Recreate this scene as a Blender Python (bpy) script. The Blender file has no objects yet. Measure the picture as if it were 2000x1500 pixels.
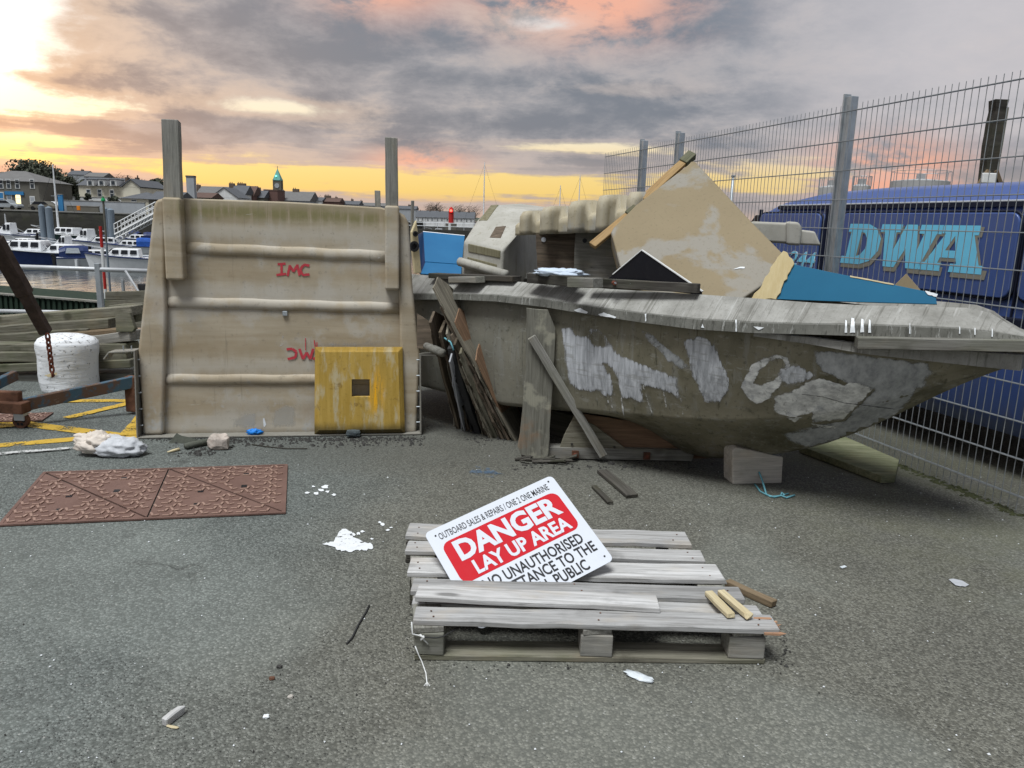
import bpy, bmesh, math, random
from mathutils import Vector, Matrix, noise as mnoise
random.seed(7)
scene = bpy.context.scene
COL = scene.collection
R = math.radians
# ------------------------------------------------------------------ camera
CAMH, FPX, ROLL, PITCH = 1.47, 1500.0, math.atan(.031), R(11.865)
cam = bpy.data.cameras.new('camera'); cam_o = bpy.data.objects.new('camera', cam); COL.objects.link(cam_o)
cam.sensor_width = 36; cam.lens = 36 * FPX / 2000; cam.clip_end = 6000; cam.clip_start = .05
_cp, _sp = math.cos(PITCH), math.sin(PITCH)
_right, _up, _fwd = Vector((1, 0, 0)), Vector((0, _sp, _cp)), Vector((0, _cp, -_sp))
_c, _s = math.cos(ROLL), math.sin(ROLL)
_r2 = _right * _c + _up * _s
_u2 = -_right * _s + _up * _c
cam_o.matrix_world = Matrix((( _r2.x, _u2.x, -_fwd.x, 0), (_r2.y, _u2.y, -_fwd.y, 0), (_r2.z, _u2.z, -_fwd.z, CAMH), (0, 0, 0, 1)))
scene.camera = cam_o
CAM = Vector((0, 0, CAMH))
# surveying helpers: where a sight line through the photograph meets a known plane of the place
def ray(px, py):
    return _r2 * ((px - 1000) / FPX) + _u2 * ((750 - py) / FPX) + _fwd
def onG(px, py, z=0.):
    d = ray(px, py); return CAM + d * ((z - CAMH) / d.z)
def onY(px, py, y):
    d = ray(px, py); return CAM + d * (y / d.y)
def onP(px, py, p0, n):
    d = ray(px, py); return CAM + d * ((Vector(p0) - CAM).dot(n) / d.dot(n))
def proj(p):
    v = Vector(p) - CAM; k = v.dot(_fwd)
    return 1000 + FPX * v.dot(_r2) / k, 750 - FPX * v.dot(_u2) / k
def lerpl(pts, x):
    pts = sorted(pts)
    if x <= pts[0][0]:
        a, b = pts[0], pts[1]
    elif x >= pts[-1][0]:
        a, b = pts[-2], pts[-1]
    else:
        for a, b in zip(pts, pts[1:]):
            if a[0] <= x <= b[0]: break
    t = (x - a[0]) / (b[0] - a[0]); return a[1] + t * (b[1] - a[1])
def zfit(x, y, line):
    "height at plan position x, y whose sight line crosses a surveyed profile"
    lo, hi = -1., 4.
    for _ in range(40):
        m = (lo + hi) / 2; q = proj((x, y, m))
        if q[1] > lerpl(line, q[0]): lo = m
        else: hi = m
    return (lo + hi) / 2
# ------------------------------------------------------------------ render settings
vs = scene.view_settings
scene.display_settings.display_device = 'sRGB'
vs.view_transform = 'Standard'; vs.look = 'None'; vs.gamma = 1; vs.use_curve_mapping = False
vs.exposure = 1.3
scene.cycles.use_denoising = True; scene.cycles.use_adaptive_sampling = True; scene.cycles.adaptive_threshold = .012
scene.cycles.max_bounces = 6; scene.cycles.diffuse_bounces = 2; scene.cycles.transparent_max_bounces = 12
scene.cycles.caustics_reflective = False; scene.cycles.caustics_refractive = False
# ------------------------------------------------------------------ node mini language
class X:
    t = None
    def __init__(s, k): s.k = k
    def __add__(a, b): return M('ADD', a, b)
    def __radd__(a, b): return M('ADD', b, a)
    def __sub__(a, b): return M('SUBTRACT', a, b)
    def __rsub__(a, b): return M('SUBTRACT', b, a)
    def __mul__(a, b): return M('MULTIPLY', a, b)
    def __rmul__(a, b): return M('MULTIPLY', b, a)
    def __truediv__(a, b): return M('DIVIDE', a, b)
    def __rtruediv__(a, b): return M('DIVIDE', b, a)
    def __neg__(a): return M('MULTIPLY', a, -1.)
def put(sock, v):
    if isinstance(v, X): X.t.links.new(v.k, sock)
    elif v is not None:
        if isinstance(v, tuple) and len(v) == 3 and sock.type == 'RGBA': v = (*v, 1)
        sock.default_value = v
def nd(typ, **kw):
    n = X.t.nodes.new(typ)
    for k, v in kw.items(): setattr(n, k, v)
    return n
def M(op, a, b=None, c=None, clamp=False):
    n = nd('ShaderNodeMath', operation=op, use_clamp=clamp)
    put(n.inputs[0], a)
    if b is not None: put(n.inputs[1], b)
    if c is not None: put(n.inputs[2], c)
    return X(n.outputs[0])
def mn(a, b): return M('MINIMUM', a, b)
def mx(a, b): return M('MAXIMUM', a, b)
def sat(a): return M('ADD', a, 0., clamp=True)
def ss(a, b, x):
    n = nd('ShaderNodeMapRange', interpolation_type='SMOOTHSTEP')
    put(n.inputs[0], x); n.inputs[1].default_value = a; n.inputs[2].default_value = b
    if a > b:
        n.inputs[1].default_value = b; n.inputs[2].default_value = a; n.inputs[3].default_value = 1; n.inputs[4].default_value = 0
    return X(n.outputs[0])
def bump1(x, c, w): # soft bump of half width w about c
    return M('EXPONENT', (((x - c) * (1. / w)) * ((x - c) * (1. / w))) * -1.)
def xyz(v):
    n = nd('ShaderNodeSeparateXYZ'); put(n.inputs[0], v); return [X(o) for o in n.outputs]
def vec(x, y, z):
    n = nd('ShaderNodeCombineXYZ')
    for i, v in enumerate((x, y, z)): put(n.inputs[i], v)
    return X(n.outputs[0])
def vscale(v, s):
    n = nd('ShaderNodeVectorMath', operation='MULTIPLY'); put(n.inputs[0], v); n.inputs[1].default_value = s; return X(n.outputs[0])
def vadd(v, w):
    n = nd('ShaderNodeVectorMath', operation='ADD'); put(n.inputs[0], v); put(n.inputs[1], w); return X(n.outputs[0])
def mixc(f, a, b, blend='MIX'):
    n = nd('ShaderNodeMix', data_type='RGBA', blend_type=blend)
    put(n.inputs[0], f); put(n.inputs[6], a); put(n.inputs[7], b); return X(n.outputs[2])
def mixf(f, a, b):
    n = nd('ShaderNodeMix', data_type='FLOAT'); put(n.inputs[0], f); put(n.inputs[2], a); put(n.inputs[3], b); return X(n.outputs[0])
def noi(v, scale=5., detail=4., rough=.55, dist=0., col=False):
    n = nd('ShaderNodeTexNoise'); put(n.inputs['Vector'], v)
    for k, q in (('Scale', scale), ('Detail', detail), ('Roughness', rough), ('Distortion', dist)): n.inputs[k].default_value = q
    return X(n.outputs[1 if col else 0])
def vor(v, scale=5., feature='F1', out=0, rnd=1.):
    n = nd('ShaderNodeTexVoronoi', feature=feature); put(n.inputs['Vector'], v); n.inputs['Scale'].default_value = scale
    n.inputs['Randomness'].default_value = rnd
    return X(n.outputs[out])
def ramp(f, stops, interp='LINEAR'):
    n = nd('ShaderNodeValToRGB'); cr = n.color_ramp; cr.interpolation = interp
    while len(cr.elements) < len(stops): cr.elements.new(.5)
    for e, (p, c) in zip(cr.elements, stops): e.position = p; e.color = (*c, 1)
    put(n.inputs[0], f); return X(n.outputs[0])
def texco(kind='Object'):
    return X(nd('ShaderNodeTexCoord').outputs[kind])
def orand(): return X(nd('ShaderNodeObjectInfo').outputs['Random'])
def scol(c, f):  # scale a colour
    n = nd('ShaderNodeVectorMath', operation='SCALE'); put(n.inputs[0], c); put(n.inputs['Scale'], f); return X(n.outputs[0])
# ------------------------------------------------------------------ sky: late winter dusk, a deck of broken cloud, glow low on the left
SUN_AZ, SUN_EL = R(-38), R(4)
SKY_STRENGTH = .325
world = bpy.data.worlds.new('World'); scene.world = world; world.use_nodes = True
def build_sky():
    t = world.node_tree; t.nodes.clear(); X.t = t
    d = texco('Generated'); x, y, z = xyz(d)
    az = M('ARCTAN2', x, y) * (180 / math.pi)
    el = M('ARCSINE', M('MAXIMUM', mn(z, 1.), -1.)) * (180 / math.pi)
    k = 1. / (mx(z, 0.) + .16)
    cp = vec(x * k, y * k, 0.)                       # clouds lie on a layer overhead
    n1 = noi(vadd(cp, (3.1, 1.7, 0)), 1.25, 7, .62, .15)      # large masses
    n2 = noi(vec(az * .11, el * .23, 1.7), 1.7, 7, .64, .2)  # clumps
    n3 = noi(vec(az * .05, el * .62, 3.1), 1.7, 6, .62, .25)   # low streaks
    low = ss(8.5, 4., el)
    dz = M('ABSOLUTE', M('WRAP', az - (-38.), 180., -180.))
    warm = M('EXPONENT', (dz * dz) * (-1. / 2300.))
    core = M('EXPONENT', (dz * dz) * (-1. / 70.)) * M('EXPONENT', ((el - 11.) * (el - 11.)) * (-1. / 75.))
    # openings in the deck
    g = .15 + bump1(el, 2.5, 1.05) * ss(13, 4, az) * (.5 + .5 * ss(-30, -20, az)) * .70 + core * ss(3., 7., el) * 1.1
    g = g + bump1(az, -16.5, 6.) * bump1(el, 7.1, .75) * .46 + bump1(az, 5., 7.) * bump1(el, 5.3, .5) * .62
    g = g + bump1(az, -30., 6.) * bump1(el, 6.4, 1.5) * .30 + bump1(az, -30., 8.) * bump1(el, 3.5, .75) * .30 + bump1(az, -36., 6.) * bump1(el, 5.3, .5) * .3
    g = g + bump1(az, 17., 7.) * bump1(el, 3.6, 1.6) * .58 + bump1(az, 1., 4.) * bump1(el, 13.4, 1.) * .42
    g = g + bump1(az, 8., 5.) * bump1(el, 9.2, .6) * .3
    ls = ss(-20, -28, az) * ss(2.6, 4., el) * ss(10, 6, el)
    g = g - bump1(el, 4.9, .6) * ss(-17, -25, az) * .42 - bump1(el, 2.1, .5) * ss(-21, -28, az) * .4 - bump1(el, 7.6, .5) * ss(-22, -30, az) * .25
    nn = mixf(low, n1 * .5 + n2 * .5, n3 * .62 + n2 * .38)
    gg = g + (nn - .5) * (1.3 + ls * 1.3 + low * .75) + ls * .02
    gap = ss(.40, .66, gg)
    # bright sky seen through the openings
    e01 = sat(el * (1. / 40.))
    clear = ramp(e01, [(0, (.86, .60, .44)), (.03, (.98, .66, .40)), (.048, (1.18, .84, .28)), (.085, (1.22, .92, .36)), (.105, (1.18, .92, .52)), (.14, (1.2, 1.05, .76)), (.22, (1.12, 1.06, .92)), (.35, (.95, .93, .94)), (1, (.66, .69, .78))])
    clear = scol(clear, .88 + core * .9 + warm * .1)
    clear = mixc(ss(45, 75, dz) * .5, clear, (.75, .68, .70))
    # the deck itself
    sl = mixc(ss(.40, .60, n1 * .55 + n2 * .45), (.215, .250, .320), (.455, .455, .50))
    sl = mixc(ss(48, 66, dz) * ss(3, 9, el + (n2 - .5) * 5.), sl, mixc(n2, (.58, .575, .63), (.76, .72, .75)))
    sl = mixc(ss(6., 2.8, el + (n3 - .5) * 3.) * .62, sl, mixc(n3, (.40, .39, .41), (.70, .57, .50)))
    sl = mixc(ss(1.6, .4, el) * .7, sl, (.86, .62, .48))
    pk = bump1(az, -10., 4.5) * bump1(el, 16., 2.2) + bump1(az, 4., 6.) * bump1(el, 15., 2.4) + bump1(az, 24.5, 4.) * bump1(el, 3.9, 1.8) * 1.1 + bump1(az, -7, 3.5) * bump1(el, 3.9, 1.) * .8
    sl = mixc(sat(pk * ss(.36, .56, n2) * 1.5), sl, (1.06, .54, .40))
    sl = mixc(ss(17, 45, el) * .7, sl, (.54, .53, .57))
    # lit rims where the deck thins
    rim = sat(ss(.16, .40, gg) - gap)
    sl = mixc(rim * (.15 + warm * .38), sl, mixc(warm, (.72, .66, .68), (.98, .74, .56)))
    sl = mixc(ss(85, 130, dz), sl, (.37, .395, .45))
    col = mixc(gap, sl, clear)
    col = mixc(ss(.0, -1.5, el), col, (.30, .27, .25))
    sky = nd('ShaderNodeTexSky', sky_type='NISHITA', sun_disc=False)
    sky.sun_elevation = SUN_EL; sky.sun_rotation = SUN_AZ; sky.altitude = 5; sky.air_density = 1.4; sky.dust_density = 2.5
    tot = mixc(1., col, scol(X(sky.outputs[0]), .02), 'ADD')
    bg = nd('ShaderNodeBackground'); put(bg.inputs[0], tot); bg.inputs[1].default_value = SKY_STRENGTH
    out = nd('ShaderNodeOutputWorld'); t.links.new(bg.outputs[0], out.inputs[0])
build_sky()
world.cycles.sampling_method = 'MANUAL'; world.cycles.sample_map_resolution = 512
# the soft light of the cloud deck overhead
sun = bpy.data.lights.new('sun', 'SUN'); sun_o = bpy.data.objects.new('sun', sun); COL.objects.link(sun_o)
sun.energy = 1.5; sun.angle = R(24); sun.color = (.95, .985, 1.0)
sun_o.rotation_euler = Vector((-.22, -.34, 1.0)).to_track_quat('Z', 'Y').to_euler()
# ------------------------------------------------------------------ mesh helpers
class MB:
    def __init__(s): s.v = []; s.f = []
    def add(s, vs, fs):
        o = len(s.v); s.v += [Vector(q) for q in vs]; s.f += [tuple(i + o for i in f) for f in fs]; return s
    def box(s, x0, x1, y0, y1, z0, z1):
        return s.add([(x0, y0, z0), (x1, y0, z0), (x1, y1, z0), (x0, y1, z0), (x0, y0, z1), (x1, y0, z1), (x1, y1, z1), (x0, y1, z1)],
                     [(3, 2, 1, 0), (4, 5, 6, 7), (0, 1, 5, 4), (1, 2, 6, 5), (2, 3, 7, 6), (3, 0, 4, 7)])
    def bar(s, p0, p1, w, t, up=(0, 0, 1)):
        p0, p1 = Vector(p0), Vector(p1); d = (p1 - p0).normalized(); up = Vector(up)
        b = d.cross(up).normalized(); n = b.cross(d).normalized(); b = b * (w / 2); n = n * (t / 2)
        return s.add([p0 - b - n, p0 + b - n, p0 + b + n, p0 - b + n, p1 - b - n, p1 + b - n, p1 + b + n, p1 - b + n],
                     [(0, 1, 2, 3)[::-1], (4, 5, 6, 7), (0, 4, 5, 1)[::-1], (1, 5, 6, 2)[::-1], (2, 6, 7, 3)[::-1], (3, 7, 4, 0)[::-1]][0:6])
    def prism(s, poly, c0, c1, ax='xz'):
        n = len(poly)
        def p(q, c): return {'xz': (q[0], c, q[1]), 'xy': (q[0], q[1], c), 'yz': (c, q[0], q[1])}[ax]
        return s.add([p(q, c0) for q in poly] + [p(q, c1) for q in poly],
                     [tuple(range(n)), tuple(range(2 * n - 1, n - 1, -1))] + [(i, i + n, (i + 1) % n + n, (i + 1) % n) for i in range(n)])
    def loft(s, rings, closed=True, cap=True):
        n = len(rings[0]); o = len(s.v); s.v += [Vector(q) for r in rings for q in r]
        for k in range(len(rings) - 1):
            for i in range(n if closed else n - 1):
                a, b = o + k * n + i, o + k * n + (i + 1) % n
                s.f.append((a, b, b + n, a + n))
        if cap and closed:
            s.f.append(tuple(range(o + n - 1, o - 1, -1))); e = o + (len(rings) - 1) * n; s.f.append(tuple(range(e, e + n)))
        return s
    def tube(s, path, r, n=8, closed=False, cap=True):
        path = [Vector(p) for p in path]; rings = []; m = len(path); prev = None
        for i, p in enumerate(path):
            if closed: d = path[(i + 1) % m] - path[i - 1]
            else: d = path[min(i + 1, m - 1)] - path[max(i - 1, 0)]
            d.normalize()
            if prev is None: a = d.orthogonal().normalized()
            else: a = (prev - d * prev.dot(d)).normalized()
            prev = a; b = d.cross(a); rr = r[i] if isinstance(r, (list, tuple)) else r
            rings.append([p + (a * math.cos(2 * math.pi * j / n) + b * math.sin(2 * math.pi * j / n)) * rr for j in range(n)])
        if closed: rings.append(rings[0])
        return s.loft(rings, True, cap and not closed)
    def lathe(s, prof, n=16, c=(0, 0, 0)):
        c = Vector(c)
        return s.loft([[c + Vector((r * math.cos(2 * math.pi * j / n), r * math.sin(2 * math.pi * j / n), z)) for j in range(n)] for r, z in prof])
    def grid(s, fn, nu, nv):
        o = len(s.v); s.v += [Vector(fn(i / nu, j / nv)) for j in range(nv + 1) for i in range(nu + 1)]
        for j in range(nv):
            for i in range(nu):
                a = o + j * (nu + 1) + i; s.f.append((a, a + 1, a + nu + 2, a + nu + 1))
        return s
    def mesh(s, name, smooth=False):
        m = bpy.data.meshes.new(name); m.from_pydata(s.v, [], s.f)
        bm = bmesh.new(); bm.from_mesh(m); bmesh.ops.recalc_face_normals(bm, faces=bm.faces); bm.to_mesh(m); bm.free()
        if smooth:
            for p in m.polygons: p.use_smooth = True
        return m
    def build(s, name, mat, parent=None, mx=None, bevel=0, smooth=False, solid=0, seg=2, sub=0, ang=40):
        o = bpy.data.objects.new(name, s.mesh(name, smooth)); COL.objects.link(o); o.data.materials.append(MAT(mat))
        if parent: o.parent = parent
        if mx is not None: o.matrix_local = mx
        if solid: q = o.modifiers.new('s', 'SOLIDIFY'); q.thickness = solid; q.offset = 0
        if sub: q = o.modifiers.new('u', 'SUBSURF'); q.levels = sub; q.render_levels = sub
        if bevel:
            q = o.modifiers.new('b', 'BEVEL'); q.width = bevel; q.segments = seg; q.limit_method = 'ANGLE'; q.angle_limit = R(ang)
        if smooth == 2: 
            for e in o.data.polygons: e.use_smooth = True
            q = o.modifiers.new('w', 'WEIGHTED_NORMAL')
        return o
def tag(o, label=None, cat=None, group=None, kind=None):
    for k, v in (('label', label), ('category', cat), ('group', group), ('kind', kind)):
        if v: o[k] = v
    return o
def thing(name, label, cat, mx=None, group=None):
    o = bpy.data.objects.new(name, None); COL.objects.link(o); o.empty_display_size = .1
    if mx is not None: o.matrix_world = mx if isinstance(mx, Matrix) else Matrix.Translation(mx)
    return tag(o, label, cat, group)
def basis(o, x, y, z):
    x, y, z, o = Vector(x), Vector(y), Vector(z), Vector(o)
    return Matrix(((x.x, y.x, z.x, o.x), (x.y, y.y, z.y, o.y), (x.z, y.z, z.z, o.z), (0, 0, 0, 1)))
class Fr:
    "a thing's own frame: X to the right along its face, Y away, Z up the (maybe leaning) face"
    def __init__(s, o, xdir, lean=0., up=None):
        x = Vector(xdir).normalized(); y = Vector((0, 0, 1)).cross(x).normalized(); z = x.cross(y).normalized()
        s.m = basis(o, x, y, z) @ Matrix.Rotation(-lean, 4, 'X'); s.i = s.m.inverted()
    def at(s, px, py, yl=0.):
        n = s.m.to_3x3() @ Vector((0, 1, 0)); p0 = s.m @ Vector((0, yl, 0)); q = s.i @ onP(px, py, p0, n); return q.x, q.z
    def loc(s, p): return s.i @ Vector(p)
def copy_tree(o, parent=None):
    c = o.copy(); COL.objects.link(c); c.parent = parent
    if parent: c.matrix_parent_inverse = o.matrix_parent_inverse.copy()
    for ch in list(o.children): copy_tree(ch, c)
    return c
_pk = {}
def plank_mesh(L, w, t, jag=0., seed=0, wob=.0015):
    key = (round(L, 3), round(w, 3), round(t, 3), round(jag, 3), seed)
    if key in _pk: return _pk[key]
    r = random.Random(seed * 131 + int(L * 1000)); n = max(2, min(10, int(L / .12))); mb = MB(); rings = []
    for i in range(n + 1):
        x = L * i / n; a, b = w / 2 + r.uniform(-wob, wob), w / 2 + r.uniform(-wob, wob); h = t / 2; dz = r.uniform(-wob, wob) * .7
        xs = [x] * 4
        if i == n and jag: xs = [x + r.uniform(-jag, jag) for _ in range(4)]
        rings.append([(xs[0], -a, -h + dz), (xs[1], b, -h + dz), (xs[2], b, h + dz), (xs[3], -a, h + dz)])
    mb.loft(rings); _pk[key] = mb.mesh('plank'); return _pk[key]
def plank(name, mat, p0, p1, w, t, parent=None, up=(0, 0, 1), jag=0., seed=0, bevel=.003, wob=.0015):
    "a board from p0 to p1 (centre line); up is the normal of its broad face"
    p0, p1 = Vector(p0), Vector(p1); d = p1 - p0; L = d.length; d = d / L; up = Vector(up)
    b = up.cross(d).normalized(); n = d.cross(b).normalized()
    o = bpy.data.objects.new(name, plank_mesh(L, w, t, jag, seed, wob).copy() if mat else None); COL.objects.link(o); o.data.materials.append(MAT(mat))
    if parent: o.parent = parent
    o.matrix_local = basis(p0, d, b, n)
    if bevel:
        q = o.modifiers.new('b', 'BEVEL'); q.width = bevel; q.segments = 1; q.limit_method = 'ANGLE'; q.angle_limit = R(50)
    return o
def ragged(pts, step, amp, seed=1):
    "subdivide a closed outline and roughen it"
    r = random.Random(seed); out = []
    for (x0, y0), (x1, y1) in zip(pts, pts[1:] + pts[:1]):
        L = math.hypot(x1 - x0, y1 - y0); n = max(1, int(L / step))
        for i in range(n):
            t = i / n; out.append((x0 + (x1 - x0) * t + r.uniform(-amp, amp), y0 + (y1 - y0) * t + r.uniform(-amp, amp)))
    return out
def bag_mesh(seed, rx, ry, rz, n=28, m=16, amp=.3, fold=3.):
    "crumpled soft thing resting on z = 0"
    mb = MB(); rings = []
    for j in range(m + 1):
        th = math.pi * j / m; ring = []
        for i in range(n):
            ph = 2 * math.pi * i / n; v = Vector((math.sin(th) * math.cos(ph), math.sin(th) * math.sin(ph), math.cos(th)))
            k = 1 + amp * mnoise.noise(v * fold + Vector((seed, 0, 0))) + amp * .8 * abs(mnoise.noise(v * fold * 2.3 + Vector((0, seed, 0)))) - amp * .3
            ring.append((v.x * rx * k, v.y * ry * k, max(0.003 + .004 * math.sin(i), rz * .62 + v.z * rz * k)))
        rings.append(ring)
    return mb.loft(rings)
def rock_mesh(seed, sx, sy, sz, amp=.35, n=10, m=7):
    mb = MB(); rings = []
    for j in range(m + 1):
        th = math.pi * j / m; ring = []
        for i in range(n):
            ph = 2 * math.pi * i / n; v = Vector((math.sin(th) * math.cos(ph), math.sin(th) * math.sin(ph), math.cos(th)))
            k = 1 / max(abs(v.x), abs(v.y), abs(v.z)) ** .55 * (1 + amp * mnoise.noise(v * 1.6 + Vector((seed, seed, 0))))
            ring.append((v.x * sx * k, v.y * sy * k, max(0, sz * .8 + v.z * sz * k)))
        rings.append(ring)
    return mb.loft(rings)
def text_mesh(txt, size, shear=0., extrude=.0015, width=1., bold=0.):
    cu = bpy.data.curves.new('t', 'FONT'); cu.body = txt; cu.size = size; cu.extrude = extrude; cu.shear = shear; cu.offset = bold; cu.resolution_u = 3
    o = bpy.data.objects.new('t', cu); COL.objects.link(o); dg = bpy.context.evaluated_depsgraph_get(); dg.update()
    m = bpy.data.meshes.new_from_object(o.evaluated_get(dg)); bpy.data.objects.remove(o)
    xs = [v.co.x for v in m.vertices]; ys = [v.co.y for v in m.vertices]; return m, (min(xs), max(xs), min(ys), max(ys))
def text_fit(name, txt, mat, parent, x0, x1, z0, z1, y, shear=0., bold=0., mir=False, ex=.001, rot=None):
    "lettering fitted into a rectangle of the parent's X-Z face at depth y"
    m, (a, b, c, d) = text_mesh(txt, .3, shear, ex, 1, bold)
    for v in m.vertices:
        fx, fz = (v.co.x - a) / (b - a), (v.co.y - c) / (d - c)
        if mir: fx, fz = fx, 1 - fz          # painted upside down
        v.co = Vector((x0 + fx * (x1 - x0), y - v.co.z, z0 + fz * (z1 - z0)))
    if rot is not None: m.transform(rot)
    o = bpy.data.objects.new(name, m); COL.objects.link(o); o.data.materials.append(MAT(mat)); o.parent = parent; return o
# ------------------------------------------------------------------ materials
_mats = {}; _defs = {}
def MAT(k):
    if k not in _mats:
        m = bpy.data.materials.new(k); m.use_nodes = True; X.t = m.node_tree; X.t.nodes.clear()
        d = _defs[k](); p = nd('ShaderNodeBsdfPrincipled'); out = nd('ShaderNodeOutputMaterial')
        put(p.inputs['Base Color'], d.get('col', (.5, .5, .5))); put(p.inputs['Roughness'], d.get('rough', .7))
        put(p.inputs['Metallic'], d.get('metal', 0.)); put(p.inputs['Specular IOR Level'], d.get('spec', .2))
        if 'alpha' in d: put(p.inputs['Alpha'], d['alpha'])
        if 'trans' in d: put(p.inputs['Transmission Weight'], d['trans'])
        if 'sub' in d: p.inputs['Subsurface Weight'].default_value = d['sub']; p.inputs['Subsurface Radius'].default_value = (.02, .02, .02)
        if 'emis' in d: put(p.inputs['Emission Color'], d['emis'][0]); p.inputs['Emission Strength'].default_value = d['emis'][1]
        if 'coat' in d: p.inputs['Coat Weight'].default_value = d['coat']; p.inputs['Coat Roughness'].default_value = .12
        if 'bump' in d:
            h, st, di = d['bump']; b = nd('ShaderNodeBump'); put(b.inputs['Height'], h); b.inputs['Strength'].default_value = st; b.inputs['Distance'].default_value = di
            X.t.links.new(b.outputs[0], p.inputs['Normal'])
        X.t.links.new(p.outputs[0], out.inputs[0]); _mats[k] = m
    return _mats[k]
def mdef(k):
    def w(f): _defs[k] = f; return f
    return w
def plain(k, col, rough=.7, metal=0., var=.25, sc=6., grime=.3, bump=.2, dirt=(.12, .11, .09), spec=.2, coat=0.):
    "paint or metal with uneven tone, fine relief and grime"
    def f():
        o = texco(); o = vadd(o, scol(vec(1., 2.3, .7), orand() * 7.))
        a = noi(o, sc, 6, .6); b = noi(o, sc * 6, 5, .65)
        c = mixc(sat((a - .5) * 2.2 + .5), tuple(q * (1 - var) for q in col), tuple(min(1, q * (1 + var)) for q in col))
        c = mixc(ss(.5, .8, b) * grime, c, dirt)
        d = dict(col=c, rough=sat(rough + (b - .5) * .25), metal=metal, spec=spec, bump=(b, bump, .004))
        if coat: d['coat'] = coat
        return d
    _defs[k] = f
def wood(k, light, dark, green=0., rough=.85, grain=1., stain=.3):
    def f():
        o = texco(); x, y, z = xyz(o); r = orand(); o2 = vec(x * 1.3 + r * 31., y * 24. + r * 9., z * 24.)
        g = noi(o2, 2.2, 6, .65, .6); fine = noi(vec(x * 3. + r * 13., y * 130., z * 130.), 1.6, 4, .7)
        blot = noi(vadd(vec(x, y, z), scol(vec(3., 1., 5.), r * 5.)), 4.5, 5, .6)
        c = mixc(sat((g - .5) * 2.4 * grain + .5), dark, light)
        c = mixc(ss(.54, .68, fine) * .6, c, tuple(q * .35 for q in dark))
        c = scol(c, .74 + r * .5)
        kd = vor(vec(x * 2.6 + r * 17., y * 8., z * 3.), 1.); c = mixc(ss(.16, .06, kd) * .75, c, tuple(q * .45 for q in dark)); c = mixc(ss(.06, .02, vor(vec(x * .9 + r * 5., y * 30. + g * 2., z * 3.), 1.)) * .7, c, (.03, .028, .024))
        c = mixc(ss(.52, .70, noi(vec(x * 2. + r * 23., y * 5., z * 5.), 1.6, 4, .6)) * .4, c, (light[0] * .85, light[1] * .74, light[2] * .6))
        c = mixc(ss(.55, .75, blot) * stain, c, tuple(q * .5 for q in dark))
        if green: c = mixc(ss(.42, .68, noi(vadd(o, scol(vec(1., 4., 2.), r * 9.)), 3., 5, .6)) * green, c, (.09, .11, .045))
        return dict(col=c, rough=rough, spec=.12, bump=(g * .6 + fine * .7, .5, .004))
    _defs[k] = f
wood('wood_pallet', (.52, .515, .505), (.25, .242, .23), stain=.5)
wood('wood_grey', (.33, .32, .29), (.15, .14, .12), .25, stain=.5)
wood('wood_post', (.34, .325, .29), (.17, .165, .15), .1, stain=.5)
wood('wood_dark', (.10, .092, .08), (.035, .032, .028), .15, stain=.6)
wood('wood_stack', (.255, .24, .19), (.085, .078, .058), .35, stain=.7)
wood('block_wood', (.56, .52, .46), (.34, .31, .265), stain=.35)
wood('wood_fresh', (.62, .54, .36), (.44, .36, .21), stain=.15)
wood('wood_split', (.44, .27, .17), (.24, .13, .08), stain=.3)
wood('wood_green', (.34, .34, .22), (.13, .14, .075), .5, stain=.5)
wood('wood_brown', (.27, .20, .13), (.11, .08, .05), .1, stain=.5)
wood('ply', (.30, .28, .22), (.12, .105, .075), .2, stain=.6)
wood('ply_warm', (.34, .21, .13), (.17, .105, .07), .1, stain=.5)
wood('ply_dark', (.20, .155, .115), (.06, .047, .037), .1, stain=.5)
wood('ply_edge', (.30, .27, .21), (.10, .09, .07), stain=.5)
wood('batten', (.50, .345, .17), (.33, .21, .10), stain=.4)
wood('batten_end', (.20, .19, .13), (.10, .10, .07), .2, stain=.4)
plain('galv', (.40, .43, .45), .5, .55, .18, 9, .15, .1)
plain('wire', (.30, .32, .33), .5, .5, .2, 9, .15, .1)
plain('galv_pale', (.55, .56, .57), .5, .3, .15, 9, .15, .1)
plain('rust_dark', (.060, .042, .034), .85, 0, .5, 14, .5, .6, (.10, .09, .08))
plain('rust', (.12, .058, .036), .85, 0, .5, 14, .5, .6, (.05, .03, .025))
plain('rust_chain', (.16, .05, .03), .8, 0, .4, 30, .4, .6)
plain('white_paint', (.74, .74, .72), .6, 0, .1, 8, .1)
plain('white_boat', (.78, .79, .80), .35, 0, .06, 3, .06)
plain('cream', (.62, .52, .32), .7, 0, .15, 6, .25)
plain('black_panel', (.006, .007, .010), .12, 0, .2, 5, .05, .03, spec=.25)
plain('dark_rubber', (.03, .03, .032), .6, 0, .3, 20, .2)
plain('navy', (.02, .035, .11), .4, 0, .2, 4, .1)
plain('blue_canvas', (.02, .08, .33), .75, 0, .25, 4, .1)
plain('black_glass', (.02, .022, .026), .15, 0, .2, 3, 0, 0)
plain('window_glass', (.055, .065, .075), .2, 0, .4, .5, 0, 0)
plain('grey_gel', (.40, .41, .43), .6, 0, .14, 3, .25)
plain('red_letter', (.50, .055, .07), .7, 0, .15, 20, .1)
plain('sign_white', (.60, .625, .67), .6, 0, .02, 4, .03, .02)
plain('sign_red', (.50, .009, .018), .65, 0, .05, 4, .02, .02)
plain('sign_black', (.015, .015, .018), .4, 0, .05, 4, .02, .02)
plain('van_cyan', (.19, .62, .86), .35, 0, .05, 3, .03, .02)
plain('van_grey', (.26, .245, .20), .45, 0, .08, 3, .05, .02)
plain('van_trim', (.012, .015, .03), .5, 0, .1, 3, .05)
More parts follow.
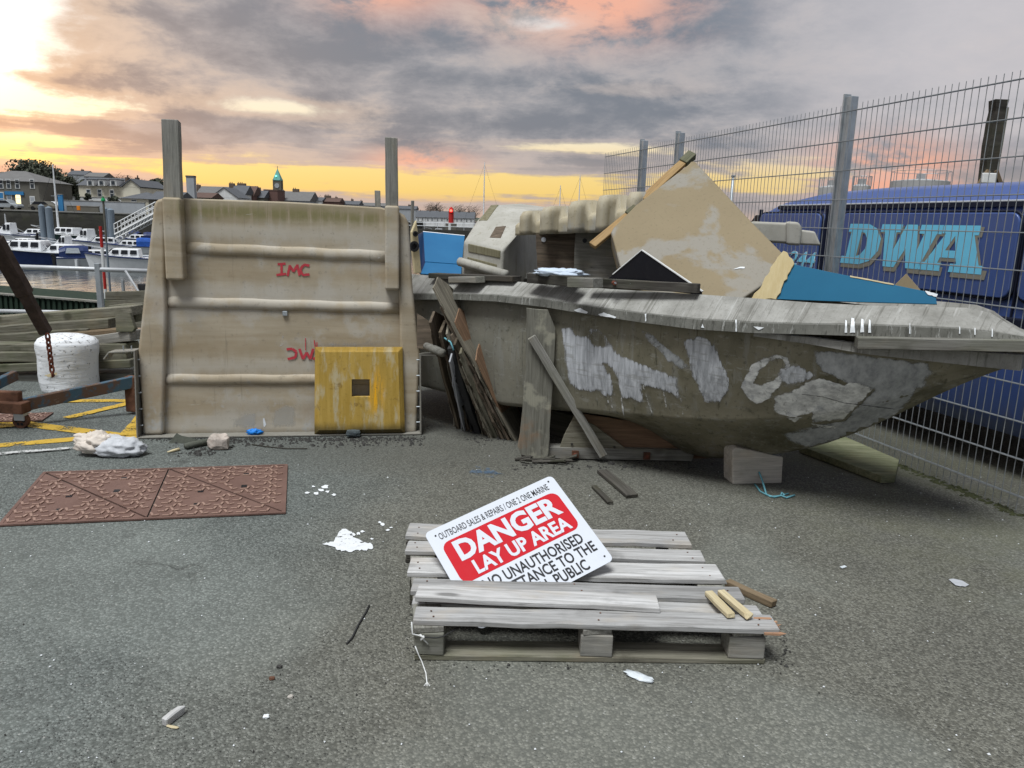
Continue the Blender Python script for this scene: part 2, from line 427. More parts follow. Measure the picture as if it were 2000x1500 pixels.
plain('van_pin', (.55, .57, .6), .4, 0, .1, 3, .05)
plain('rope_blue', (.16, .40, .46), .8, 0, .2, 60, .1)
plain('rope_white', (.68, .68, .66), .8, 0, .15, 60, .1)
plain('rope_dark', (.035, .035, .035), .8, 0, .15, 60, .1)
plain('blue_plastic', (.02, .20, .62), .4, 0, .3, 20, .05, .4)
plain('bag_pink', (.62, .55, .48), .5, 0, .14, 14, .12, .5, (.30, .26, .22))
plain('bag_grey', (.52, .53, .55), .5, 0, .14, 14, .15, .5)
plain('bag_pale', (.58, .66, .76), .4, 0, .12, 14, .1, .4)
plain('rubble', (.40, .37, .33), .9, 0, .3, 20, .4, .8)
plain('rubble_dark', (.07, .085, .09), .85, 0, .4, 20, .4, .8)
plain('carpet', (.10, .105, .085), .95, 0, .25, 25, .4, .8)
plain('paint_white', (.75, .77, .78), .55, 0, .08, 40, .1, .3)
plain('plastic_clear', (.62, .66, .68), .3, 0, .15, 20, .1, .5)
plain('gravel_dark', (.05, .048, .045), .9, 0, .5, 30, .4, .8)
@mdef('asphalt')
def _():
    o = texco(); x, y, z = xyz(o)
    big = noi(o, .55, 5, .55); mid = noi(o, 2.6, 6, .6); v = vor(o, 100., out=0); vc = vor(o, 100., out=1); r, g, b = xyz(vc)
    vf = vor(o, 190., out=1); r2, _, _ = xyz(vf)
    # worn, smoother skin in broad areas, coarser aggregate elsewhere
    worn = ss(.46, .60, noi(vadd(o, (3.7, 1.2, 0)), .75, 5, .5, .5)) * ss(4.6, 3.1, y)
    warm = ss(-1.4, -.3, x + (big - .5) * 1.6)
    base = mixc(warm, (.118, .130, .120), (.124, .121, .100))
    stone = scol(mixc(warm, (.31, .33, .31), (.315, .31, .265)), .6 + b * .6)
    s = ss(.30, .60, r) * ss(.60, .30, v)
    c = mixc(.5 * ss(.75, .35, v) * (.3 + r * .7), base, stone)
    c = scol(c, (.82 + b * .38) * (.76 + .24 * ss(.80, .45, v)) * 1.06)
    c = mixc(ss(.80, .9, r2) * .45, c, (.05, .05, .046))
    c = mixc(ss(.965, .985, g) * .7 * ss(.5, .3, v), c, (.44, .435, .40))
    c = mixc(worn * .3, c, (.185, .198, .178))
    c = scol(c, .86 + (mid - .5) * .55 + big * .24)
    # darker zone along the foot of the moulds and boat, moss towards the fence
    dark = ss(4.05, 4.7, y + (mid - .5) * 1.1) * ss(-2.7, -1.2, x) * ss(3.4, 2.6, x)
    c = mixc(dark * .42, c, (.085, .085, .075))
    moss = ss(.9, 2.5, x + (y - 3.6) * .2 + (big - .5) * 1.3) * ss(2.3, 3.2, y + (mid - .5)) * ss(.36, .62, mid)
    c = mixc(moss * .36, c, (.105, .105, .055))
    crack = ss(.006, .002, vor(vadd(o, scol(noi(o, 2., 4, col=True), .6)), .42, 'DISTANCE_TO_EDGE')) * ss(.56, .66, noi(o, .8))
    c = mixc(crack * .35, c, (.04, .038, .034))
    h = ss(.55, .05, v) * (.4 + r * .7) * (1. - worn * .6) - crack * .8
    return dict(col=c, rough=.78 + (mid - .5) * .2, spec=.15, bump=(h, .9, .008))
def line_paint(k, col, wearlo, wearhi):
    def f():
        o = texco(); n = noi(o, 7, 7, .68); v = vor(o, 120., out=1); r, g, b = xyz(v)
        w = ss(wearlo, wearhi, n + (r - .5) * .18)
        return dict(col=mixc(noi(o, 30), tuple(q * .75 for q in col), col), rough=.7, alpha=w, bump=(r, .4, .004))
    _defs[k] = f
line_paint('line_yellow', (.62, .40, .06), .34, .47)
line_paint('line_white', (.60, .60, .58), .46, .56)
line_paint('splat', (.80, .82, .83), .30, .40)
@mdef('mould_tan')
def _():
    o = texco(); x, y, z = xyz(o)
    n = noi(o, 3., 6, .62); f = noi(o, 24, 6, .7); dr = noi(vec(x * 9., y * 3., z * .7), 2., 6, .65); ho = noi(vec(x * .7, y * .7, z * 7.), 1.6, 5, .6, .4)
    c = mixc(sat((ho - .5) * 2.6 + .5), (.335, .27, .18), (.475, .41, .31))
    c = mixc(ss(.50, .60, n) * .6, c, (.49, .46, .405))         # pale wax and dust
    c = mixc(ss(.56, .72, noi(vadd(o, (5, 3, 1)), 2.1, 6, .6)) * .45, c, (.31, .215, .125))
    # dusty ledges: each bay fades from brown at the top to pale above the rib below
    for zc in BAYS:
        c = mixc(bump1(z + (dr - .5) * .10, zc, .055) * .55, c, (.50, .465, .40))
        c = mixc(bump1(z + (dr - .5) * .09, zc + .13, .05) * .4, c, (.31, .235, .14))
    c = mixc(bump1(z + (f - .5) * .06 + (n - .5) * .07 + x * .02, ALGZ, .05) * ss(.36, .52, dr) * .8 * ss(.2, .4, x) * ss(1.72, 1.5, x), c, (.20, .185, .075))
    c = mixc(ss(.54, .62, noi(vadd(o, (1, 7, 2)), 5., 6, .66)) * ss(.32, .10, z) * .7, c, (.47, .47, .455))
    c = mixc(ss(.60, .76, dr) * .16, c, (.18, .155, .115))
    c = mixc(ss(.55, .70, f) * .42, c, (.16, .14, .105))
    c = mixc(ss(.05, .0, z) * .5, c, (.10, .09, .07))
    sc_ = noi(vec(x * 2.2, y * 2., z * 31.), 2., 5, .7); c = mixc(ss(.66, .70, sc_) * .45, c, (.58, .55, .49))
    chip = ss(.73, .75, noi(vadd(o, (9, 2, 5)), 17., 5, .6)); c = mixc(chip * .8, c, (.62, .61, .57))
    c = mixc(ss(.60, .66, noi(vec(x * 13., y * 3., z * .55 + 4.), 2., 6, .7)) * .3, c, (.17, .15, .11))
    return dict(col=c, rough=.62 + (f - .5) * .3, spec=.2, bump=(f * .5 + n * .5, .35, .004))
@mdef('mould_grey')
def _():
    o = texco(); n = noi(o, 6., 6, .62); f = noi(o, 40, 5, .7)
    c = mixc(n, (.16, .15, .125), (.30, .285, .25)); c = mixc(ss(.55, .7, f) * .5, c, (.12, .11, .09))
    return dict(col=c, rough=.75, bump=(f, .4, .003))
@mdef('hull_grp')
def _():
    o = texco(); x, y, z = xyz(o); n = noi(o, 2.2, 6, .6); f = noi(o, 30, 6, .7); st = noi(vec(x * 11., y * 11., z * 1.3), 2., 6, .66)
    c = mixc(sat((n - .5) * 2.4 + .5), (.105, .096, .060), (.275, .25, .18))
    c = mixc(ss(.52, .66, st) * .5, c, (.27, .265, .235))
    c = mixc(ss(.54, .66, noi(vadd(o, (3, 5, 1)), 3.4, 6, .6)) * .5, c, (.065, .06, .03))
    c = mixc(ss(.57, .64, noi(vec(x * 5. + 2., y * 5., z * 17.), 2., 6, .7)) * .4, c, (.36, .355, .32))
    c = mixc(ss(.58, .66, noi(vec(x * 17. + 7., y * 17., z * 1.1), 2., 6, .7)) * .6, c, (.05, .048, .03))
    c = mixc(ss(-1.6, -2.8, x) * .45, c, (.22, .225, .21))
    c = mixc(ss(.54, .70, f) * .5, c, (.035, .034, .024))
    return dict(col=c, rough=.62, spec=.25, bump=(f * .6 + st * .4, .35, .004))
@mdef('gunwale')
def _():
    o = texco(); x, y, z = xyz(o); n = noi(o, 5., 6, .65); f = noi(o, 60, 6, .75); u = y * .656 - x * .755; st = noi(vec(u * 22., z * 1.2, 0.), 2., 5, .7)
    c = mixc(sat((n - .5) * 2.2 + .5), (.17, .165, .145), (.42, .41, .38))
    c = mixc(ss(.52, .68, f) * .4, c, (.13, .125, .105))
    c = mixc(ss(.53, .64, st) * .55, c, (.09, .086, .07))
    c = mixc(ss(.57, .66, noi(vec(u * 17. + 4., z * 1.2, 0.), 2., 5, .7)) * .5, c, (.50, .495, .47))
    return dict(col=c, rough=.8, bump=(f, .4, .003))
@mdef('hull_patch')
def _():
    o = texco(); x, y, z = xyz(o); n = noi(o, 6., 6, .6); br = noi(vec(x * 24., y * 24., z * 1.6), 2., 5, .7); br2 = noi(vec(x * 3., y * 3., z * 22.), 2., 5, .65)
    c = mixc(sat((br - .5) * 3.2 + .5), (.30, .31, .325), (.64, .655, .68)); c = mixc(ss(.54, .64, br2) * .45, c, (.24, .235, .21))
    return dict(col=c, rough=.65, alpha=ss(.40, .58, n * .25 + br * .60 + EDGE() * .42), bump=(br, .2, .003))
@mdef('hull_patch_thin')
def _():
    o = texco(); x, y, z = xyz(o); n = noi(o, 5., 6, .6); br = noi(vec(x * 12., y * 12., z * 8.), 2., 6, .7)
    c = mixc(sat((br - .5) * 3. + .5), (.27, .28, .285), (.52, .53, .53))
    return dict(col=c, rough=.65, alpha=ss(.42, .66, n * .5 + br * .5 + EDGE() * .38) * .9, bump=(br, .2, .003))
@mdef('hull_patch_white')
def _():
    o = texco(); x, y, z = xyz(o); n = noi(o, 7., 6, .65); br = noi(vec(x * 8., y * 8., z * 14.), 2., 6, .7)
    c = mixc(sat((br - .5) * 3.2 + .5), (.38, .38, .37), (.84, .84, .80)); c = mixc(ss(.56, .64, n) * .55, c, (.26, .27, .29)); c = mixc(ss(.60, .66, noi(vec(x * 22., y * 22., z * 5.), 2., 5, .7)) * .5, c, (.20, .19, .16))
    return dict(col=c, rough=.6, alpha=ss(.38, .52, n * .35 + br * .5 + EDGE() * .42), bump=(br, .25, .003))
@mdef('ply_board')
def _():
    o = texco(); x, y, z = xyz(o); r = orand(); g = noi(vec(x * 1.5 + r * 9., y * 22., z * 22.), 2.2, 6, .66, .8); n = noi(o, 3.5, 6, .62); f = noi(vec(x * 2., y * 90., z * 90.), 2., 4, .7)
    c = mixc(sat((g - .5) * 2.2 + .5), (.105, .10, .08), (.25, .24, .20))
    c = mixc(ss(.58, .66, n) * .55, c, (.42, .40, .31)); c = mixc(ss(.6, .72, noi(vadd(o, (4, 1, 2)), 2.6, 5, .6)) * .7, c, (.27, .165, .095))
    c = mixc(ss(.55, .72, f) * .5, c, (.06, .055, .04))
    return dict(col=c, rough=.85, bump=(g + f * .5, .5, .004))
@mdef('yellow_mould')
def _():
    o = texco(); x, y, z = xyz(o); n = noi(o, 7., 6, .65); st = noi(vec(x * 16., y * 4., z * 1.4), 2., 6, .65); f = noi(o, 45, 5, .7)
    c = mixc(sat((st - .5) * 2.2 + .5), (.37, .235, .04), (.52, .35, .09))
    c = mixc(ss(.50, .66, noi(vec(x * 8. + 3., y, z * 2.1), 2., 6, .62)) * .7, c, (.52, .47, .33))
    c = mixc(bump1(x + (st - .5) * .16, .43, .04) * ss(.42, .58, st) * ss(.10, .25, z) * ss(.52, .30, z), c, (.85, .42, .015))
    c = mixc(ss(.58, .68, noi(vadd(o, (2, 4, 1)), 9., 6, .68)) * .6, c, (.17, .105, .035))
    c = mixc(ss(.10, .02, z + (n - .5) * .08) * .85, c, (.06, .05, .025))
    c = mixc(ss(.55, .70, f) * .25, c, (.10, .075, .02))
    return dict(col=c, rough=.55, bump=(f, .3, .003))
@mdef('tan_panel')
def _():
    o = texco(); x, y, z = xyz(o); n = noi(vadd(o, (1.3, 0, 2.2)), 1.9, 6, .58, .3); f = noi(o, 45, 6, .72)
    c = mixc(noi(o, 2.), (.215, .168, .10), (.30, .242, .15))
    c = mixc(ss(.51, .57, n) * .7, c, (.29, .28, .255)); c = mixc(ss(.54, .68, f) * .5, c, (.15, .125, .08))
    return dict(col=c, rough=.7, bump=(f, .35, .003))
@mdef('grey_grp')
def _():
    o = texco(); x, y, z = xyz(o); n = noi(o, 4., 6, .62); f = noi(o, 40, 6, .72); st = noi(vec(x * 14., y * 14., z * 1.5), 2., 6, .66)
    c = mixc(sat((n - .5) * 2. + .5), (.30, .285, .24), (.47, .455, .41)); c = mixc(ss(.55, .7, st) * .5, c, (.19, .17, .11))
    c = mixc(ss(.56, .7, f) * .4, c, (.14, .13, .10))
    return dict(col=c, rough=.75, bump=(f, .4, .003))
@mdef('green_patch')
def _():
    o = texco(); x, y, z = xyz(o); st = noi(vec(x * 18., y * 18., z * 2.), 2., 6, .66); f = noi(o, 40, 5, .7)
    return dict(col=mixc(sat((st - .5) * 2.4 + .5), (.13, .115, .06), (.24, .22, .15)), rough=.8, bump=(f, .3, .003), alpha=ss(.30, .42, f * .4 + st * .6))
@mdef('flute_tan')
def _():
    o = texco(); x, y, z = xyz(o); n = noi(o, 5., 6, .62); f = noi(o, 45, 6, .7); st = noi(vec(x * 14., y * 14., z * 1.5), 2., 6, .66)
    c = mixc(sat((st - .5) * 2. + .5), (.36, .305, .20), (.44, .40, .31)); c = mixc(ss(.5, .62, n) * .75, c, (.34, .33, .295)); c = mixc(ss(.55, .68, f) * .5, c, (.2, .17, .11))
    return dict(col=c, rough=.75, bump=(f, .4, .003))
@mdef('bollard')
def _():
    o = texco(); x, y, z = xyz(o); n = noi(o, 9., 6, .65); f = noi(o, 32, 6, .7); w = noi(vec(x * 3., y * 3., z * 16.), 1.5, 4, .5)
    chip = ss(.60, .66, f + ss(.28, .62, z) * .06) * .85
    c = mixc(chip, mixc(n, (.68, .69, .70), (.80, .81, .82)), (.12, .11, .095))
    return dict(col=c, rough=.6, bump=(w * .8 + n * .5 - chip * .5, .6, .02))
@mdef('rust_cover')
def _():
    o = texco(); n = noi(o, 5., 6, .6); f = noi(o, 60, 5, .7)
    c = mixc(sat((n - .5) * 2. + .5), (.115, .062, .048), (.185, .108, .085)); c = mixc(ss(.55, .7, f) * .5, c, (.08, .045, .038))
    return dict(col=c, rough=.75, bump=(f, .5, .003), spec=.4)
@mdef('rust_ridge')
def _():
    o = texco(); n = noi(o, 5., 6, .6)
    return dict(col=mixc(n, (.25, .14, .105), (.42, .29, .23)), rough=.6, spec=.5, metal=.2)
@mdef('blue_rust')
def _():
    o = texco(); n = noi(o, 7., 7, .66); f = noi(o, 30, 5, .7)
    c = mixc(ss(.46, .56, n), (.055, .105, .145), (.115, .07, .048)); c = mixc(ss(.6, .7, f) * .4, c, (.25, .22, .19))
    return dict(col=c, rough=.7, bump=(n, .4, .003))
@mdef('van_blue')
def _():
    o = texco(); n = noi(o, 2., 4, .5); f = noi(o, 60, 4, .7)
    x, y, z = xyz(o); st = noi(vec(x * 3., y * 3., z * .8), 2., 6, .65); c = mixc(n, (.036, .072, .23), (.055, .105, .30))
    c = mixc(ss(.45, .75, st) * (.18 + ss(1.3, .3, z) * .5), c, (.12, .115, .10)); c = mixc(ss(.62, .7, f) * .25, c, (.16, .15, .13))
    return dict(col=c, rough=.34 + st * .25, spec=.5, bump=(n, .05, .01), coat=.3)
@mdef('blue_shell')
def _():
    o = texco(); x, y, z = xyz(o); n = noi(o, 3., 5, .6); f = noi(o, 40, 5, .7); return dict(col=mixc(n, (.012, .095, .23), (.03, .165, .33)), rough=.45, bump=(f, .15, .003))
@mdef('blue_panel')
def _():
    o = texco(); n = noi(o, 3., 5, .6); f = noi(o, 90, 5, .7); c = mixc(n, (.010, .105, .20), (.016, .15, .27)); c = mixc(ss(.74, .78, f) * .6, c, (.5, .5, .46))
    return dict(col=c, rough=.5, bump=(f, .15, .002))
@mdef('frayed_cream')
def _():
    o = texco(); x, y, z = xyz(o); n = noi(vec(x * 20., y * 20., z * 4.), 2., 6, .7); return dict(col=mixc(n, (.42, .31, .13), (.68, .58, .36)), rough=.8, bump=(n, .6, .005))
@mdef('water')
def _():
    o = texco(); x, y, z = xyz(o); n = noi(vec(x * .5, y * .22, 0.), 2.2, 4, .55, .3)
    return dict(col=(.055, .065, .062), rough=.12, spec=.6, bump=(n, .5, .08))
@mdef('leaf_far')
def _():
    o = texco(); n = noi(o, .5, 5, .6); r = orand(); return dict(col=scol(mixc(n, (.055, .065, .048), (.115, .12, .085)), .8 + r * .4), rough=.9, spec=.15)
@mdef('twig_far')
def _():
    return dict(col=(.10, .085, .07), rough=.95, spec=.1)
@mdef('quay_stone')
def _():
    o = texco(); x, y, z = xyz(o); v = vor(vec(x * .9, y, z * 1.7), 1.3, out=1); r, g, b = xyz(v); n = noi(o, .6, 6, .65); tide = ss(1.2, -.2, z + (n - .5) * 1.)
    c = mixc(r, (.075, .072, .062), (.125, .118, .10)); c = mixc(tide * .75, c, (.035, .033, .028)); c = mixc(ss(.5, .65, n) * .4, c, (.06, .065, .035))
    return dict(col=c, rough=.9, bump=(r, .5, .05))
@mdef('gunwale_lip')
def _():
    o = texco(); x, y, z = xyz(o); n = noi(o, 6., 6, .65); f = noi(o, 60, 6, .75); st = noi(vec(x * 30., y * 30., z * 1.4), 2., 5, .7)
    c = mixc(sat((n - .5) * 2.2 + .5), (.09, .088, .075), (.19, .187, .165)); c = mixc(ss(.52, .62, st) * .6, c, (.05, .048, .04)); c = mixc(ss(.58, .66, noi(vec(x * 24. + 5., y * 24., z * 1.1), 2., 5, .7)) * .6, c, (.40, .40, .375))
    return dict(col=c, rough=.8, bump=(f, .5, .004))
EDGE = lambda: X(nd('ShaderNodeAttribute', attribute_name='edge').outputs['Fac'])
@mdef('wash')
def _():
    o = texco(); x, y, z = xyz(o); n = noi(o, 9., 6, .65); br = noi(vec(x * 20., y * 20., z * 2.), 2., 6, .7)
    return dict(col=(.50, .48, .43), rough=.7, alpha=ss(.46, .80, n * .5 + br * .5 + EDGE() * .36) * .5)
def house(k, col, rough=.85):
    def f():
        o = texco(); n = noi(o, .8, 6, .65); st = noi(vec(*[q * s for q, s in zip(xyz(o), (1.5, 1.5, .3))]), 1., 5, .6)
        return dict(col=mixc(sat((st * .5 + n * .5 - .5) * 2. + .5), tuple(q * .78 for q in col), tuple(min(.85, q * 1.1) for q in col)), rough=rough, spec=.2)
    _defs[k] = f
house('h_cream', (.76, .71, .57)); house('h_white', (.78, .78, .76)); house('h_stone', (.16, .15, .125)); house('h_greywall', (.40, .42, .44)); house('h_pink', (.17, .10, .085))
house('h_slate', (.115, .12, .13)); house('h_slate2', (.17, .165, .16)); house('h_brick', (.13, .085, .07)); house('h_chim', (.15, .115, .09)); house('h_copper', (.16, .40, .36)); house('h_frame', (.70, .70, .68))
house('h_red', (.50, .035, .03)); house('h_bluesign', (.05, .22, .45)); house('h_ground', (.11, .105, .095)); house('h_hill', (.075, .085, .06)); house('h_orange', (.7, .22, .02)); house('h_green', (.02, .30, .10)); house('steel_blue', (.20, .24, .28)); house('h_tank', (.40, .40, .40))
house('green_deck', (.020, .036, .024)); house('kerb_stone', (.30, .29, .27)); house('tyre', (.02, .02, .02))
_defs['lamp_warm'] = lambda: dict(col=(.8, .6, .2), emis=((1, .72, .25), 1.2))
_defs['lamp_red'] = lambda: dict(col=(.9, .05, .03), emis=((1, .06, .04), 2.5))
_defs['lamp_green'] = lambda: dict(col=(.1, .9, .5), emis=((.15, 1, .7), 1.5))
@mdef('blue_stain')
def _():
    o = texco(); n = noi(o, 14, 6, .65); return dict(col=(.10, .16, .24), rough=.8, alpha=ss(.45, .62, n) * .55)
plain('moss', (.05, .055, .025), .95, 0, .5, 30, .3, .8); plain('rubble_pink', (.46, .40, .35), .9, 0, .25, 9, .3, .8, (.42, .20, .14))
house('h_green_dark', (.03, .06, .055))
# ------------------------------------------------------------------ paint and marks laid on surfaces
from mathutils.geometry import delaunay_2d_cdt
from mathutils.bvhtree import BVHTree
def inside(pt, poly):
    x, y = pt; c = False; j = len(poly) - 1
    for i in range(len(poly)):
        (xi, yi), (xj, yj) = poly[i], poly[j]
        if (yi > y) != (yj > y) and x < (xj - xi) * (y - yi) / (yj - yi) + xi: c = not c
        j = i
    return c
def decal(name, mat, poly, hit, parent, step=9., hole=None, rough=1.2, seed=3, off=.003):
    "a coat of paint: an outline surveyed on a surface (hit gives the surface point and normal), filled and laid just proud of it"
    poly = ragged(poly, step * .7, rough, seed); xs = [p[0] for p in poly]; ys = [p[1] for p in poly]
    pts = [Vector(p) for p in poly]; edges = [(i, (i + 1) % len(poly)) for i in range(len(poly))]
    if hole:
        o = len(pts); pts += [Vector(p) for p in hole]; edges += [(o + i, o + (i + 1) % len(hole)) for i in range(len(hole))]
    y = min(ys) + step * .5
    while y < max(ys):
        x = min(xs) + step * .5
        while x < max(xs):
            if inside((x, y), poly) and not (hole and inside((x, y), hole)): pts.append(Vector((x, y)))
            x += step
        y += step
    v, e, f, *_ = delaunay_2d_cdt(pts, edges, [], 0, 1e-4)
    inv = parent.matrix_world.inverted(); P = []
    for p in v:
        h = hit(p.x, p.y); P.append(None if h is None else inv @ (h[0] + h[1] * off))
    def ed(p):
        m = 1e9
        for q in (poly, hole or []):
            for (ax, ay), (bx, by) in zip(q, q[1:] + q[:1]):
                dx, dy = bx - ax, by - ay; t = max(0, min(1, ((p.x - ax) * dx + (p.y - ay) * dy) / (dx * dx + dy * dy + 1e-9))); m = min(m, math.hypot(p.x - ax - dx * t, p.y - ay - dy * t))
        return min(1., m / (step * 1.5))
    mb = MB(); idx = {}; ev = []
    for t in f:
        c = sum((v[i] for i in t), Vector((0, 0))) / len(t)
        if not inside(c, poly) or (hole and inside(c, hole)) or any(P[i] is None for i in t): continue
        for i in t:
            if i not in idx: idx[i] = len(mb.v); mb.v.append(P[i]); ev.append(ed(v[i]))
        mb.f.append(tuple(idx[i] for i in t))
    if not mb.f: return None
    o = mb.build(name, mat, parent, smooth=True); at = o.data.attributes.new('edge', 'FLOAT', 'POINT'); at.data.foreach_set('value', ev); return o
def ribbon(pts, w):
    L, Rr = [], []
    for i, p in enumerate(pts):
        a, b = pts[max(i - 1, 0)], pts[min(i + 1, len(pts) - 1)]; dx, dy = b[0] - a[0], b[1] - a[1]; l = math.hypot(dx, dy) or 1
        ww = w[i] if isinstance(w, (list, tuple)) else w
        L.append((p[0] - dy / l * ww / 2, p[1] + dx / l * ww / 2)); Rr.append((p[0] + dy / l * ww / 2, p[1] - dx / l * ww / 2))
    return L + Rr[::-1]
def hitG(px, py): return onG(px, py), Vector((0, 0, 1))
# ------------------------------------------------------------------ the quay
def build_setting():
    mb = MB()   # asphalt quay, a solid block with a step down to the harbour
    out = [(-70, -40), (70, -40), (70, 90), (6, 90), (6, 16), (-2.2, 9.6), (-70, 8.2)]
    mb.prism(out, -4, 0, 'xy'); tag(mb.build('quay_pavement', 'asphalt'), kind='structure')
    w = MB(); w.add([(-3000, -200, -2.5), (3000, -200, -2.5), (3000, 5000, -2.5), (-3000, 5000, -2.5)], [(0, 1, 2, 3)])
    tag(w.build('water', 'water'), kind='structure')
build_setting()
def strip(name, mat, p0, p1, w, z=.004, rag=.004, seed=0):
    p0, p1 = Vector(p0), Vector(p1); d = (p1 - p0).normalized(); b = Vector((-d.y, d.x, 0)) * (w / 2)
    pol = ragged([tuple((q)[:2]) for q in (p0 - b, p1 - b, p1 + b, p0 + b)], .08, rag, seed)
    mb = MB(); mb.add([(x, y, z) for x, y in pol], [tuple(range(len(pol)))]); return tag(mb.build(name, mat), kind='structure')
Yw = .085
for i, (a, b, w) in enumerate((((-260, 893), (268, 848), .10), ((-60, 815), (272, 857), .11), ((60, 785), (330, 783), .09), ((130, 818), (330, 770), .085), ((250, 852), (300, 790), .11), ((-200, 846), (40, 832), .09))):
    strip('yellow_line', 'line_yellow', onG(*a), onG(*b), w, .004 + .0012 * i, seed=i)
strip('white_line', 'line_white', onG(-200, 905), onG(262, 868), .05, .012, seed=9)
# ------------------------------------------------------------------ manhole covers
def cover(name, label, corners, nx, ny, lids=True):
    c = [onG(*q) for q in corners]            # back-left, back-right, front-right, front-left
    o = (c[0] + c[1] + c[2] + c[3]) / 4; root = thing(name, label, 'manhole cover', o)
    def P(u, v, z): return (c[0] * (1 - u) * (1 - v) + c[1] * u * (1 - v) + c[2] * u * v + c[3] * (1 - u) * v) - o + Vector((0, 0, z))
    b = MB(); f = .022
    for u0, u1, v0, v1 in ((0, 1, 0, f), (0, 1, 1 - f, 1), (0, f * .6, f, 1 - f), (1 - f * .6, 1, f, 1 - f)):
        b.add([P(u0, v0, .004), P(u1, v0, .004), P(u1, v1, .004), P(u0, v1, .004), P(u0, v0, .012), P(u1, v0, .012), P(u1, v1, .012), P(u0, v1, .012)], [(0, 1, 2, 3), (4, 5, 6, 7), (0, 1, 5, 4), (1, 2, 6, 5), (2, 3, 7, 6), (3, 0, 4, 7)])
    b.build('frame', 'rust_cover', root)
    half = [((.013, .022), (.497, .022)), ((.503, .022), (.987, .022))] if lids else [((.013, .022), (.987, .022))]
    rr = random.Random(5)
    for h, ((ua, _), (ub, _)) in enumerate(half):
        va, vb = .026, .974; dg = [(ua, va), (ub, vb)] if True else 0
        for tri in (((ua, va + .01), (ub - .006, vb), (ua, vb)), ((ua + .008, va), (ub, va), (ub, vb - .01))):
            t = MB(); n = 3
            t.add([P(u, v, z) for z in (.003, .010) for u, v in tri], [(0, 1, 2), (5, 4, 3)] + [(i, (i + 1) % 3, (i + 1) % 3 + 3, i + 3) for i in range(3)])
            lid = t.build('lid', 'rust_cover', root)
            rid = MB(); cx = sum(p[0] for p in tri) / 3; cy = sum(p[1] for p in tri) / 3
            for iy in range(ny):
                for ix in range(nx):
                    u = ua + (ub - ua) * (ix + .5 + (.5 if iy % 2 else 0)) / nx; v = va + (vb - va) * (iy + .5) / ny
                    q = (cx + (u - cx) * 1.09, cy + (v - cy) * 1.09)
                    if not inside(q, list(tri)): continue
                    if abs(u - cx) < (ub - ua) * .10 and abs(v - cy) < .12 and lids: continue
                    du, dv = (ub - ua) / nx * .40, (vb - va) / ny * .36
                    path = [(u - du, v + dv), (u + du * .5, v + dv), (u + du * .9, v - dv * .7)] if (ix + iy) % 2 else [(u - du, v - dv), (u - du * .3, v + dv), (u + du * .8, v + dv * .4)]
                    pts = [P(a, c_, .0115) for a, c_ in path]
                    for p, q2 in zip(pts, pts[1:]): rid.bar(p, q2, .011, .009)
            if rid.f: rid.build('tread_ridges', 'rust_ridge', lid)['kind'] = 'stuff'
            if lids:
                L = MB()   # raised maker's lettering block, illegible, and key holes
                hx = []
                for (du, dv) in ((.0, -.16), (.0, .16)):
                    u, v = cx + du, cy + dv * .8
                    if inside((u, v), list(tri)):
                        k = MB(); k.add([P(u + a * .011, v + b_ * .024, z) for z in (.009, .0125) for a, b_ in ((-1, -1), (1, -1), (1, 1), (-1, 1))], [(3, 2, 1, 0), (4, 5, 6, 7), (0, 1, 5, 4), (1, 2, 6, 5), (2, 3, 7, 6), (3, 0, 4, 7)])
                        k.build('key_hole', 'sign_black', lid)
    return root
cover('manhole_cover', 'rust red ridged manhole cover of four triangular lids in the grey asphalt', ((85, 925), (562, 910), (558, 1005), (-5, 1030)), 11, 13)
cover('drain_cover', 'small orange rusty cover under the caster wheel of the trailer frame', ((-30, 812), (105, 808), (82, 824), (-60, 828)), 9, 5, False)
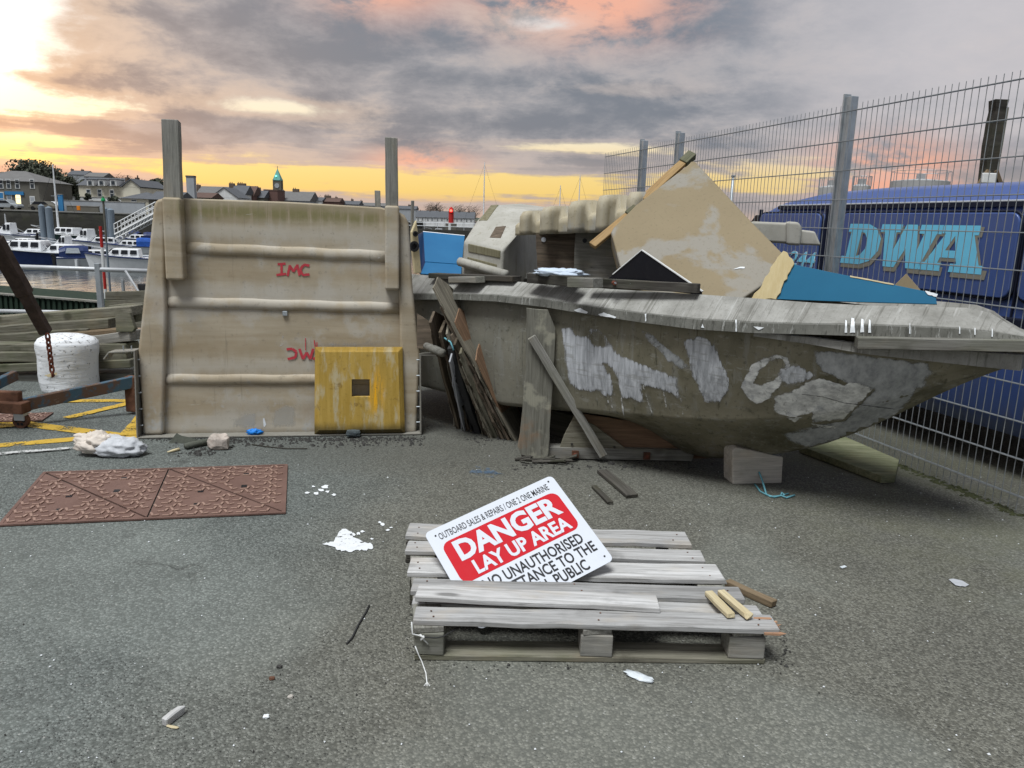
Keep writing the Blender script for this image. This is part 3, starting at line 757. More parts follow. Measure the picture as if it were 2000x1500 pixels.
# ------------------------------------------------------------------ upright transom mould
FL, FRR = onG(268, 858), onG(822, 850)
_xd = (FRR - FL).normalized(); _yd = Vector((0, 0, 1)).cross(_xd).normalized()
MF = Fr(FL + _yd * .10, _xd, R(2.5))
def mp(px, py, yl=0.): return MF.at(px, py, yl)
ALGZ = mp(560, 414)[1]
BAYS = [mp(500, y)[1] for y in (455, 570, 715, 830)]
def build_mould():
    root = thing('transom_mould', 'tall tan fibreglass transom mould standing upright with two wooden posts and red IMC lettering', 'boat mould', MF.m)
    W = lambda pts, yl=0.: [mp(*p, yl) for p in pts]
    face = MB(); face.prism(W([(300, 852), (290, 690), (312, 395), (330, 386), (560, 394), (745, 405), (785, 420), (790, 560), (806, 690), (800, 848)]), 0, .10)
    face.build('face_panel', 'mould_tan', root, bevel=.012, seg=3, smooth=2)
    lp = W([(280, 851), (268, 690), (299, 402), (304, 390), (322, 386), (322, 548), (325, 600), (318, 850)], -.045)
    MB().prism(lp, -.045, .09).build('side_pillar', 'mould_tan', root, bevel=.022, seg=3, smooth=2)
    rp = W([(783, 847), (780, 600), (777, 412), (790, 420), (798, 434), (806, 560), (821, 690), (813, 847)], -.045)
    MB().prism(rp, -.045, .09).build('side_pillar', 'mould_tan', root, bevel=.022, seg=3, smooth=2)
    for (x0, y0), (x1, y1), r in (((352, 484), (756, 501), .043), ((324, 590), (784, 602), .042), ((319, 741), (787, 742), .040)):
        a, b = mp(x0, y0), mp(x1, y1); mb = MB(); n = 14; rings = []
        for i in range(n + 1):
            t = i / n; x, z = a[0] + (b[0] - a[0]) * t, a[1] + (b[1] - a[1]) * t + .003 * math.sin(i * 1.7)
            rings.append([(x, .015 - math.sin(math.pi * j / 10) ** .9 * .036 * (1 - .12 * (j / 10)), z - math.cos(math.pi * j / 10) * r * (1.2 if j == 10 else 1)) for j in range(11)])
        mb.loft(rings).build('rib', 'mould_tan', root, smooth=True)
    for x0, x1, zt, zb, top in ((323, 352, 388, 547, 233), (752, 780, 404, 566, 267)):
        (a, c), (b, d) = mp(x0, zb, -.1), mp(x1, zt - 2, -.1)
        MB().box(a, b, -.10, .03, c, d).build('post_pocket', 'mould_tan', root, bevel=.016, seg=3, smooth=2)
        e = mp(x0 + 2, top, -.07)[1]
        p = plank('post', 'wood_post', ((a + b) / 2, -.035, d - .05), ((a + b) / 2 + (.008 if x0 < 500 else -.004), -.035, e), b - a - .012, .07, root, (0, 1, 0), .004, 3 + x0, .004)
    a = mp(739, 404, .1); b = mp(737, 371, .1)
    plank('post', 'wood_post', (a[0], .16, a[1] - .2), (b[0], .16, b[1]), .038, .03, root, (0, 1, 0), .003, 9)
    # thin flange bent round the foot
    path = [mp(*q, -.10) for q in ((203, 701), (212, 689), (262, 686), (268, 856), (822, 848), (821, 694), (867, 694), (874, 711))]
    path[3] = (path[3][0], .004); path[4] = (path[4][0], .004)
    fl = MB(); th = .010
    for (x0, z0), (x1, z1) in zip(path, path[1:]):
        dx, dz = x1 - x0, z1 - z0; l = math.hypot(dx, dz); nx, nz = -dz / l * th / 2, dx / l * th / 2; ex, ez = dx / l * th / 2, dz / l * th / 2
        fl.prism([(x0 - nx - ex, z0 - nz - ez), (x1 - nx + ex, z1 - nz + ez), (x1 + nx + ex, z1 + nz + ez), (x0 + nx - ex, z0 + nz - ez)], -.10 - random.random() * .001, .03)
    fl.build('flange', 'mould_grey', root, bevel=.003)
    def sc(x, z, dx):
        MB().tube([(x, -.06, z), (x + dx, -.06, z)], .0045, 6).build('screw', 'galv', root)
    for k in range(5):
        sc(path[3][0], .08 + k * .11, .03); sc(path[4][0], .08 + k * .11, -.03)
    for k in range(2):
        x, z = path[2]; MB().tube([(x - .03 - .05 * k, -.05, z - .02), (x - .03 - .05 * k, -.05, z + .03)], .004, 6).build('screw', 'galv', root)
    x, z = mp(557, 612); MB().box(x - .016, x + .016, -.018, .01, z - .016, z + .016).build('nut_plate', 'galv', root, bevel=.003)
    nrm = (MF.m.to_3x3() @ Vector((0, -1, 0)))
    def hit(px, py): return onP(px, py, MF.m @ Vector((0, 0, 0)), nrm), nrm
    I = [[(543, 516), (557, 515)], [(550, 516), (550, 536)], [(541, 537), (558, 535)]]
    Mm = [[(562, 538), (566, 519), (573, 530), (581, 518), (585, 537)]]
    Cc = [[(604, 519), (595, 517), (589, 522), (587, 530), (592, 537), (604, 536)]]
    k = 0
    for strokes in (I, Mm, Cc):
        for s in strokes:
            for p_, q_ in zip(s, s[1:]): ex = [(p_[0] + (p_[0] - q_[0]) * .06, p_[1] + (p_[1] - q_[1]) * .06), (q_[0] + (q_[0] - p_[0]) * .06, q_[1] + (q_[1] - p_[1]) * .06)]; decal('painted_letter', 'red_letter', ribbon(ex, 4.8), hit, root, 4., None, .3, k, .0025 + .0002 * k); k += 1
    for s, w in (([(560, 682), (571, 681), (579, 687), (577, 698), (562, 701)], 5), ([(585, 681), (592, 701), (599, 688), (606, 701), (612, 681)], 5), ([(611, 700), (622, 700)], 5), ([(597, 660), (597, 684)], 1.6), ([(614, 664), (616, 684)], 2), ([(619, 668), (619, 682)], 2)):
        for p_, q_ in zip(s, s[1:]): decal('painted_letter', 'red_letter', ribbon([p_, q_], w), hit, root, 4., None, .25, k, .0025 + .0002 * k); k += 1
    # pale washed drips at the foot and bird lime
    for i, (pl, m) in enumerate((([(455, 818), (475, 806), (500, 806), (504, 830), (492, 838), (470, 836), (452, 838)], 'wash'), ([(535, 800), (560, 790), (578, 796), (578, 836), (560, 832), (534, 838), (528, 825)], 'wash'), ([(513, 818), (517, 815), (519, 830), (515, 835)], 'paint_white'), ([(548, 668), (551, 655), (555, 655), (553, 676), (545, 677)], 'hull_patch_white'), ([(620, 668), (720, 666), (738, 664), (736, 676), (622, 676)], 'wash'))):
        decal('paint_mark', m, pl, hit, root, 6., None, 1., i + 20, .0015)
    return root
mould = build_mould()
def build_yellow():
    o = MF.m @ Vector((mp(614, 842, -.085)[0], -.085, .012)); F = Fr(o, _xd, R(4.5))
    root = thing('panel_mould', 'square ochre yellow stepped mould panel with a square hole, leaning on the tan mould', 'boat mould', F.m)
    out = [F.at(*q) for q in ((614, 842), (791, 837), (786, 678), (615, 678))]
    out[0] = (0, 0); out[1] = (out[1][0], 0)
    cx, cz = sum(p[0] for p in out) / 4, sum(p[1] for p in out) / 4; hs = (out[1][0] - out[0][0]) / 2
    h = [F.at(*q, -.03) for q in ((687, 775), (722, 775), (722, 741), (687, 741))]
    def ring(ins, y): 
        k = 1 - ins / hs; return [(cx + (x - cx) * k, y, cz + (z - cz) * k) for x, z in out]
    rings = [ring(0, .02), ring(0, 0), ring(.007, 0), ring(.007, -.008), ring(.014, -.008), ring(.014, -.015), ring(.021, -.015), ring(.022, -.022), ring(.029, -.022), ring(.03, -.03)]
    rings += [[(x, -.03, z) for x, z in h], [(x, .02, z) for x, z in h]]
    MB().loft(rings, True, False).build('stepped_panel', 'yellow_mould', root, bevel=.0015)
    n = F.m.to_3x3() @ Vector((0, -1, 0))
    decal('tar_mark', 'sign_black', [(628, 752), (632, 760), (634, 800), (629, 830), (625, 815), (623, 780)], lambda a, b: (onP(a, b, F.m @ Vector((0, -.024, 0)), n), n), root, 5., None, .7, 4, .002)
    return root
yellow = build_yellow()
# ------------------------------------------------------------------ the derelict boat hull
HB = Vector((2.42, 3.6, 0)); HA = Vector((-.755, .656, 0)); HN = Vector((-.656, -.755, 0))
TL = [(815, 536), (870, 541), (1000, 549), (1080, 556), (1200, 565), (1300, 571), (1400, 577), (1600, 592), (1700, 597), (1880, 600), (1930, 608), (1990, 645)]
KL = [(815, 572), (870, 572), (1000, 575), (1080, 585), (1200, 603), (1300, 615), (1400, 625), (1540, 630), (1700, 632), (1900, 640), (1992, 654)]
BL = [(815, 585), (870, 584), (1000, 590), (1080, 602), (1200, 622), (1300, 636), (1400, 648), (1540, 652), (1640, 654), (1700, 657), (1900, 663), (1992, 664)]
SL = [(815, 580), (1000, 585), (1200, 617), (1400, 643), (1560, 656), (1700, 674), (1975, 692)]
CL = [(800, 790), (1000, 795), (1060, 795), (1170, 806), (1300, 818), (1400, 826), (1550, 822), (1640, 802), (1760, 772), (1890, 728), (1975, 706)]
KE = [(800, 850), (1000, 872), (1180, 884), (1300, 894), (1390, 905), (1440, 896), (1530, 888), (1650, 862), (1760, 806), (1890, 744), (1975, 715)]
OG = [(0, .02), (.06, .08), (.14, .15), (.3, .25), (.6, .40), (1.0, .53), (1.3, .585), (2.0, .62), (3.3, .61), (4.6, .57)]
def build_hull():
    root = thing('derelict_hull', 'large weathered grey green boat hull propped on blocks with pale scraped patches', 'boat hull', HB)
    S = [0, .06, .14, .25, .4, .6, .85, 1.1, 1.4, 1.7, 2.0, 2.4, 2.8, 3.2, 3.6, 4.0, 4.4]
    st = []
    for s in S:
        og = lerpl(OG, s); ax = HB + HA * s
        def pt(o, line, s_=0.):
            p = ax + HN * o + HA * s_; return Vector((p.x, p.y, zfit(p.x, p.y, line))), o
        st.append(dict(og=og, ax=ax,
            kn=pt(og + .02, KL, -.05 * (s < .2)), bl=pt(og + .03, BL, -.06 * (s < .2)), tl=pt(max(og - .10, .0), TL, .02 * (s < .2)),
            sl=pt(max(og - .035, .012), SL), ch=pt(max(og * (.42 + .46 * min(1, s / 2.2)), .008), CL), ke=pt(0, KE)))
    for i, d in enumerate(st):   # keep the keel level behind the trestle where it is out of sight
        if S[i] > 1.9: d['ke'][0].z = .19; d['ch'][0].z = max(d['ch'][0].z, .26)
    def mir(p, o, ax): return p - HN * 2 * o
    side = MB(); band = MB(); inner = MB(); lip = MB(); rs, rb, ri, rl = [], [], [], []
    for k, d in enumerate(st):
        ax = d['ax']; L = []
        sl, so = d['sl']; ch, co = d['ch']; ke, _ = d['ke']
        def chain(sgn):
            out = []
            for t in (0, .25, .5, .75):
                p = sl.lerp(ch, t); o = so + (co - so) * t + .035 * math.sin(math.pi * t) * min(1, S[k] / .8); out.append((p.z, o))
            out += [(ch.z + .03, co + .012 * min(1, S[k])), (ch.z + .012, co + .014 * min(1, S[k])), (ch.z, co - .008), (ch.z - .02, co - .028 * min(1, S[k]))]
            for t in (.35, .7): out.append((ch.z + (ke.z - ch.z) * (t ** 1.15), co * (1 - t) * .98))
            out.append((ke.z, max(.015, 0)))
            return [Vector((ax.x, ax.y, 0)) + HN * (o * sgn) + Vector((0, 0, z)) for z, o in out]
        a, b = chain(1), chain(-1); rs.append([p - HB for p in a + b[::-1]])
        def bandc(sgn):
            (t, to), (n_, no), (b_, bo) = d['tl'], d['kn'], d['bl']
            hx = lambda p, o: p if sgn > 0 else p - HN * 2 * o
            i_ = t - Vector((0, 0, .004)); up = t.lerp(n_, .5) + Vector((0, 0, .001))
            return [hx(t - HN * .05 * min(1, S[k] * 2) - Vector((0, 0, .05)), to - .05 * min(1, S[k] * 2)), hx(t, to), hx(up, (to + no) / 2), hx(n_, no), hx(n_.lerp(b_, .5), (no + bo) / 2), hx(b_, bo), hx(b_ - HN * .012, bo - .012), hx(n_ - HN * .014 - Vector((0, 0, .01)), no - .014), hx(up - Vector((0, 0, .022)), (to + no) / 2)]
        def lipc(sgn):
            (n_, no), (b_, bo) = d['kn'], d['bl']; hx = lambda p, o: p if sgn > 0 else p - HN * 2 * o
            e = Vector((0, 0, .004)); return [hx(n_ + HN * .004 - e, no + .004), hx(n_ + HN * .010 - e * 2, no + .010), hx(b_ + HN * .008, bo + .008), hx(b_, bo)]
        rl.append(([p - HB for p in lipc(1)], [p - HB for p in lipc(-1)]))
        rb.append(([p - HB for p in bandc(1)], [p - HB for p in bandc(-1)]))
    side.loft(rs, False, False); tr = len(side.v) - len(rs[-1]); side.f.append(tuple(range(tr, tr + len(rs[-1]))))
    hull = side.build('hull_shell', 'hull_grp', root, smooth=True, sub=1)
    for sgn in (0, 1):
        o_ = MB().loft([r[sgn] for r in rb]).build('gunwale', 'gunwale', root, smooth=True); o_.data.set_sharp_from_angle(angle=R(22)); o_ = MB().loft([r[sgn] for r in rl]).build('gunwale_lip', 'gunwale_lip', root, smooth=True); o_.data.set_sharp_from_angle(angle=R(30))
    nose = MB(); n0, n1 = rb[0]; nose.loft([n0, [(p + q) / 2 + Vector((.03, -.027, 0)) for p, q in zip(n0, n1)], n1]); nose.build('bow_cap', 'gunwale', root, smooth=True)
    # lower flange at the bow
    for sgn in (1, -1):
        fl = MB(); rr_ = []
        for k, d in enumerate(st):
            if S[k] > 1.1: break
            p, o = d['sl']; o2 = o + .035; zt = p.z + .004; hgt = .075 * (1 - S[k] / 1.5); c = d['ax'] - HB
            rr_.append([c + HN * (sgn * (o - .01)) + Vector((0, 0, zt)), c + HN * (sgn * o2) + Vector((0, 0, zt)), c + HN * (sgn * (o2 + .004)) + Vector((0, 0, zt - hgt)), c + HN * (sgn * (o - .005)) + Vector((0, 0, zt - hgt))])
        fl.loft(rr_).build('lower_flange', 'gunwale', root)
    # inner liner so the hull is not paper thin
    dk = MB(); dk.loft([[p - HB + Vector((0, 0, -.12)) - HN * .03 for p in (d['tl'][0],)] + [d['ax'] - HB + Vector((0, 0, d['ke'][0].z + .06))] + [d['tl'][0] - HN * (2 * d['tl'][1] - .03) - HB + Vector((0, 0, -.12))] for d in st], False, False)
    dk.build('inner_liner', 'hull_grp', root, solid=.006)
    return root, hull
hull_root, hull_shell = build_hull()
bpy.context.view_layer.update()
def bvh_of(objs):
    dg = bpy.context.evaluated_depsgraph_get(); vs_, fs_ = [], []
    for o in objs:
        e = o.evaluated_get(dg); m = e.to_mesh(); k = len(vs_); vs_ += [o.matrix_world @ v.co for v in m.vertices]; fs_ += [tuple(i + k for i in p.vertices) for p in m.polygons]; e.to_mesh_clear()
    return BVHTree.FromPolygons(vs_, fs_)
_bv = bvh_of([hull_shell]); _bg = bvh_of([c for c in hull_root.children if c.name.startswith(('gunwale', 'bow_cap'))])
def hitter(bv):
    def h(px, py):
        d = ray(px, py).normalized(); p, n, i, t = bv.ray_cast(CAM, d)
        if p is None: return None
        if n.dot(d) > 0: n = -n
        return p, n
    return h
hH, hGn = hitter(_bv), hitter(_bg)
c3 = lambda pts: [(1060 + x / 3.26, 500 + y / 3.26) for x, y in pts]
c4 = lambda pts: [(1400 + x / 2.885, 500 + y / 2.885) for x, y in pts]
PA = [(120, 460), (190, 455), (205, 500), (230, 510), (290, 505), (285, 480), (310, 460), (360, 465), (410, 520), (470, 610), (520, 640), (640, 690), (860, 770), (865, 830), (895, 920), (870, 915), (800, 870), (720, 840), (650, 830), (630, 815), (650, 930), (590, 930), (560, 910), (500, 905), (480, 780), (440, 710), (390, 680), (440, 760), (470, 890), (390, 890), (360, 855), (310, 865), (270, 855), (210, 850), (165, 800), (150, 700)]
decal('scraped_patch', 'hull_patch', c3(PA), hH, hull_root, 9, c3([(305, 500), (350, 482), (395, 530), (400, 575), (350, 570), (315, 545)]), 1.2, 1, .004)
for i, s in enumerate(([(415, 900), (420, 935)], [(435, 895), (445, 965)], [(640, 820), (665, 900), (700, 1000)], [(880, 900), (895, 1005)], [(770, 860), (790, 960)], [(500, 880), (520, 1030)])):
    decal('paint_drip', 'hull_patch_white', c3(ribbon(s, 9)), hH, hull_root, 5, None, .5, i, .005)
decal('scraped_patch', 'hull_patch_thin', c3([(620, 460), (700, 500), (780, 580), (870, 640), (940, 710), (870, 715), (800, 670), (740, 600), (660, 540)]), hH, hull_root, 9, None, 1.5, 2, .003)
decal('scraped_patch', 'hull_patch', c3([(890, 540), (1000, 510), (1090, 550), (1130, 650), (1180, 760), (1190, 850), (1120, 940), (1030, 930), (1000, 860), (950, 770), (930, 680), (910, 600)]), hH, hull_root, 9, None, 1.5, 3, .0036)
decal('scraped_patch', 'hull_patch_thin', c4([(545, 535), (700, 540), (900, 570), (1190, 605), (1235, 665), (1180, 690), (1195, 730), (1120, 765), (1060, 850), (940, 930), (830, 985), (640, 1040), (530, 1080), (400, 1040), (375, 1000), (540, 955), (710, 930), (890, 750), (740, 720), (600, 650), (560, 600)]), hH, hull_root, 9, None, 1.2, 4, .003)
decal('scraped_patch', 'hull_patch_white', c4([(320, 780), (420, 760), (520, 700), (600, 685), (720, 730), (760, 700), (880, 745), (830, 800), (710, 915), (540, 935), (535, 880), (430, 905), (350, 890), (320, 870)]), hH, hull_root, 9, None, 1.2, 5, .0045)
decal('scraped_patch', 'hull_patch', c4([(345, 640), (450, 605), (560, 670), (500, 710), (400, 720), (345, 700)]), hH, hull_root, 9, None, 1.2, 6, .004)
decal('scraped_patch', 'hull_patch_white', c4([(530, 940), (675, 955), (670, 980), (560, 960)]), hH, hull_root, 9, None, .8, 7, .005)
decal('scraped_patch', 'hull_patch_white', c4([(135, 740), (160, 680), (200, 610), (270, 565), (340, 555), (400, 570), (415, 610), (390, 680), (350, 740), (300, 800), (225, 835), (165, 790)]), hH, hull_root, 8, c4([(210, 715), (240, 650), (300, 595), (370, 578), (385, 610), (370, 660), (310, 700), (250, 725)]), .8, 8, .0036)
decal('pale_scrape', 'hull_patch_white', c4([(390, 905), (480, 905), (440, 935)]), hH, hull_root, 8, None, .5, 9, .0036)
decal('hull_crack', 'rope_dark', c4(ribbon([(480, 775), (600, 790), (720, 825), (860, 840), (1000, 858)], 2.2)), hH, hull_root, 5, None, .3, 3, .006)
for i, (x0, x1, y0, y1) in enumerate(((720, 735, 362, 432), (750, 780, 350, 432), (808, 830, 355, 430), (852, 868, 360, 432), (1083, 1090, 380, 438), (1363, 1371, 398, 438), (1450, 1457, 405, 444), (1547, 1554, 410, 455), (108, 115, 367, 425))):
    decal('white_drip', 'paint_white', c4([(x0, y1), (x0 + (x1 - x0) * .3, y0), (x1 - (x1 - x0) * .2, y0 + 6), (x1, y1)]), hGn, hull_root, 5, None, .3, i, .004)
for i, pl in enumerate(([(200, 345), (240, 332), (290, 358), (285, 368), (215, 355)], [(355, 372), (390, 360), (470, 388), (465, 396), (370, 382)], [(652, 370), (660, 370), (662, 416), (655, 416)], [(1010, 455), (1020, 432), (1030, 458)], [(1228, 408), (1236, 408), (1238, 478), (1230, 478)], [(1343, 448), (1412, 455), (1375, 472)])):
    decal('white_drip', 'paint_white', c3(pl), hGn, hull_root, 5, None, .4, i + 9, .004)
# ------------------------------------------------------------------ what props the hull
def hp(px, py, y): return onY(px, py, y)
def flat(name, mat, pts_px, F, y0, th, parent, bevel=.002, amp=0., seed=0, step=.05):
    pl = [F.at(*q, y0) for q in pts_px]
    if amp: pl = ragged(pl, step, amp, seed)
    return MB().prism(pl, y0, y0 + th).build(name, mat, parent, bevel=bevel)
def build_trestle():
    A = onG(1012, 897); B = onG(1356, 905); F = Fr(A, B - A, 0)
    root = thing('hull_trestle', 'rough plywood and timber trestle under the near side of the hull', 'trestle', F.m)
    b = F.at(1356, 905)[0]; T = lambda q: F.at(*q)
    plank('base_beam', 'wood_grey', (.02, .05, .045), (b, .06, .045), .09, .075, root, (0, 0, 1), .02, 3)
    for x in (1123, 1263):
        q = F.at(x, 903, -.005)[0]; MB().box(q - .022, q + .022, -.004, .006, .018, .066).build('rusty_bolt_plate', 'rust', root, bevel=.002); MB().tube([(q, -.012, .04), (q, 0, .04)], .012, 8).build('bolt', 'rust_chain', root)
    # tall plywood upright with a rotten foot
    up = [F.at(*q, -.01) for q in ((1016, 888), (1012, 870), (1020, 800), (1027, 700), (1029, 600), (1070, 606), (1084, 640), (1082, 700), (1076, 800), (1070, 893), (1050, 896))]
    cx, cz = up[0]
    L = [( -(z) , x) for x, z in up]
    mb = MB(); pl = ragged(up, .06, .004, 2); mb.prism([(z, -x) for x, z in pl], -.009, .009, 'xy')
    mb.build('plywood_upright', 'ply_board', root, basis((0, -.012, 0), (0, 0, 1), (-1, 0, 0), (0, -1, 0)) @ Matrix.Identity(4), bevel=.002)
    a, c = F.at(1038, 658, -.05), F.at(1180, 893, -.05)
    plank('diagonal_brace', 'wood_grey', (a[0], -.045, a[1]), (c[0], -.035, c[1]), .052, .028, root, (0, 1, 0), .006, 5)
    flat('plywood_gusset', 'ply', ((1086, 893), (1102, 850), (1122, 812), (1160, 830), (1240, 890)), F, .012, .016, root, amp=.003, step=.08)
    flat('plywood_gusset', 'ply_warm', ((1128, 806), (1240, 824), (1330, 870), (1392, 896), (1180, 895)), F, .05, .016, root, amp=.003, step=.08)
    for q in ((1117, 867), (1149, 841), (1200, 873)):
        x, z = F.at(*q, .01); MB().tube([(x, .004, z), (x, .02, z)], .008, 8).build('bolt_hole', 'wood_dark', root)
    rr = random.Random(3)
    for i in range(9):
        x = F.at(1005 + i * 11, 903, -.03)[0]; y = -.02 - rr.random() * .07; a_ = rr.uniform(-.5, .5)
        plank('rotten_splinter', 'wood_dark', (x, y, .012), (x + math.cos(a_) * rr.uniform(.06, .18), y + math.sin(a_) * .1, .014 + rr.random() * .03), .02, .012, root, (0, 0, 1), .02, i)
    return root
build_trestle()
def build_keel_block():
    A = onG(1431, 946); B = onG(1528, 944); F = Fr(A, B - A, 0)
    root = thing('keel_block', 'pale sawn timber block under the keel with blue twine tied to it', 'block', F.m)
    pl = [F.at(*q) for q in ((1430, 932), (1431, 880), (1440, 874), (1530, 893), (1527, 944))]; pl[0] = (0, 0); pl[-1] = (pl[-1][0], 0); pl.insert(1, (-.005, .04))
    MB().prism(pl, 0, .13).build('block', 'block_wood', root, bevel=.006)
    k = F.at(1483, 922, -.006); tw = [Vector((k[0], -.002, k[1])), Vector((k[0] + .01, -.03, k[1] - .04)), Vector((k[0] + .03, -.06, .012))]
    g = [F.loc(onG(*q, .008)) for q in ((1497, 966), (1512, 971), (1525, 968), (1536, 972), (1552, 967))]
    MB().tube([tw[0], tw[1], g[0], g[1], g[2], g[3], g[4]], .0055, 6).build('twine', 'rope_blue', root, smooth=True)
    g2 = [F.loc(onG(*q, .006)) for q in ((1474, 945), (1485, 960), (1505, 970), (1520, 969), (1540, 964))]; MB().tube(g2, .005, 6).build('twine', 'rope_blue', root, smooth=True)
    q = g[2]; MB().tube([q + Vector((0, 0, .0)), q + Vector((.01, .01, .014)), q + Vector((.022, 0, .004)), q + Vector((.01, -.012, .008))], .006, 6).build('twine_knot', 'rope_blue', root, smooth=True)
build_keel_block()
# keel beam hidden behind the block carrying the stern
tag(plank('bearer_beam', 'wood_dark', (.75, 5.0, .09), (-.1, 5.75, .09), .2, .18), 'dark timber bearer lying in the shadow under the hull', 'timber')
# green plank under the bow
a, b = onG(1580, 885, .045), onG(1752, 937, .045)
c_ = onG(1752, 908, .045); d_ = onG(1640, 868, .045)
mb = MB(); pl = [onG(*q) for q in ((1560, 884), (1720, 945), (1747, 944), (1754, 912), (1650, 866), (1600, 862))]
mb.prism([p[:2] for p in pl], .004, .05, 'xy'); tag(mb.build('mossy_board', 'wood_green', bevel=.004), 'wide mossy green board lying on the asphalt under the bow', 'board')
# ------------------------------------------------------------------ plywood sheets leaning against the hull
SH = [  # px of foot-left, foot-right, top-right, top-left, depth at foot, material, label
    ((1008, 862), (984, 842), (846, 562), (852, 560), 'ply_edge', 'front frayed plywood sheet of the leaning pile, tallest against the hull'),
]
def sheet(name, label, foot, top, w, th, mat, seed, jag=.012):
    foot, top = Vector(foot), Vector(top); d = (top - foot); L = d.length
    back = Vector((.3, .95, 0)); n = d.cross(back).normalized()
    root = thing(name, label, 'sheet', foot, 'old boards leaning between the tan mould and the hull'); 
    x = d.normalized(); y = (back - x * back.dot(x)).normalized(); z = x.cross(y)
    mx = basis((0, 0, 0), x, y, z)
    pl = ragged([(0, 0), (L * .3, -.012), (L, .0), (L + .02, w * .5), (L * .92, w), (.0, w)], .07, jag, seed)
    MB().prism(pl, 0, th, 'xy').build('board', mat, root, mx)
    for k in range(2):   # delaminating veneers
        pl2 = ragged([(0, .002), (L * (.95 - .1 * k), -.004), (L * (.97 - .1 * k), w * .5), (0, w * .9)], .05, jag * 1.3, seed + 7 + k)
        MB().prism(pl2, th + .004 + k * .009, th + .007 + k * .009, 'xy').build('veneer', 'ply_edge' if k and 'ply' in mat else mat, root, mx @ Matrix.Rotation(R(.5 + .5 * k), 4, 'Y'))
    return root
specs = [  # foot px, top px, top depth y, width, thickness, material
    ((1008, 862), (846, 562), 4.98, .30, .010, 'ply_edge', 'tallest frayed plywood sheet in front of the boards leaning on the hull'),
    ((1000, 852), (888, 628), 5.02, .32, .008, 'ply_warm', 'reddish torn plywood sheet leaning just behind the tallest frayed sheet'),
    ((1004, 858), (930, 700), 4.97, .30, .008, 'ply_warm', 'short torn reddish veneer sheet leaning lowest against the hull'),
    ((996, 860), (862, 600), 4.98, .28, .014, 'ply_dark', 'long dark board directly under the tallest frayed plywood sheet'),
    ((985, 858), (882, 655), 4.97, .24, .016, 'ply_dark', 'dark board with a broken top leaning under the long dark board'),
    ((972, 857), (900, 690), 4.96, .22, .020, 'ply', 'greyish short board leaning among the boards by the hull'),
    ((962, 856), (872, 650), 4.96, .22, .014, 'ply_edge', 'thin pale edged board leaning near the middle of the leaning boards'),
    ((952, 852), (890, 672), 4.95, .24, .016, 'ply_dark', 'narrow blackened board right of the thick dark blue board'),
    ((938, 848), (884, 682), 4.94, .24, .040, 'rope_dark', 'thick blue black painted board leaning beside the tan mould'),
    ((918, 842), (862, 650), 4.97, .24, .020, 'ply_dark', 'dark brown plywood offcut leaning behind the mould flange'),
    ((908, 842), (880, 705), 4.93, .10, .010, 'grey_gel', 'narrow pale grey strip leaning beside the blue black board'),
    ((898, 838), (842, 632), 5.00, .22, .018, 'ply_dark', 'leftmost dark sheet leaning behind the mould flange'),
]
for i, (ft, tp, ty, w, th, m, lb) in enumerate(specs):
    sheet('plywood_sheet' if 'ply' in m else 'leaning_board', lb, onG(*ft), onY(*tp, ty), w, th, m, 11 + i * 5)
# timber round and scraps by the flange
q0, q1 = onY(832, 676, 5.12), onY(866, 690, 4.98)
tag(MB().tube([q0, q0.lerp(q1, .5), q1], [.026, .03, .027], 10).build('log_end', 'wood_grey', smooth=True), 'short round log resting on the flange of the tan mould', 'log')
F0 = Fr(onY(825, 640, 5.2) * 1, (1, .25, 0), R(10))
tag(flat('dark_panel', 'ply_dark', ((815, 612), (858, 640), (868, 690), (815, 680)), F0, 0, .02, None), 'dark brown board end standing behind the short round log', 'board').matrix_world = F0.m
tag(MB().tube([onY(868, 660, 5.0), onY(880, 668, 4.97), onY(886, 684, 4.95)], .006, 6).build('cord_loop', 'rope_blue', smooth=True), 'short pale blue cord looped over the leaning boards', 'cord')
# ------------------------------------------------------------------ timbers lying on the gunwale
gz = lambda px, py, s: None
def lay(name, mat, label, p0, p1, y0, y1, w, t, cat='timber', seed=0):
    return tag(plank(name, mat, onY(*p0, y0), onY(*p1, y1), w, t, None, (0, 0, 1), .004, seed), label, cat)
lay('gunwale_timber', 'wood_dark', 'long dark plank lying along the far left gunwale of the hull', (846, 538), (1010, 545), 5.5, 5.0, .10, .035, 'timber', 1)
lay('gunwale_timber', 'wood_grey', 'short grey wooden chock on the gunwale under the dark plank', (885, 546), (938, 546), 5.26, 5.08, .09, .04, 'chock', 2)
lay('gunwale_timber', 'wood_dark', 'charred black timber under the crumpled pale plastic bag', (1040, 543), (1130, 550), 4.82, 4.52, .10, .06, 'timber', 3)
lay('gunwale_timber', 'wood_grey', 'weathered grey timber block on the gunwale right of the pale plastic bag', (1118, 551), (1168, 553), 4.45, 4.3, .09, .055, 'block', 4)
o = bag_mesh(4, .16, .07, .03, amp=.35).build('plastic_bag', 'bag_pale', None, Matrix.Translation(onY(1092, 533, 4.68) - Vector((0, 0, .02))), smooth=True); tag(o, 'crumpled pale blue plastic bag lying on the black timber', 'bag')
bar_ = thing('bolted_bar', 'long black bar with two rusty bolts lying along the gunwale', 'bar', onY(1150, 555, 4.5))
p0, p1 = onY(1150, 551, 4.52) - bar_.location, onY(1365, 563, 4.16) - bar_.location
plank('bar', 'wood_dark', p0, p1, .05, .05, bar_, (0, 0, 1), 0, 6)
for px in (1198, 1228):
    q = onY(px, 550 + (px - 1150) * .045, 4.40) - bar_.location; MB().tube([q, q + Vector((.005, -.035, 0))], .012, 8).build('rusty_bolt', 'rust_chain', bar_); MB().tube([q + Vector((.004, -.03, .002)), q + Vector((.006, -.05, .002))], .006, 6).build('bolt_tip', 'galv', bar_)
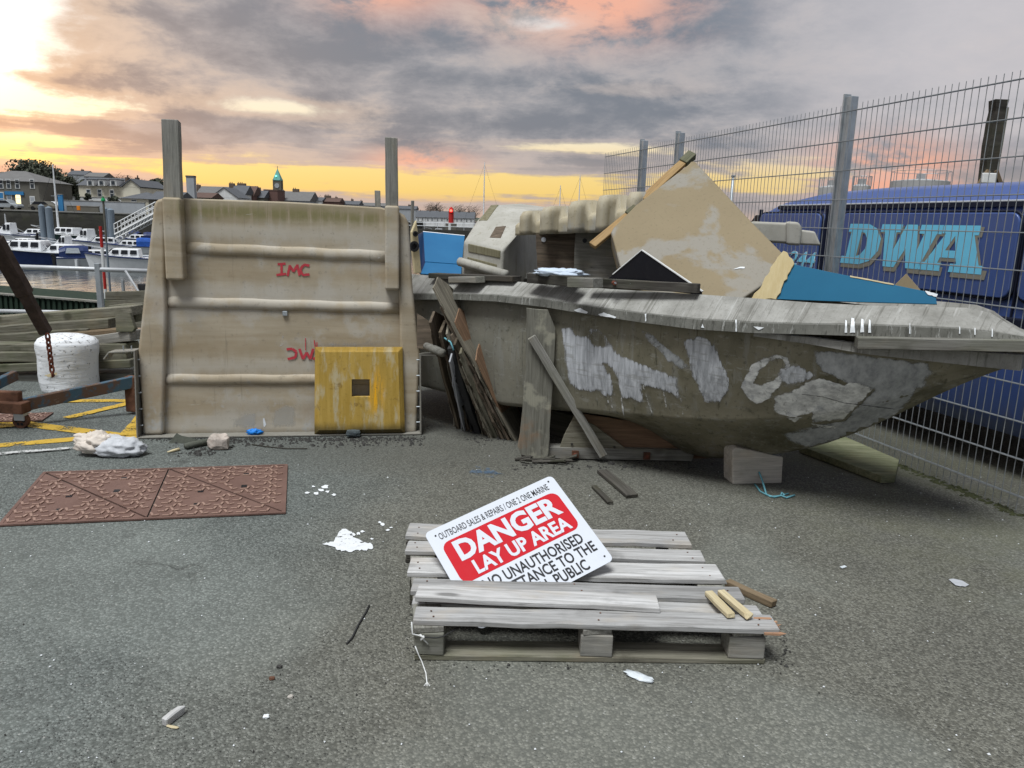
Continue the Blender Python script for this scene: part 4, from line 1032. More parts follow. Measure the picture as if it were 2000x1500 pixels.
# wedge under the bow flange
lay('bow_wedge', 'wood_grey', 'long grey wooden batten wedged between the two flanges at the bow', (1672, 668), (2010, 674), 3.66, 3.5, .09, .055, 'batten', 8)
# ------------------------------------------------------------------ moulds stacked on and behind the hull
def quadface(mb, pts): return mb.add(pts, [tuple(range(len(pts)))])
c5 = lambda x, y: (720 + x / 4.69, 300 + y / 4.69)
c6 = lambda x, y: (1140 + x / 4.69, 250 + y / 4.69)
def cab():
    y0 = 6.2
    def Q(x, y, d): return onY(*c5(x, y), d)
    A, B = Q(862, 800, 6.05), Q(1225, 880, 5.75)        # top of the front low wall (left, right)
    C, D = Q(1000, 600, 6.35), Q(1400, 720, 6.12)       # sill of the upper windscreen
    E_, F_ = Q(1105, 470, 6.7), Q(1470, 520, 6.5)       # roof front edge
    G_, H_ = Q(1380, 455, 7.3), Q(1700, 500, 7.1)       # roof back edge
    n1_ = (B - A).cross(C - A); D = onP(*c5(1400, 720), A, n1_); n2_ = (D - C).cross(E_ - C); F_ = onP(*c5(1470, 520), C, n2_)
    a, b = A + Vector((0, -.01, -.55)), B + Vector((0, -.01, -.55))
    k, k2 = Q(1560, 760, 6.35), None
    root = thing('wheelhouse_mould', 'pale grey wheelhouse mould with sloping windscreen and window recesses behind the hull', 'boat mould', (A.x, A.y, 0))
    o = root.location
    mb = MB(); n = lambda *p: [q - o for q in p]
    Hb = H_ + Vector((.1, .3, -.8)); Gb = G_ + Vector((-.2, .3, -.8)); a0 = Vector((a.x, a.y, a.z)); b0 = b
    back_r = Vector((D.x + .25, D.y + .9, a.z)); back_l = Vector((A.x - .05, A.y + 1.2, a.z))
    P = n(A, B, D, C, E_, F_, H_, G_, a, b, back_r, back_l)
    mb.add(P, [(0, 1, 2, 3), (3, 2, 5, 4), (4, 5, 6, 7), (8, 9, 1, 0), (9, 10, 6, 5, 2, 1), (10, 11, 7, 6), (11, 8, 0, 3, 4, 7), (8, 11, 10, 9)])
    mb.build('shell', 'grey_grp', root, bevel=.03, seg=3, smooth=2, ang=15)
    # recesses: side glass, fore hatch and algae panels
    def patch(name, mat, pts, pl, off, th=.012):
        p0, p1, p2 = pl; nn = (p1 - p0).cross(p2 - p0).normalized()
        if nn.dot(p0 - CAM) > 0: nn = -nn
        ws = [onP(*c5(*q), p0, nn) - o for q in pts]; m = MB(); k_ = len(ws)
        m.add([w + nn * off for w in ws] + [w - nn * th for w in ws], [tuple(range(k_)), tuple(range(2 * k_ - 1, k_ - 1, -1))] + [(i, (i + 1) % k_, (i + 1) % k_ + k_, i + k_) for i in range(k_)])
        return m.build(name, mat, root, bevel=.004)
    patch('windscreen_recess', 'green_patch', ((1120, 475), (1190, 470), (1085, 615), (1010, 612)), (C, D, E_), .004, .03)
    patch('hatch_recess', 'ply_dark', ((1165, 672), (1258, 665), (1210, 775), (1108, 770)), (A, B, D), .004, .03)
    patch('algae_panel', 'green_patch', ((915, 825), (1205, 890), (1205, 958), (915, 900)), (A, B, a), .006)
    patch('algae_panel', 'green_patch', ((905, 945), (1175, 1015), (1175, 1070), (905, 1000)), (A, B, a), .003)
    base = Q(835, 990, 6.0); e2 = Q(1260, 1110, 5.68)
    MB().tube([base - o, base.lerp(e2, .5) - o, e2 - o], .035, 10).build('base_roll', 'grey_grp', root, smooth=True)
cab()
def flutes():
    "ribbed tan moulding: half-round flutes across a sloping sheet"
    A, B = onY(1005, 452, 5.9), onY(1215, 446, 5.3); F = Fr(Vector((A.x, A.y, 0)), Vector((B.x - A.x, B.y - A.y, 0)), 0)
    root = thing('ribbed_mould', 'tan ribbed moulding with four upright rounded flutes resting on plywood stands', 'boat mould', F.m)
    top = [F.at(*c5(x, y)) for x, y in ((1350, 620), (1450, 590), (1455, 520), (1530, 515), (1530, 570), (1655, 530), (1680, 445), (1800, 445), (1760, 490), (1880, 500), (1935, 480), (1950, 430), (2060, 440), (2080, 490), (2240, 500))]
    bot = [F.at(*c5(x, y))[1] for x, y in ((1340, 750), (2260, 690))]
    x0, x1 = top[0][0], top[-1][0] + .38; Lx = x1 - x0
    # profile in plan: flat bays and bulging flutes
    fl = [(.115, .035), (.275, .045), (.475, .048), (.66, .04), (.85, .04)]
    def yo(u):
        y = 0
        for c, w in fl:
            t = (u - c) / w
            if abs(t) < 1: y = max(y, .095 * math.sqrt(max(0, 1 - t ** 4)))
        return -y
    def zt(u):
        b = bot[0] + (bot[1] - bot[0]) * u * 1.2
        h = .088 + .05 * min(1, u * 1.4)
        for c, w in fl:
            if abs((u - c) / w) < 1: h = .150 + .085 * min(1, u * 1.4)
        return b + h
    mb = MB(); N = 150
    def fn(i, j):
        u = i; b = bot[0] + (bot[1] - bot[0]) * u
        if j < .5: t = j / .5; return (x0 + Lx * u, yo(u), b + (zt(u) - b) * t)
        t = (j - .5) / .5; return (x0 + Lx * u, yo(u) + .03 + .5 * t, zt(u) + .012 * math.sin(t * 3) - .1 * t * t)
    mb.grid(fn, N, 10); mb.build('ribbed_sheet', 'flute_tan', root, smooth=True, solid=.012)
    for j, (p, lab) in enumerate((((1480, 2.0), 0),)): pass
    return root
flutes()
def stand(label, pts, d, mat, yaw=0., th=.018):
    A = onY(*pts[0], d); F = Fr((A.x, A.y, 0), (math.cos(yaw), math.sin(yaw), 0), 0)
    r = thing('plywood_stand', label, 'board', F.m); flat('panel', mat, pts, F, 0, th, r, amp=.002)
    return r, F
r1, f1 = stand('dark grey plywood board standing under the left of the ribbed moulding', ((1046, 458), (1124, 450), (1122, 540), (1050, 540)), 5.75, 'ply_dark', -.25)
x, z = f1.at(1062, 468, -.003); MB().tube([(x, -.006, z), (x, .004, z)], .018, 12).build('plug', 'grey_gel', r1)
r2, f2 = stand('grey plywood board with a stained patch standing under the right of the ribbed moulding', ((1124, 448), (1215, 440), (1215, 545), (1120, 545)), 5.6, 'wood_grey', -.2)
x, z = f2.at(1142, 470, -.003); MB().tube([(x, -.004, z), (x, .004, z)], .016, 12).build('bolt_hole', 'sign_black', r2)
# blue shell and the cream flanged mould edge left of the wheelhouse
def blue_shell():
    A = onY(818, 520, 6.6); F = Fr((A.x, A.y, 0), (1, .05, 0), 0); root = thing('blue_shell', 'bright blue open moulding between the tan mould and the wheelhouse mould', 'boat mould', F.m)
    p = lambda *q: F.at(*q)
    top = [F.at(*c5(*q)) for q in ((460, 725), (870, 765))]; bt = [F.at(*c5(*q)) for q in ((505, 1000), (850, 1025))]
    mb = MB(); mb.add([(top[0][0], .5, top[0][1]), (top[1][0], .5, top[1][1]), (bt[1][0], .12, bt[1][1]), (bt[0][0], .12, bt[0][1])], [(0, 1, 2, 3)])
    mb.build('inner_face', 'blue_shell', root, solid=.012)
    t0, t1 = top; MB().tube([(t0[0], .5, t0[1]), (t1[0], .5, t1[1])], .008, 6).build('rim', 'galv_pale', root)
    b0, b1 = bt; mb = MB(); mb.add([(b0[0], .12, b0[1] - .005), (b1[0], .12, b1[1] - .005), (b1[0], -.1, b1[1] - .09), (b0[0] - .02, -.1, b0[1] - .09)], [(0, 1, 2, 3)]); mb.build('lower_face', 'blue_shell', root, solid=.012)
    mb = MB(); mb.add([(t0[0], .5, t0[1]), (b0[0], .12, b0[1]), (b0[0] - .02, -.1, b0[1] - .09), (t0[0] - .06, -.1, t0[1] - .05)], [(0, 1, 2, 3)]); mb.build('side_face', 'navy', root, solid=.012)
blue_shell()
def cream_edge():
    A = onY(812, 530, 6.1); F = Fr((A.x, A.y, 0), (.8, .6, 0), 0); root = thing('cream_flange', 'narrow cream mould flange with round holes beside the blue moulding', 'boat mould', F.m)
    pl = [F.at(*c5(*q)) for q in ((395, 720), (440, 610), (450, 700), (465, 850), (485, 1095), (425, 1100), (405, 900))]
    MB().prism(pl, 0, .03).build('flange', 'cream', root, bevel=.006)
    for q, r in (((425, 735), .022), ((415, 850), .042)):
        x, z = F.at(*c5(*q), -.004)
        MB().lathe([(r, 0), (r, .006), (r * .55, .006), (r * .55, 0)], 16).build('ring', 'dark_rubber', root, Matrix.Translation((x, -.007, z)) @ Matrix.Rotation(R(90), 4, 'X')); MB().lathe([(r * .5, 0), (r * .5, .003)], 12).build('hole', 'sign_black', root, Matrix.Translation((x, -.003, z)) @ Matrix.Rotation(R(90), 4, 'X'))
    plank('batten', 'wood_post', (F.at(*c5(425, 720))[0], .05, F.at(*c5(425, 720))[1] - .1), (F.at(*c5(432, 430))[0], .05, F.at(*c5(432, 430))[1]), .022, .02, root, (0, 1, 0))
cream_edge()
# the big tilted tan tray with two battens
def tray():
    # plane through three surveyed corners
    P1, P2, P3 = onY(*c6(985, 300), 5.3), onY(*c6(1900, 1215), 4.62), onY(*c6(255, 945), 4.95)
    n = (P2 - P1).cross(P3 - P1).normalized()
    if n.dot(P1 - CAM) > 0: n = -n
    x = (P2 - P1).normalized(); z = (P3 - P1); z = -(z - x * z.dot(x)).normalized(); y = z.cross(x)
    root = thing('tilted_tray', 'large tan moulded tray tipped on its corner in the hull with two wooden battens', 'boat mould', basis(P1, x, y, z)); inv = root.matrix_world.inverted()
    sgn = -1 if (inv @ CAM).y < 0 else 1
    L = lambda q: (lambda v: (v.x, v.z))(inv @ onP(*c6(*q), P1, n))
    out = [L(q) for q in ((960, 330), (985, 300), (1020, 300), (1190, 480), (1535, 850), (1880, 1200), (1640, 1440), (1400, 1600), (700, 1600), (420, 1420), (330, 1255), (250, 950), (275, 905), (480, 700))]
    MB().prism(out, 0, -sgn * .16).build('tray_shell', 'tan_panel', root, bevel=.035, seg=3, smooth=2)
    for (a, b, e0, e1, c) in (((60, 1010), (490, 690), (330, 800), (450, 690), .5), ((528, 585), (1000, 190), (870, 320), (985, 215), .5)):
        pa, pb = L(((a[0] + 15), a[1] + 20)), L(b)
        va, vb = Vector((pa[0], sgn * .0 - sgn * .05, pa[1])), Vector((pb[0], -sgn * .05, pb[1])); d = (vb - va)
        plank('batten', 'batten', va, va + d * .80, .055, .03, root, (0, 1, 0), 0, 4); plank('batten_end', 'batten_end', va + d * .80, vb, .062, .05, root, (0, 1, 0), 0, 5)
    def hit(px, py): return onP(px, py, P1, n), n
    decal('bird_lime', 'paint_white', [c6(*q) for q in ((1370, 1298), (1430, 1275), (1475, 1275), (1470, 1290), (1420, 1290))], hit, root, 4, None, .3, 2, .004)
    return root
tray()
# black glossy panel corner
F = Fr(onY(1250, 560, 4.42) * 1, (1, -.72, 0), R(3)); F.m.translation.z = 0; F.i = F.m.inverted()
r = thing('glossy_panel', 'glossy black triangular panel corner with a white edge in front of the tray', 'panel', F.m)
flat('face', 'black_panel', [c6(*q) for q in ((530, 1118), (1080, 1500), (1080, 1530), (200, 1430), (200, 1400))], F, 0, .01, r)
flat('edge_strip', 'white_paint', [c6(*q) for q in ((530, 1112), (1090, 1492), (1082, 1502), (530, 1124))], F, -.006, .016, r, .001); flat('edge_strip', 'white_paint', [c6(*q) for q in ((530, 1112), (530, 1122), (265, 1345), (260, 1338))], F, -.007, .017, r, .001)
# blue panel with torn cream end
F = Fr(onY(1520, 575, 4.35) * 1, (1, -.62, 0), R(25)); F.m.translation.z = 0; F.i = F.m.inverted()
A = onY(1520, 575, 4.35); F = Fr(A, (1, -.62, 0), R(20))
r = thing('broken_panel', 'broken flat blue panel with a frayed cream end lying on the gunwale', 'panel', F.m)
flat('blue_face', 'blue_panel', ((1549, 516), (1625, 532), (1745, 556), (1808, 569), (1832, 574), (1828, 582), (1830, 594), (1620, 588), (1514, 584)), F, 0, .012, r, .001)
flat('frayed_end', 'frayed_cream', ((1466, 584), (1488, 556), (1512, 510), (1530, 488), (1546, 506), (1549, 517), (1530, 556), (1515, 584)), F, -.012, .03, r, .002, .006, 4, .02)
flat('torn_edge', 'paint_white', ((1806, 568), (1832, 574), (1829, 580), (1812, 575)), F, -.004, .01, r, .001, .002, 5, .01); flat('torn_edge', 'cream', ((1660, 538), (1745, 554), (1746, 557), (1660, 541)), F, -.003, .008, r, .001, .001, 6, .02)
F = Fr(onY(1770, 570, 4.3), (1, -.4, 0), R(10)); o = flat('tan_offcut', 'tan_panel', ((1748, 556), (1770, 534), (1798, 566), (1790, 575), (1750, 572)), F, 0, .02, None); o.matrix_world = F.m
tag(o, 'small triangular tan offcut poking up behind the blue panel', 'offcut')
# grey moulding right of the tray
A = onY(1480, 470, 5.6); F = Fr((A.x, A.y, 0), (1, -.3, 0), 0); r = thing('grey_moulding', 'long grey moulding with a rounded end resting behind the tilted tray', 'boat mould', F.m)
pl = [F.at(*q) for q in ((1466, 432), (1560, 436), (1562, 478), (1450, 470))]; MB().prism(pl, 0, .25).build('beam', 'grey_grp', r, bevel=.02, seg=3, smooth=2)
pl = [F.at(*q) for q in ((1535, 432), (1560, 434), (1566, 445), (1563, 480), (1535, 478))]; MB().prism(pl, -.03, .25).build('collar', 'grey_grp', r, bevel=.02, seg=3, smooth=2)
pl = [F.at(*q) for q in ((1560, 448), (1592, 452), (1604, 480), (1560, 478))]; MB().prism(pl, .0, .2).build('nose', 'grey_grp', r, bevel=.015, seg=2, smooth=2)
# ------------------------------------------------------------------ steel mesh fence
FA, FB = onG(2000, 1010), onG(1640, 862); FT = (FB - FA).normalized()
def fpt(s, z=0.): return FA + FT * s + Vector((0, 0, z))
FH = 2.34
def fence():
    posts = [1.85, 4.37, 5.22]; end = 6.2
    wm = MB().tube([(0, 0, 0), (0, 0, FH - .015)], .0024, 5).mesh('wire')
    for i, s in enumerate(posts):
        F = Fr(fpt(s), FT)
        r = thing('fence_post', ('nearest tall galvanised steel fence post in front of the blue van lettering', 'galvanised fence post behind the tip of the tilted tray', 'farthest galvanised fence post near the end of the mesh fence')[i], 'fence post', F.m)
        y = -.035   # posts stand on the yard side
        MB().box(-.03, .03, y - .06, y, 0, FH + .07).build('post', 'galv', r, bevel=.004)
        MB().box(.031, .045, y - .045, y + .012, .0, FH + .09).build('clamp_rail', 'galv', r, bevel=.002)
        for z in (.35, 1.25, 2.2): MB().tube([(.046, y - .02, z), (.058, y - .02, z)], .01, 6).build('clamp_bolt', 'galv_pale', r)
        MB().box(-.09, .09, y - .1, y + .06, 0.004, .014).build('base_plate', 'galv', r, bevel=.002)
    spans = list(zip([-.67] + posts, posts + [end])); k = 0
    labs = ('fence panel of steel mesh in front of the van at the right edge', 'long steel mesh fence panel behind the tray and the blue panel', 'narrow steel mesh fence panel between the two far posts', 'last steel mesh fence panel at the far end of the fence')
    for i, (a, b) in enumerate(spans):
        F = Fr(fpt(a), FT); r = thing('mesh_panel', labs[i], 'fence panel', F.m); L = b - a
        for z in [.10 + .2 * j for j in range(12)]:
            z = min(z, FH - .03)
            for dy in (-.0065, .0065):
                MB().tube([(.0, dy, z), (L, dy, z)], .0034, 5).build('horizontal_wire', 'wire', r)
        x = .025
        while x < L:
            if a + x > -.45:
                o = bpy.data.objects.new('vertical_wire', wm); COL.objects.link(o); o.parent = r; o.location = (x, 0, .02)
                if not wm.materials: wm.materials.append(MAT('wire'))
            x += .05
fence()
# ------------------------------------------------------------------ blue van behind the fence
VN = Vector((-FT.y, FT.x, 0)); VN = VN if VN.x > 0 else -VN
VO = FA + VN * .50
VF = Fr(VO, -FT, 0)
def van():
    r = thing('blue_van', 'dark blue panel van with pale blue DWA lettering parked behind the mesh fence', 'van', VF.m)
    g = lambda px, py, y=0.: VF.at(px, py, y)
    zt = (g(1700, 369, .35)[1] + g(1950, 350, .35)[1]) / 2; zg = (g(1650, 403, .06)[1] + g(1980, 391, .06)[1]) / 2
    x1 = 1.9; xf = g(1445, 420)[0]
    zs = .27
    def sec(x, k, top):
        zt_ = zs + (top - zs)
        half = [(-.0 + .02, zs), (-.02, zs + .12), (-.03, .75), (-.02, 1.0), (.0, 1.25), (.03, min(zg - .06, top - .14)), (.05, min(zg, top - .10)), (.10, min(zg + .02, top - .08)), (.16, top - .05), (.32, top - .012), (.6, top)]
        pts = half + [(1.9 - y, z) for y, z in half[::-1]]
        return [(x, y, z) for y, z in pts]
    xf = max(xf, -99)
    xs = [(xf - 1.15, 1.02), (xf - .9, 1.12), (xf - .45, 1.28), (xf - .30, 1.42), (xf + .25, zt - .16), (xf + .5, zt - .07), (xf + .9, zt - .02), (xf + 1.6, zt), (x1 - .4, zt), (x1, zt - .02)]
    mb = MB().loft([sec(x, 0, t) for x, t in xs]); mb.build('body', 'van_blue', r, smooth=True, bevel=0)
    # rain gutter: pin line and the shadow gap under it
    L0, L1 = xf + .6, x1 - .05
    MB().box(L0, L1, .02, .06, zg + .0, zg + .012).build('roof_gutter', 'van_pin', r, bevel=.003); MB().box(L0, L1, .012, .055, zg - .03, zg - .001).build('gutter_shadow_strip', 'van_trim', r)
    def rrect(x0, x1_, z0, z1, rad, n=5):
        out = []
        for cx, cz, a in ((x1_ - rad, z1 - rad, 0), (x0 + rad, z1 - rad, 90), (x0 + rad, z0 + rad, 180), (x1_ - rad, z0 + rad, 270)):
            out += [(cx + rad * math.cos(R(a + 90 * i / n)), cz + rad * math.sin(R(a + 90 * i / n))) for i in range(n + 1)]
        return out
    def panel(x0, x1_, z0, z1, nm):
        pl = rrect(x0, x1_, z0, z1, .07)
        MB().tube([(x, -.032, z) for x, z in pl], .009, 8, closed=True).build('panel_groove', 'van_trim', r, smooth=True)
        return MB().prism(rrect(x0 + .008, x1_ - .008, z0 + .008, z1 - .008, .065), -.052, .02).build(nm, 'van_blue', r, bevel=.008, seg=3, smooth=2)
    a = g(1640, 500)[0]; b = g(1990, 500)[0]; zA = (g(1660, 418)[1] + g(1960, 409)[1]) / 2; zB = (g(1650, 552)[1] + g(1960, 580)[1]) / 2
    panel(a + .02, b + .02, zB, zA, 'side_panel'); 
    c = g(1487, 480)[0]; d = g(1612, 480)[0]; panel(c, d - .02, zB, zA, 'door_panel')
    panel(b + .06, x1 - .1, zB, zA, 'rear_panel')
    e = MB().box(xf - .7, x1 - .05, -.045, .0, zB - .17, zB - .10); e.build('rub_rail', 'van_trim', r, bevel=.01)
    # lettering with a drop shadow
    x0, x1_ = g(1648, 480, -.055)[0], g(1932, 480, -.055)[0]; z1 = (g(1660, 440, -.055)[1] + g(1930, 437, -.055)[1]) / 2; z0 = (g(1650, 519, -.055)[1] + g(1930, 531, -.055)[1]) / 2
    slab('DWA', r, x0, x1_, z0, z1, -.0555, 'van_cyan', 'van_grey', .18)
    x0, x1_ = g(1540, 510, -.055)[0], g(1592, 510, -.055)[0]; z1 = g(1570, 492, -.055)[1]; z0 = g(1570, 521, -.055)[1]
    o = text_fit('number_lettering', '244', 'white_paint', r, x0 - .004, x1_ + .004, z0 - .004, z1 + .004, -.0545, .2, .008); o = text_fit('number_lettering', '244', 'van_cyan', r, x0, x1_, z0, z1, -.057, .2, .004)
    for sx_ in (c - .03, d + .005, b + .035): MB().box(sx_, sx_ + .008, -.036, .0, zB - .35, zA + .03).build('door_seam', 'van_trim', r)
    MB().box(d - .16, d - .05, -.07, -.04, zB - .06, zB - .03).build('door_handle', 'van_trim', r, bevel=.008)
    MB().lathe([(.07, 0), (.07, .012), (.05, .018)], 16).build('fuel_cap', 'van_blue', r, Matrix.Translation((b - .1, -.035, zB - .3)) @ Matrix.Rotation(R(90), 4, 'X'))
    for wx in (xf - .2, x1 - .55):
        w = MB().lathe([(.20, .0), (.31, .0), (.33, .04), (.33, .18), (.31, .22), (.18, .22)], 24).build('wheel', 'tyre', r, Matrix.Translation((wx, .0, .33)) @ Matrix.Rotation(R(-90), 4, 'X')); 
        MB().lathe([(.05, .0), (.19, .02), (.20, .05), (.20, .16)], 18).build('rim', 'galv', w)
    MB().box(xf - .9, x1 - .1, .15, 1.75, .25, .36).build('underbody', 'van_trim', r)
    # windscreen and cab window
    MB().add([(xf - .42, .1, 1.36), (xf - .42, 1.8, 1.36), (xf + .2, 1.7, zt - .2), (xf + .2, .2, zt - .2)], [(0, 1, 2, 3)]).build('windscreen', 'black_glass', r, solid=.02)
    MB().prism([(xf - .2, 1.2), (xf + .35, 1.2), (xf + .35, zg - .08), (xf + .28, zg - .08)], -.005, .05).build('cab_window', 'black_glass', r, bevel=.005)
def slab(txt, parent, x0, x1, z0, z1, y, m1, m2, sh):
    "heavy slab-serif italic capitals drawn as polygons, with a grey offset shadow"
    G = {'D': ([(.02, 0), (.55, 0), (.80, .10), (.97, .36), (.97, .66), (.80, .90), (.58, 1), (.06, 1), (.06, .80), (.14, .80), (.14, .18), (.02, .18)], [(.42, .2), (.52, .24), (.62, .4), (.62, .62), (.52, .78), (.42, .8)]),
         'W': ([(.0, .82), (.08, .82), (.19, 0), (.38, 0), (.50, .45), (.58, 0), (.78, 0), (.93, .80), (1.0, .80), (1.0, 1), (.66, 1), (.66, .80), (.74, .80), (.69, .42), (.60, 1), (.42, 1), (.30, .42), (.28, .82), (.36, .82), (.36, 1), (.0, 1)], None),
         'A': ([(.0, 0), (.36, 0), (.36, .18), (.29, .18), (.31, .30), (.56, .30), (.59, .18), (.50, .18), (.50, 0), (1.0, 0), (1.0, .18), (.93, .18), (.74, .8), (.80, .8), (.80, 1), (.24, 1), (.24, .82), (.30, .82), (.08, .18), (.0, .18)], [(.36, .46), (.52, .46), (.455, .78)])}
    W = (x1 - x0); spans = [(0, .30), (.275, .70), (.61, 1.0)]
    for ch, (a, b) in zip(txt, spans):
        out, hole = G[ch]
        for dx, dz, yy, m, nm, gr in ((.018, -.020, y, m2, 'letter_shadow', .012), (0, 0, y - .0012, m1, 'letter', 0)):
            def T(p):
                x, z = p; cx = .5; return (x0 + W * (a + (b - a) * x) + (z - .5) * sh * (z1 - z0) + dx + (x - .5) * gr * 2, z0 + (z1 - z0) * z + dz + (z - .5) * gr * 2)
            def solid(oo, hh):
                pts = [Vector(T(p)) for p in oo]; ed = [(i, (i + 1) % len(pts)) for i in range(len(pts))]
                if hh:
                    k = len(pts); pts += [Vector(T(p)) for p in hh]; ed += [(k + i, k + (i + 1) % len(hh)) for i in range(len(hh))]
                v, e, f, *_ = delaunay_2d_cdt(pts, ed, [], 0, 1e-5); mb = MB(); po = [T(p) for p in oo]; ph = [T(p) for p in hh] if hh else None
                mb.v = [Vector((p.x, yy, p.y)) for p in v]
                for t in f:
                    c = sum((v[i] for i in t), Vector((0, 0))) / len(t)
                    if inside(c, po) and not (ph and inside(c, ph)): mb.f.append(tuple(t))
                return mb
            solid(out, hole).build(nm, m, parent)
van()
# ------------------------------------------------------------------ fender pile, lamp pole and tanks beyond the van
def pile():
    y = 11.5; B = onY(1928, 345, y); T = onY(1952, 196, y); b = Vector((B.x - (T.x - B.x) * (B.z / (T.z - B.z)), y, 0))
    r = thing('fender_pile', 'dark ragged timber fender pile standing up behind the blue van', 'pile', b); d = (T - b)
    rr = random.Random(2); mb = MB(); rings = []
    for i in range(23):
        t = i / 22; p = d * t; w = .085 + rr.uniform(-.012, .012); rings.append([p + Vector((-w * 1.0 + rr.uniform(-.02, .01), -w, 0)), p + Vector((w * .85, -w, 0)), p + Vector((w * .85, w, 0)), p + Vector((-w, w, 0))])
    mb.loft(rings).build('pile', 'wood_dark', r); MB().loft([[q + Vector((.085 + .0, 0, 0)) + Vector(o) for o in ((-.01, -.08, 0), (.02, -.08, 0), (.02, .08, 0), (-.01, .08, 0))] for q in (d * .05, d * .97)]).build('side_batten', 'wood_grey', r)
    for sx in (-1, 1):
        p = d * ((B.z - .02) / T.z); plank('strut', 'wood_brown', p + Vector((sx * .17, -.1, -.12)), p + Vector((sx * .05, -.1, .10)), .06, .04, r, (0, 1, 0))
    MB().box(-.05 + (d * (B.z / T.z)).x - .1, .05 + (d * (B.z / T.z)).x, -.16, -.1, B.z - .1, B.z + .04).build('white_cap', 'white_paint', r, bevel=.01)
pile()
def pole(name, label, px, top, bot, y, rad, mat='galv', cat='pole', zb=0.):
    T = onY(px, top, y); r = thing(name, label, cat, (T.x, y, zb)); MB().tube([(0, 0, 0), (0, 0, (T.z - zb) * .5), (0, 0, T.z - zb)], [rad * 1.15, rad, rad * .8], 8).build('shaft', mat, r, smooth=True); return r, T
r_, T_ = pole('lamp_pole', 'slim grey pole rising behind the tilted tray against the yellow sky', 1432, 344, 400, 22, .05)
MB().box(-.05, .05, -.05, .05, T_.z - .02, T_.z + .03).build('cap', 'galv', r_, bevel=.01)
for i, (x0, x1_, y0, lb) in enumerate(((1600, 1650, 367, 'low pale storage tank on the skyline left of the near fence post'), (1745, 1850, 355, 'long cream storage tank on the skyline above the van roof'), (1665, 1700, 364, 'small grey plant box on the skyline beside the near fence post'))):
    y = 75; A, B = onY(x0, y0, y), onY(x1_, y0, y); rad = (B.x - A.x) / 2; c = (A + B) / 2; r = thing('storage_tank', lb, 'tank', (c.x, y, 0)); h = c.z
    MB().lathe([(rad, 0), (rad, h), (rad * .96, h + .05), (rad * .3, h + .22)], 24).build('shell', 'h_tank', r, smooth=False)
    for k in range(12):
        a = R(30 * k); p = Vector((math.cos(a) * rad, math.sin(a) * rad, h)); q = Vector((math.cos(a + R(30)) * rad, math.sin(a + R(30)) * rad, h)); MB().tube([p, p + Vector((0, 0, .9))], .03, 5).build('rail_post', 'galv', r); MB().tube([p + Vector((0, 0, .9)), q + Vector((0, 0, .9))], .025, 5).build('rail', 'galv', r)
    MB().box(-.3, .3, -.3, .3, h, h + .7).build('roof_box', 'h_tank', r)
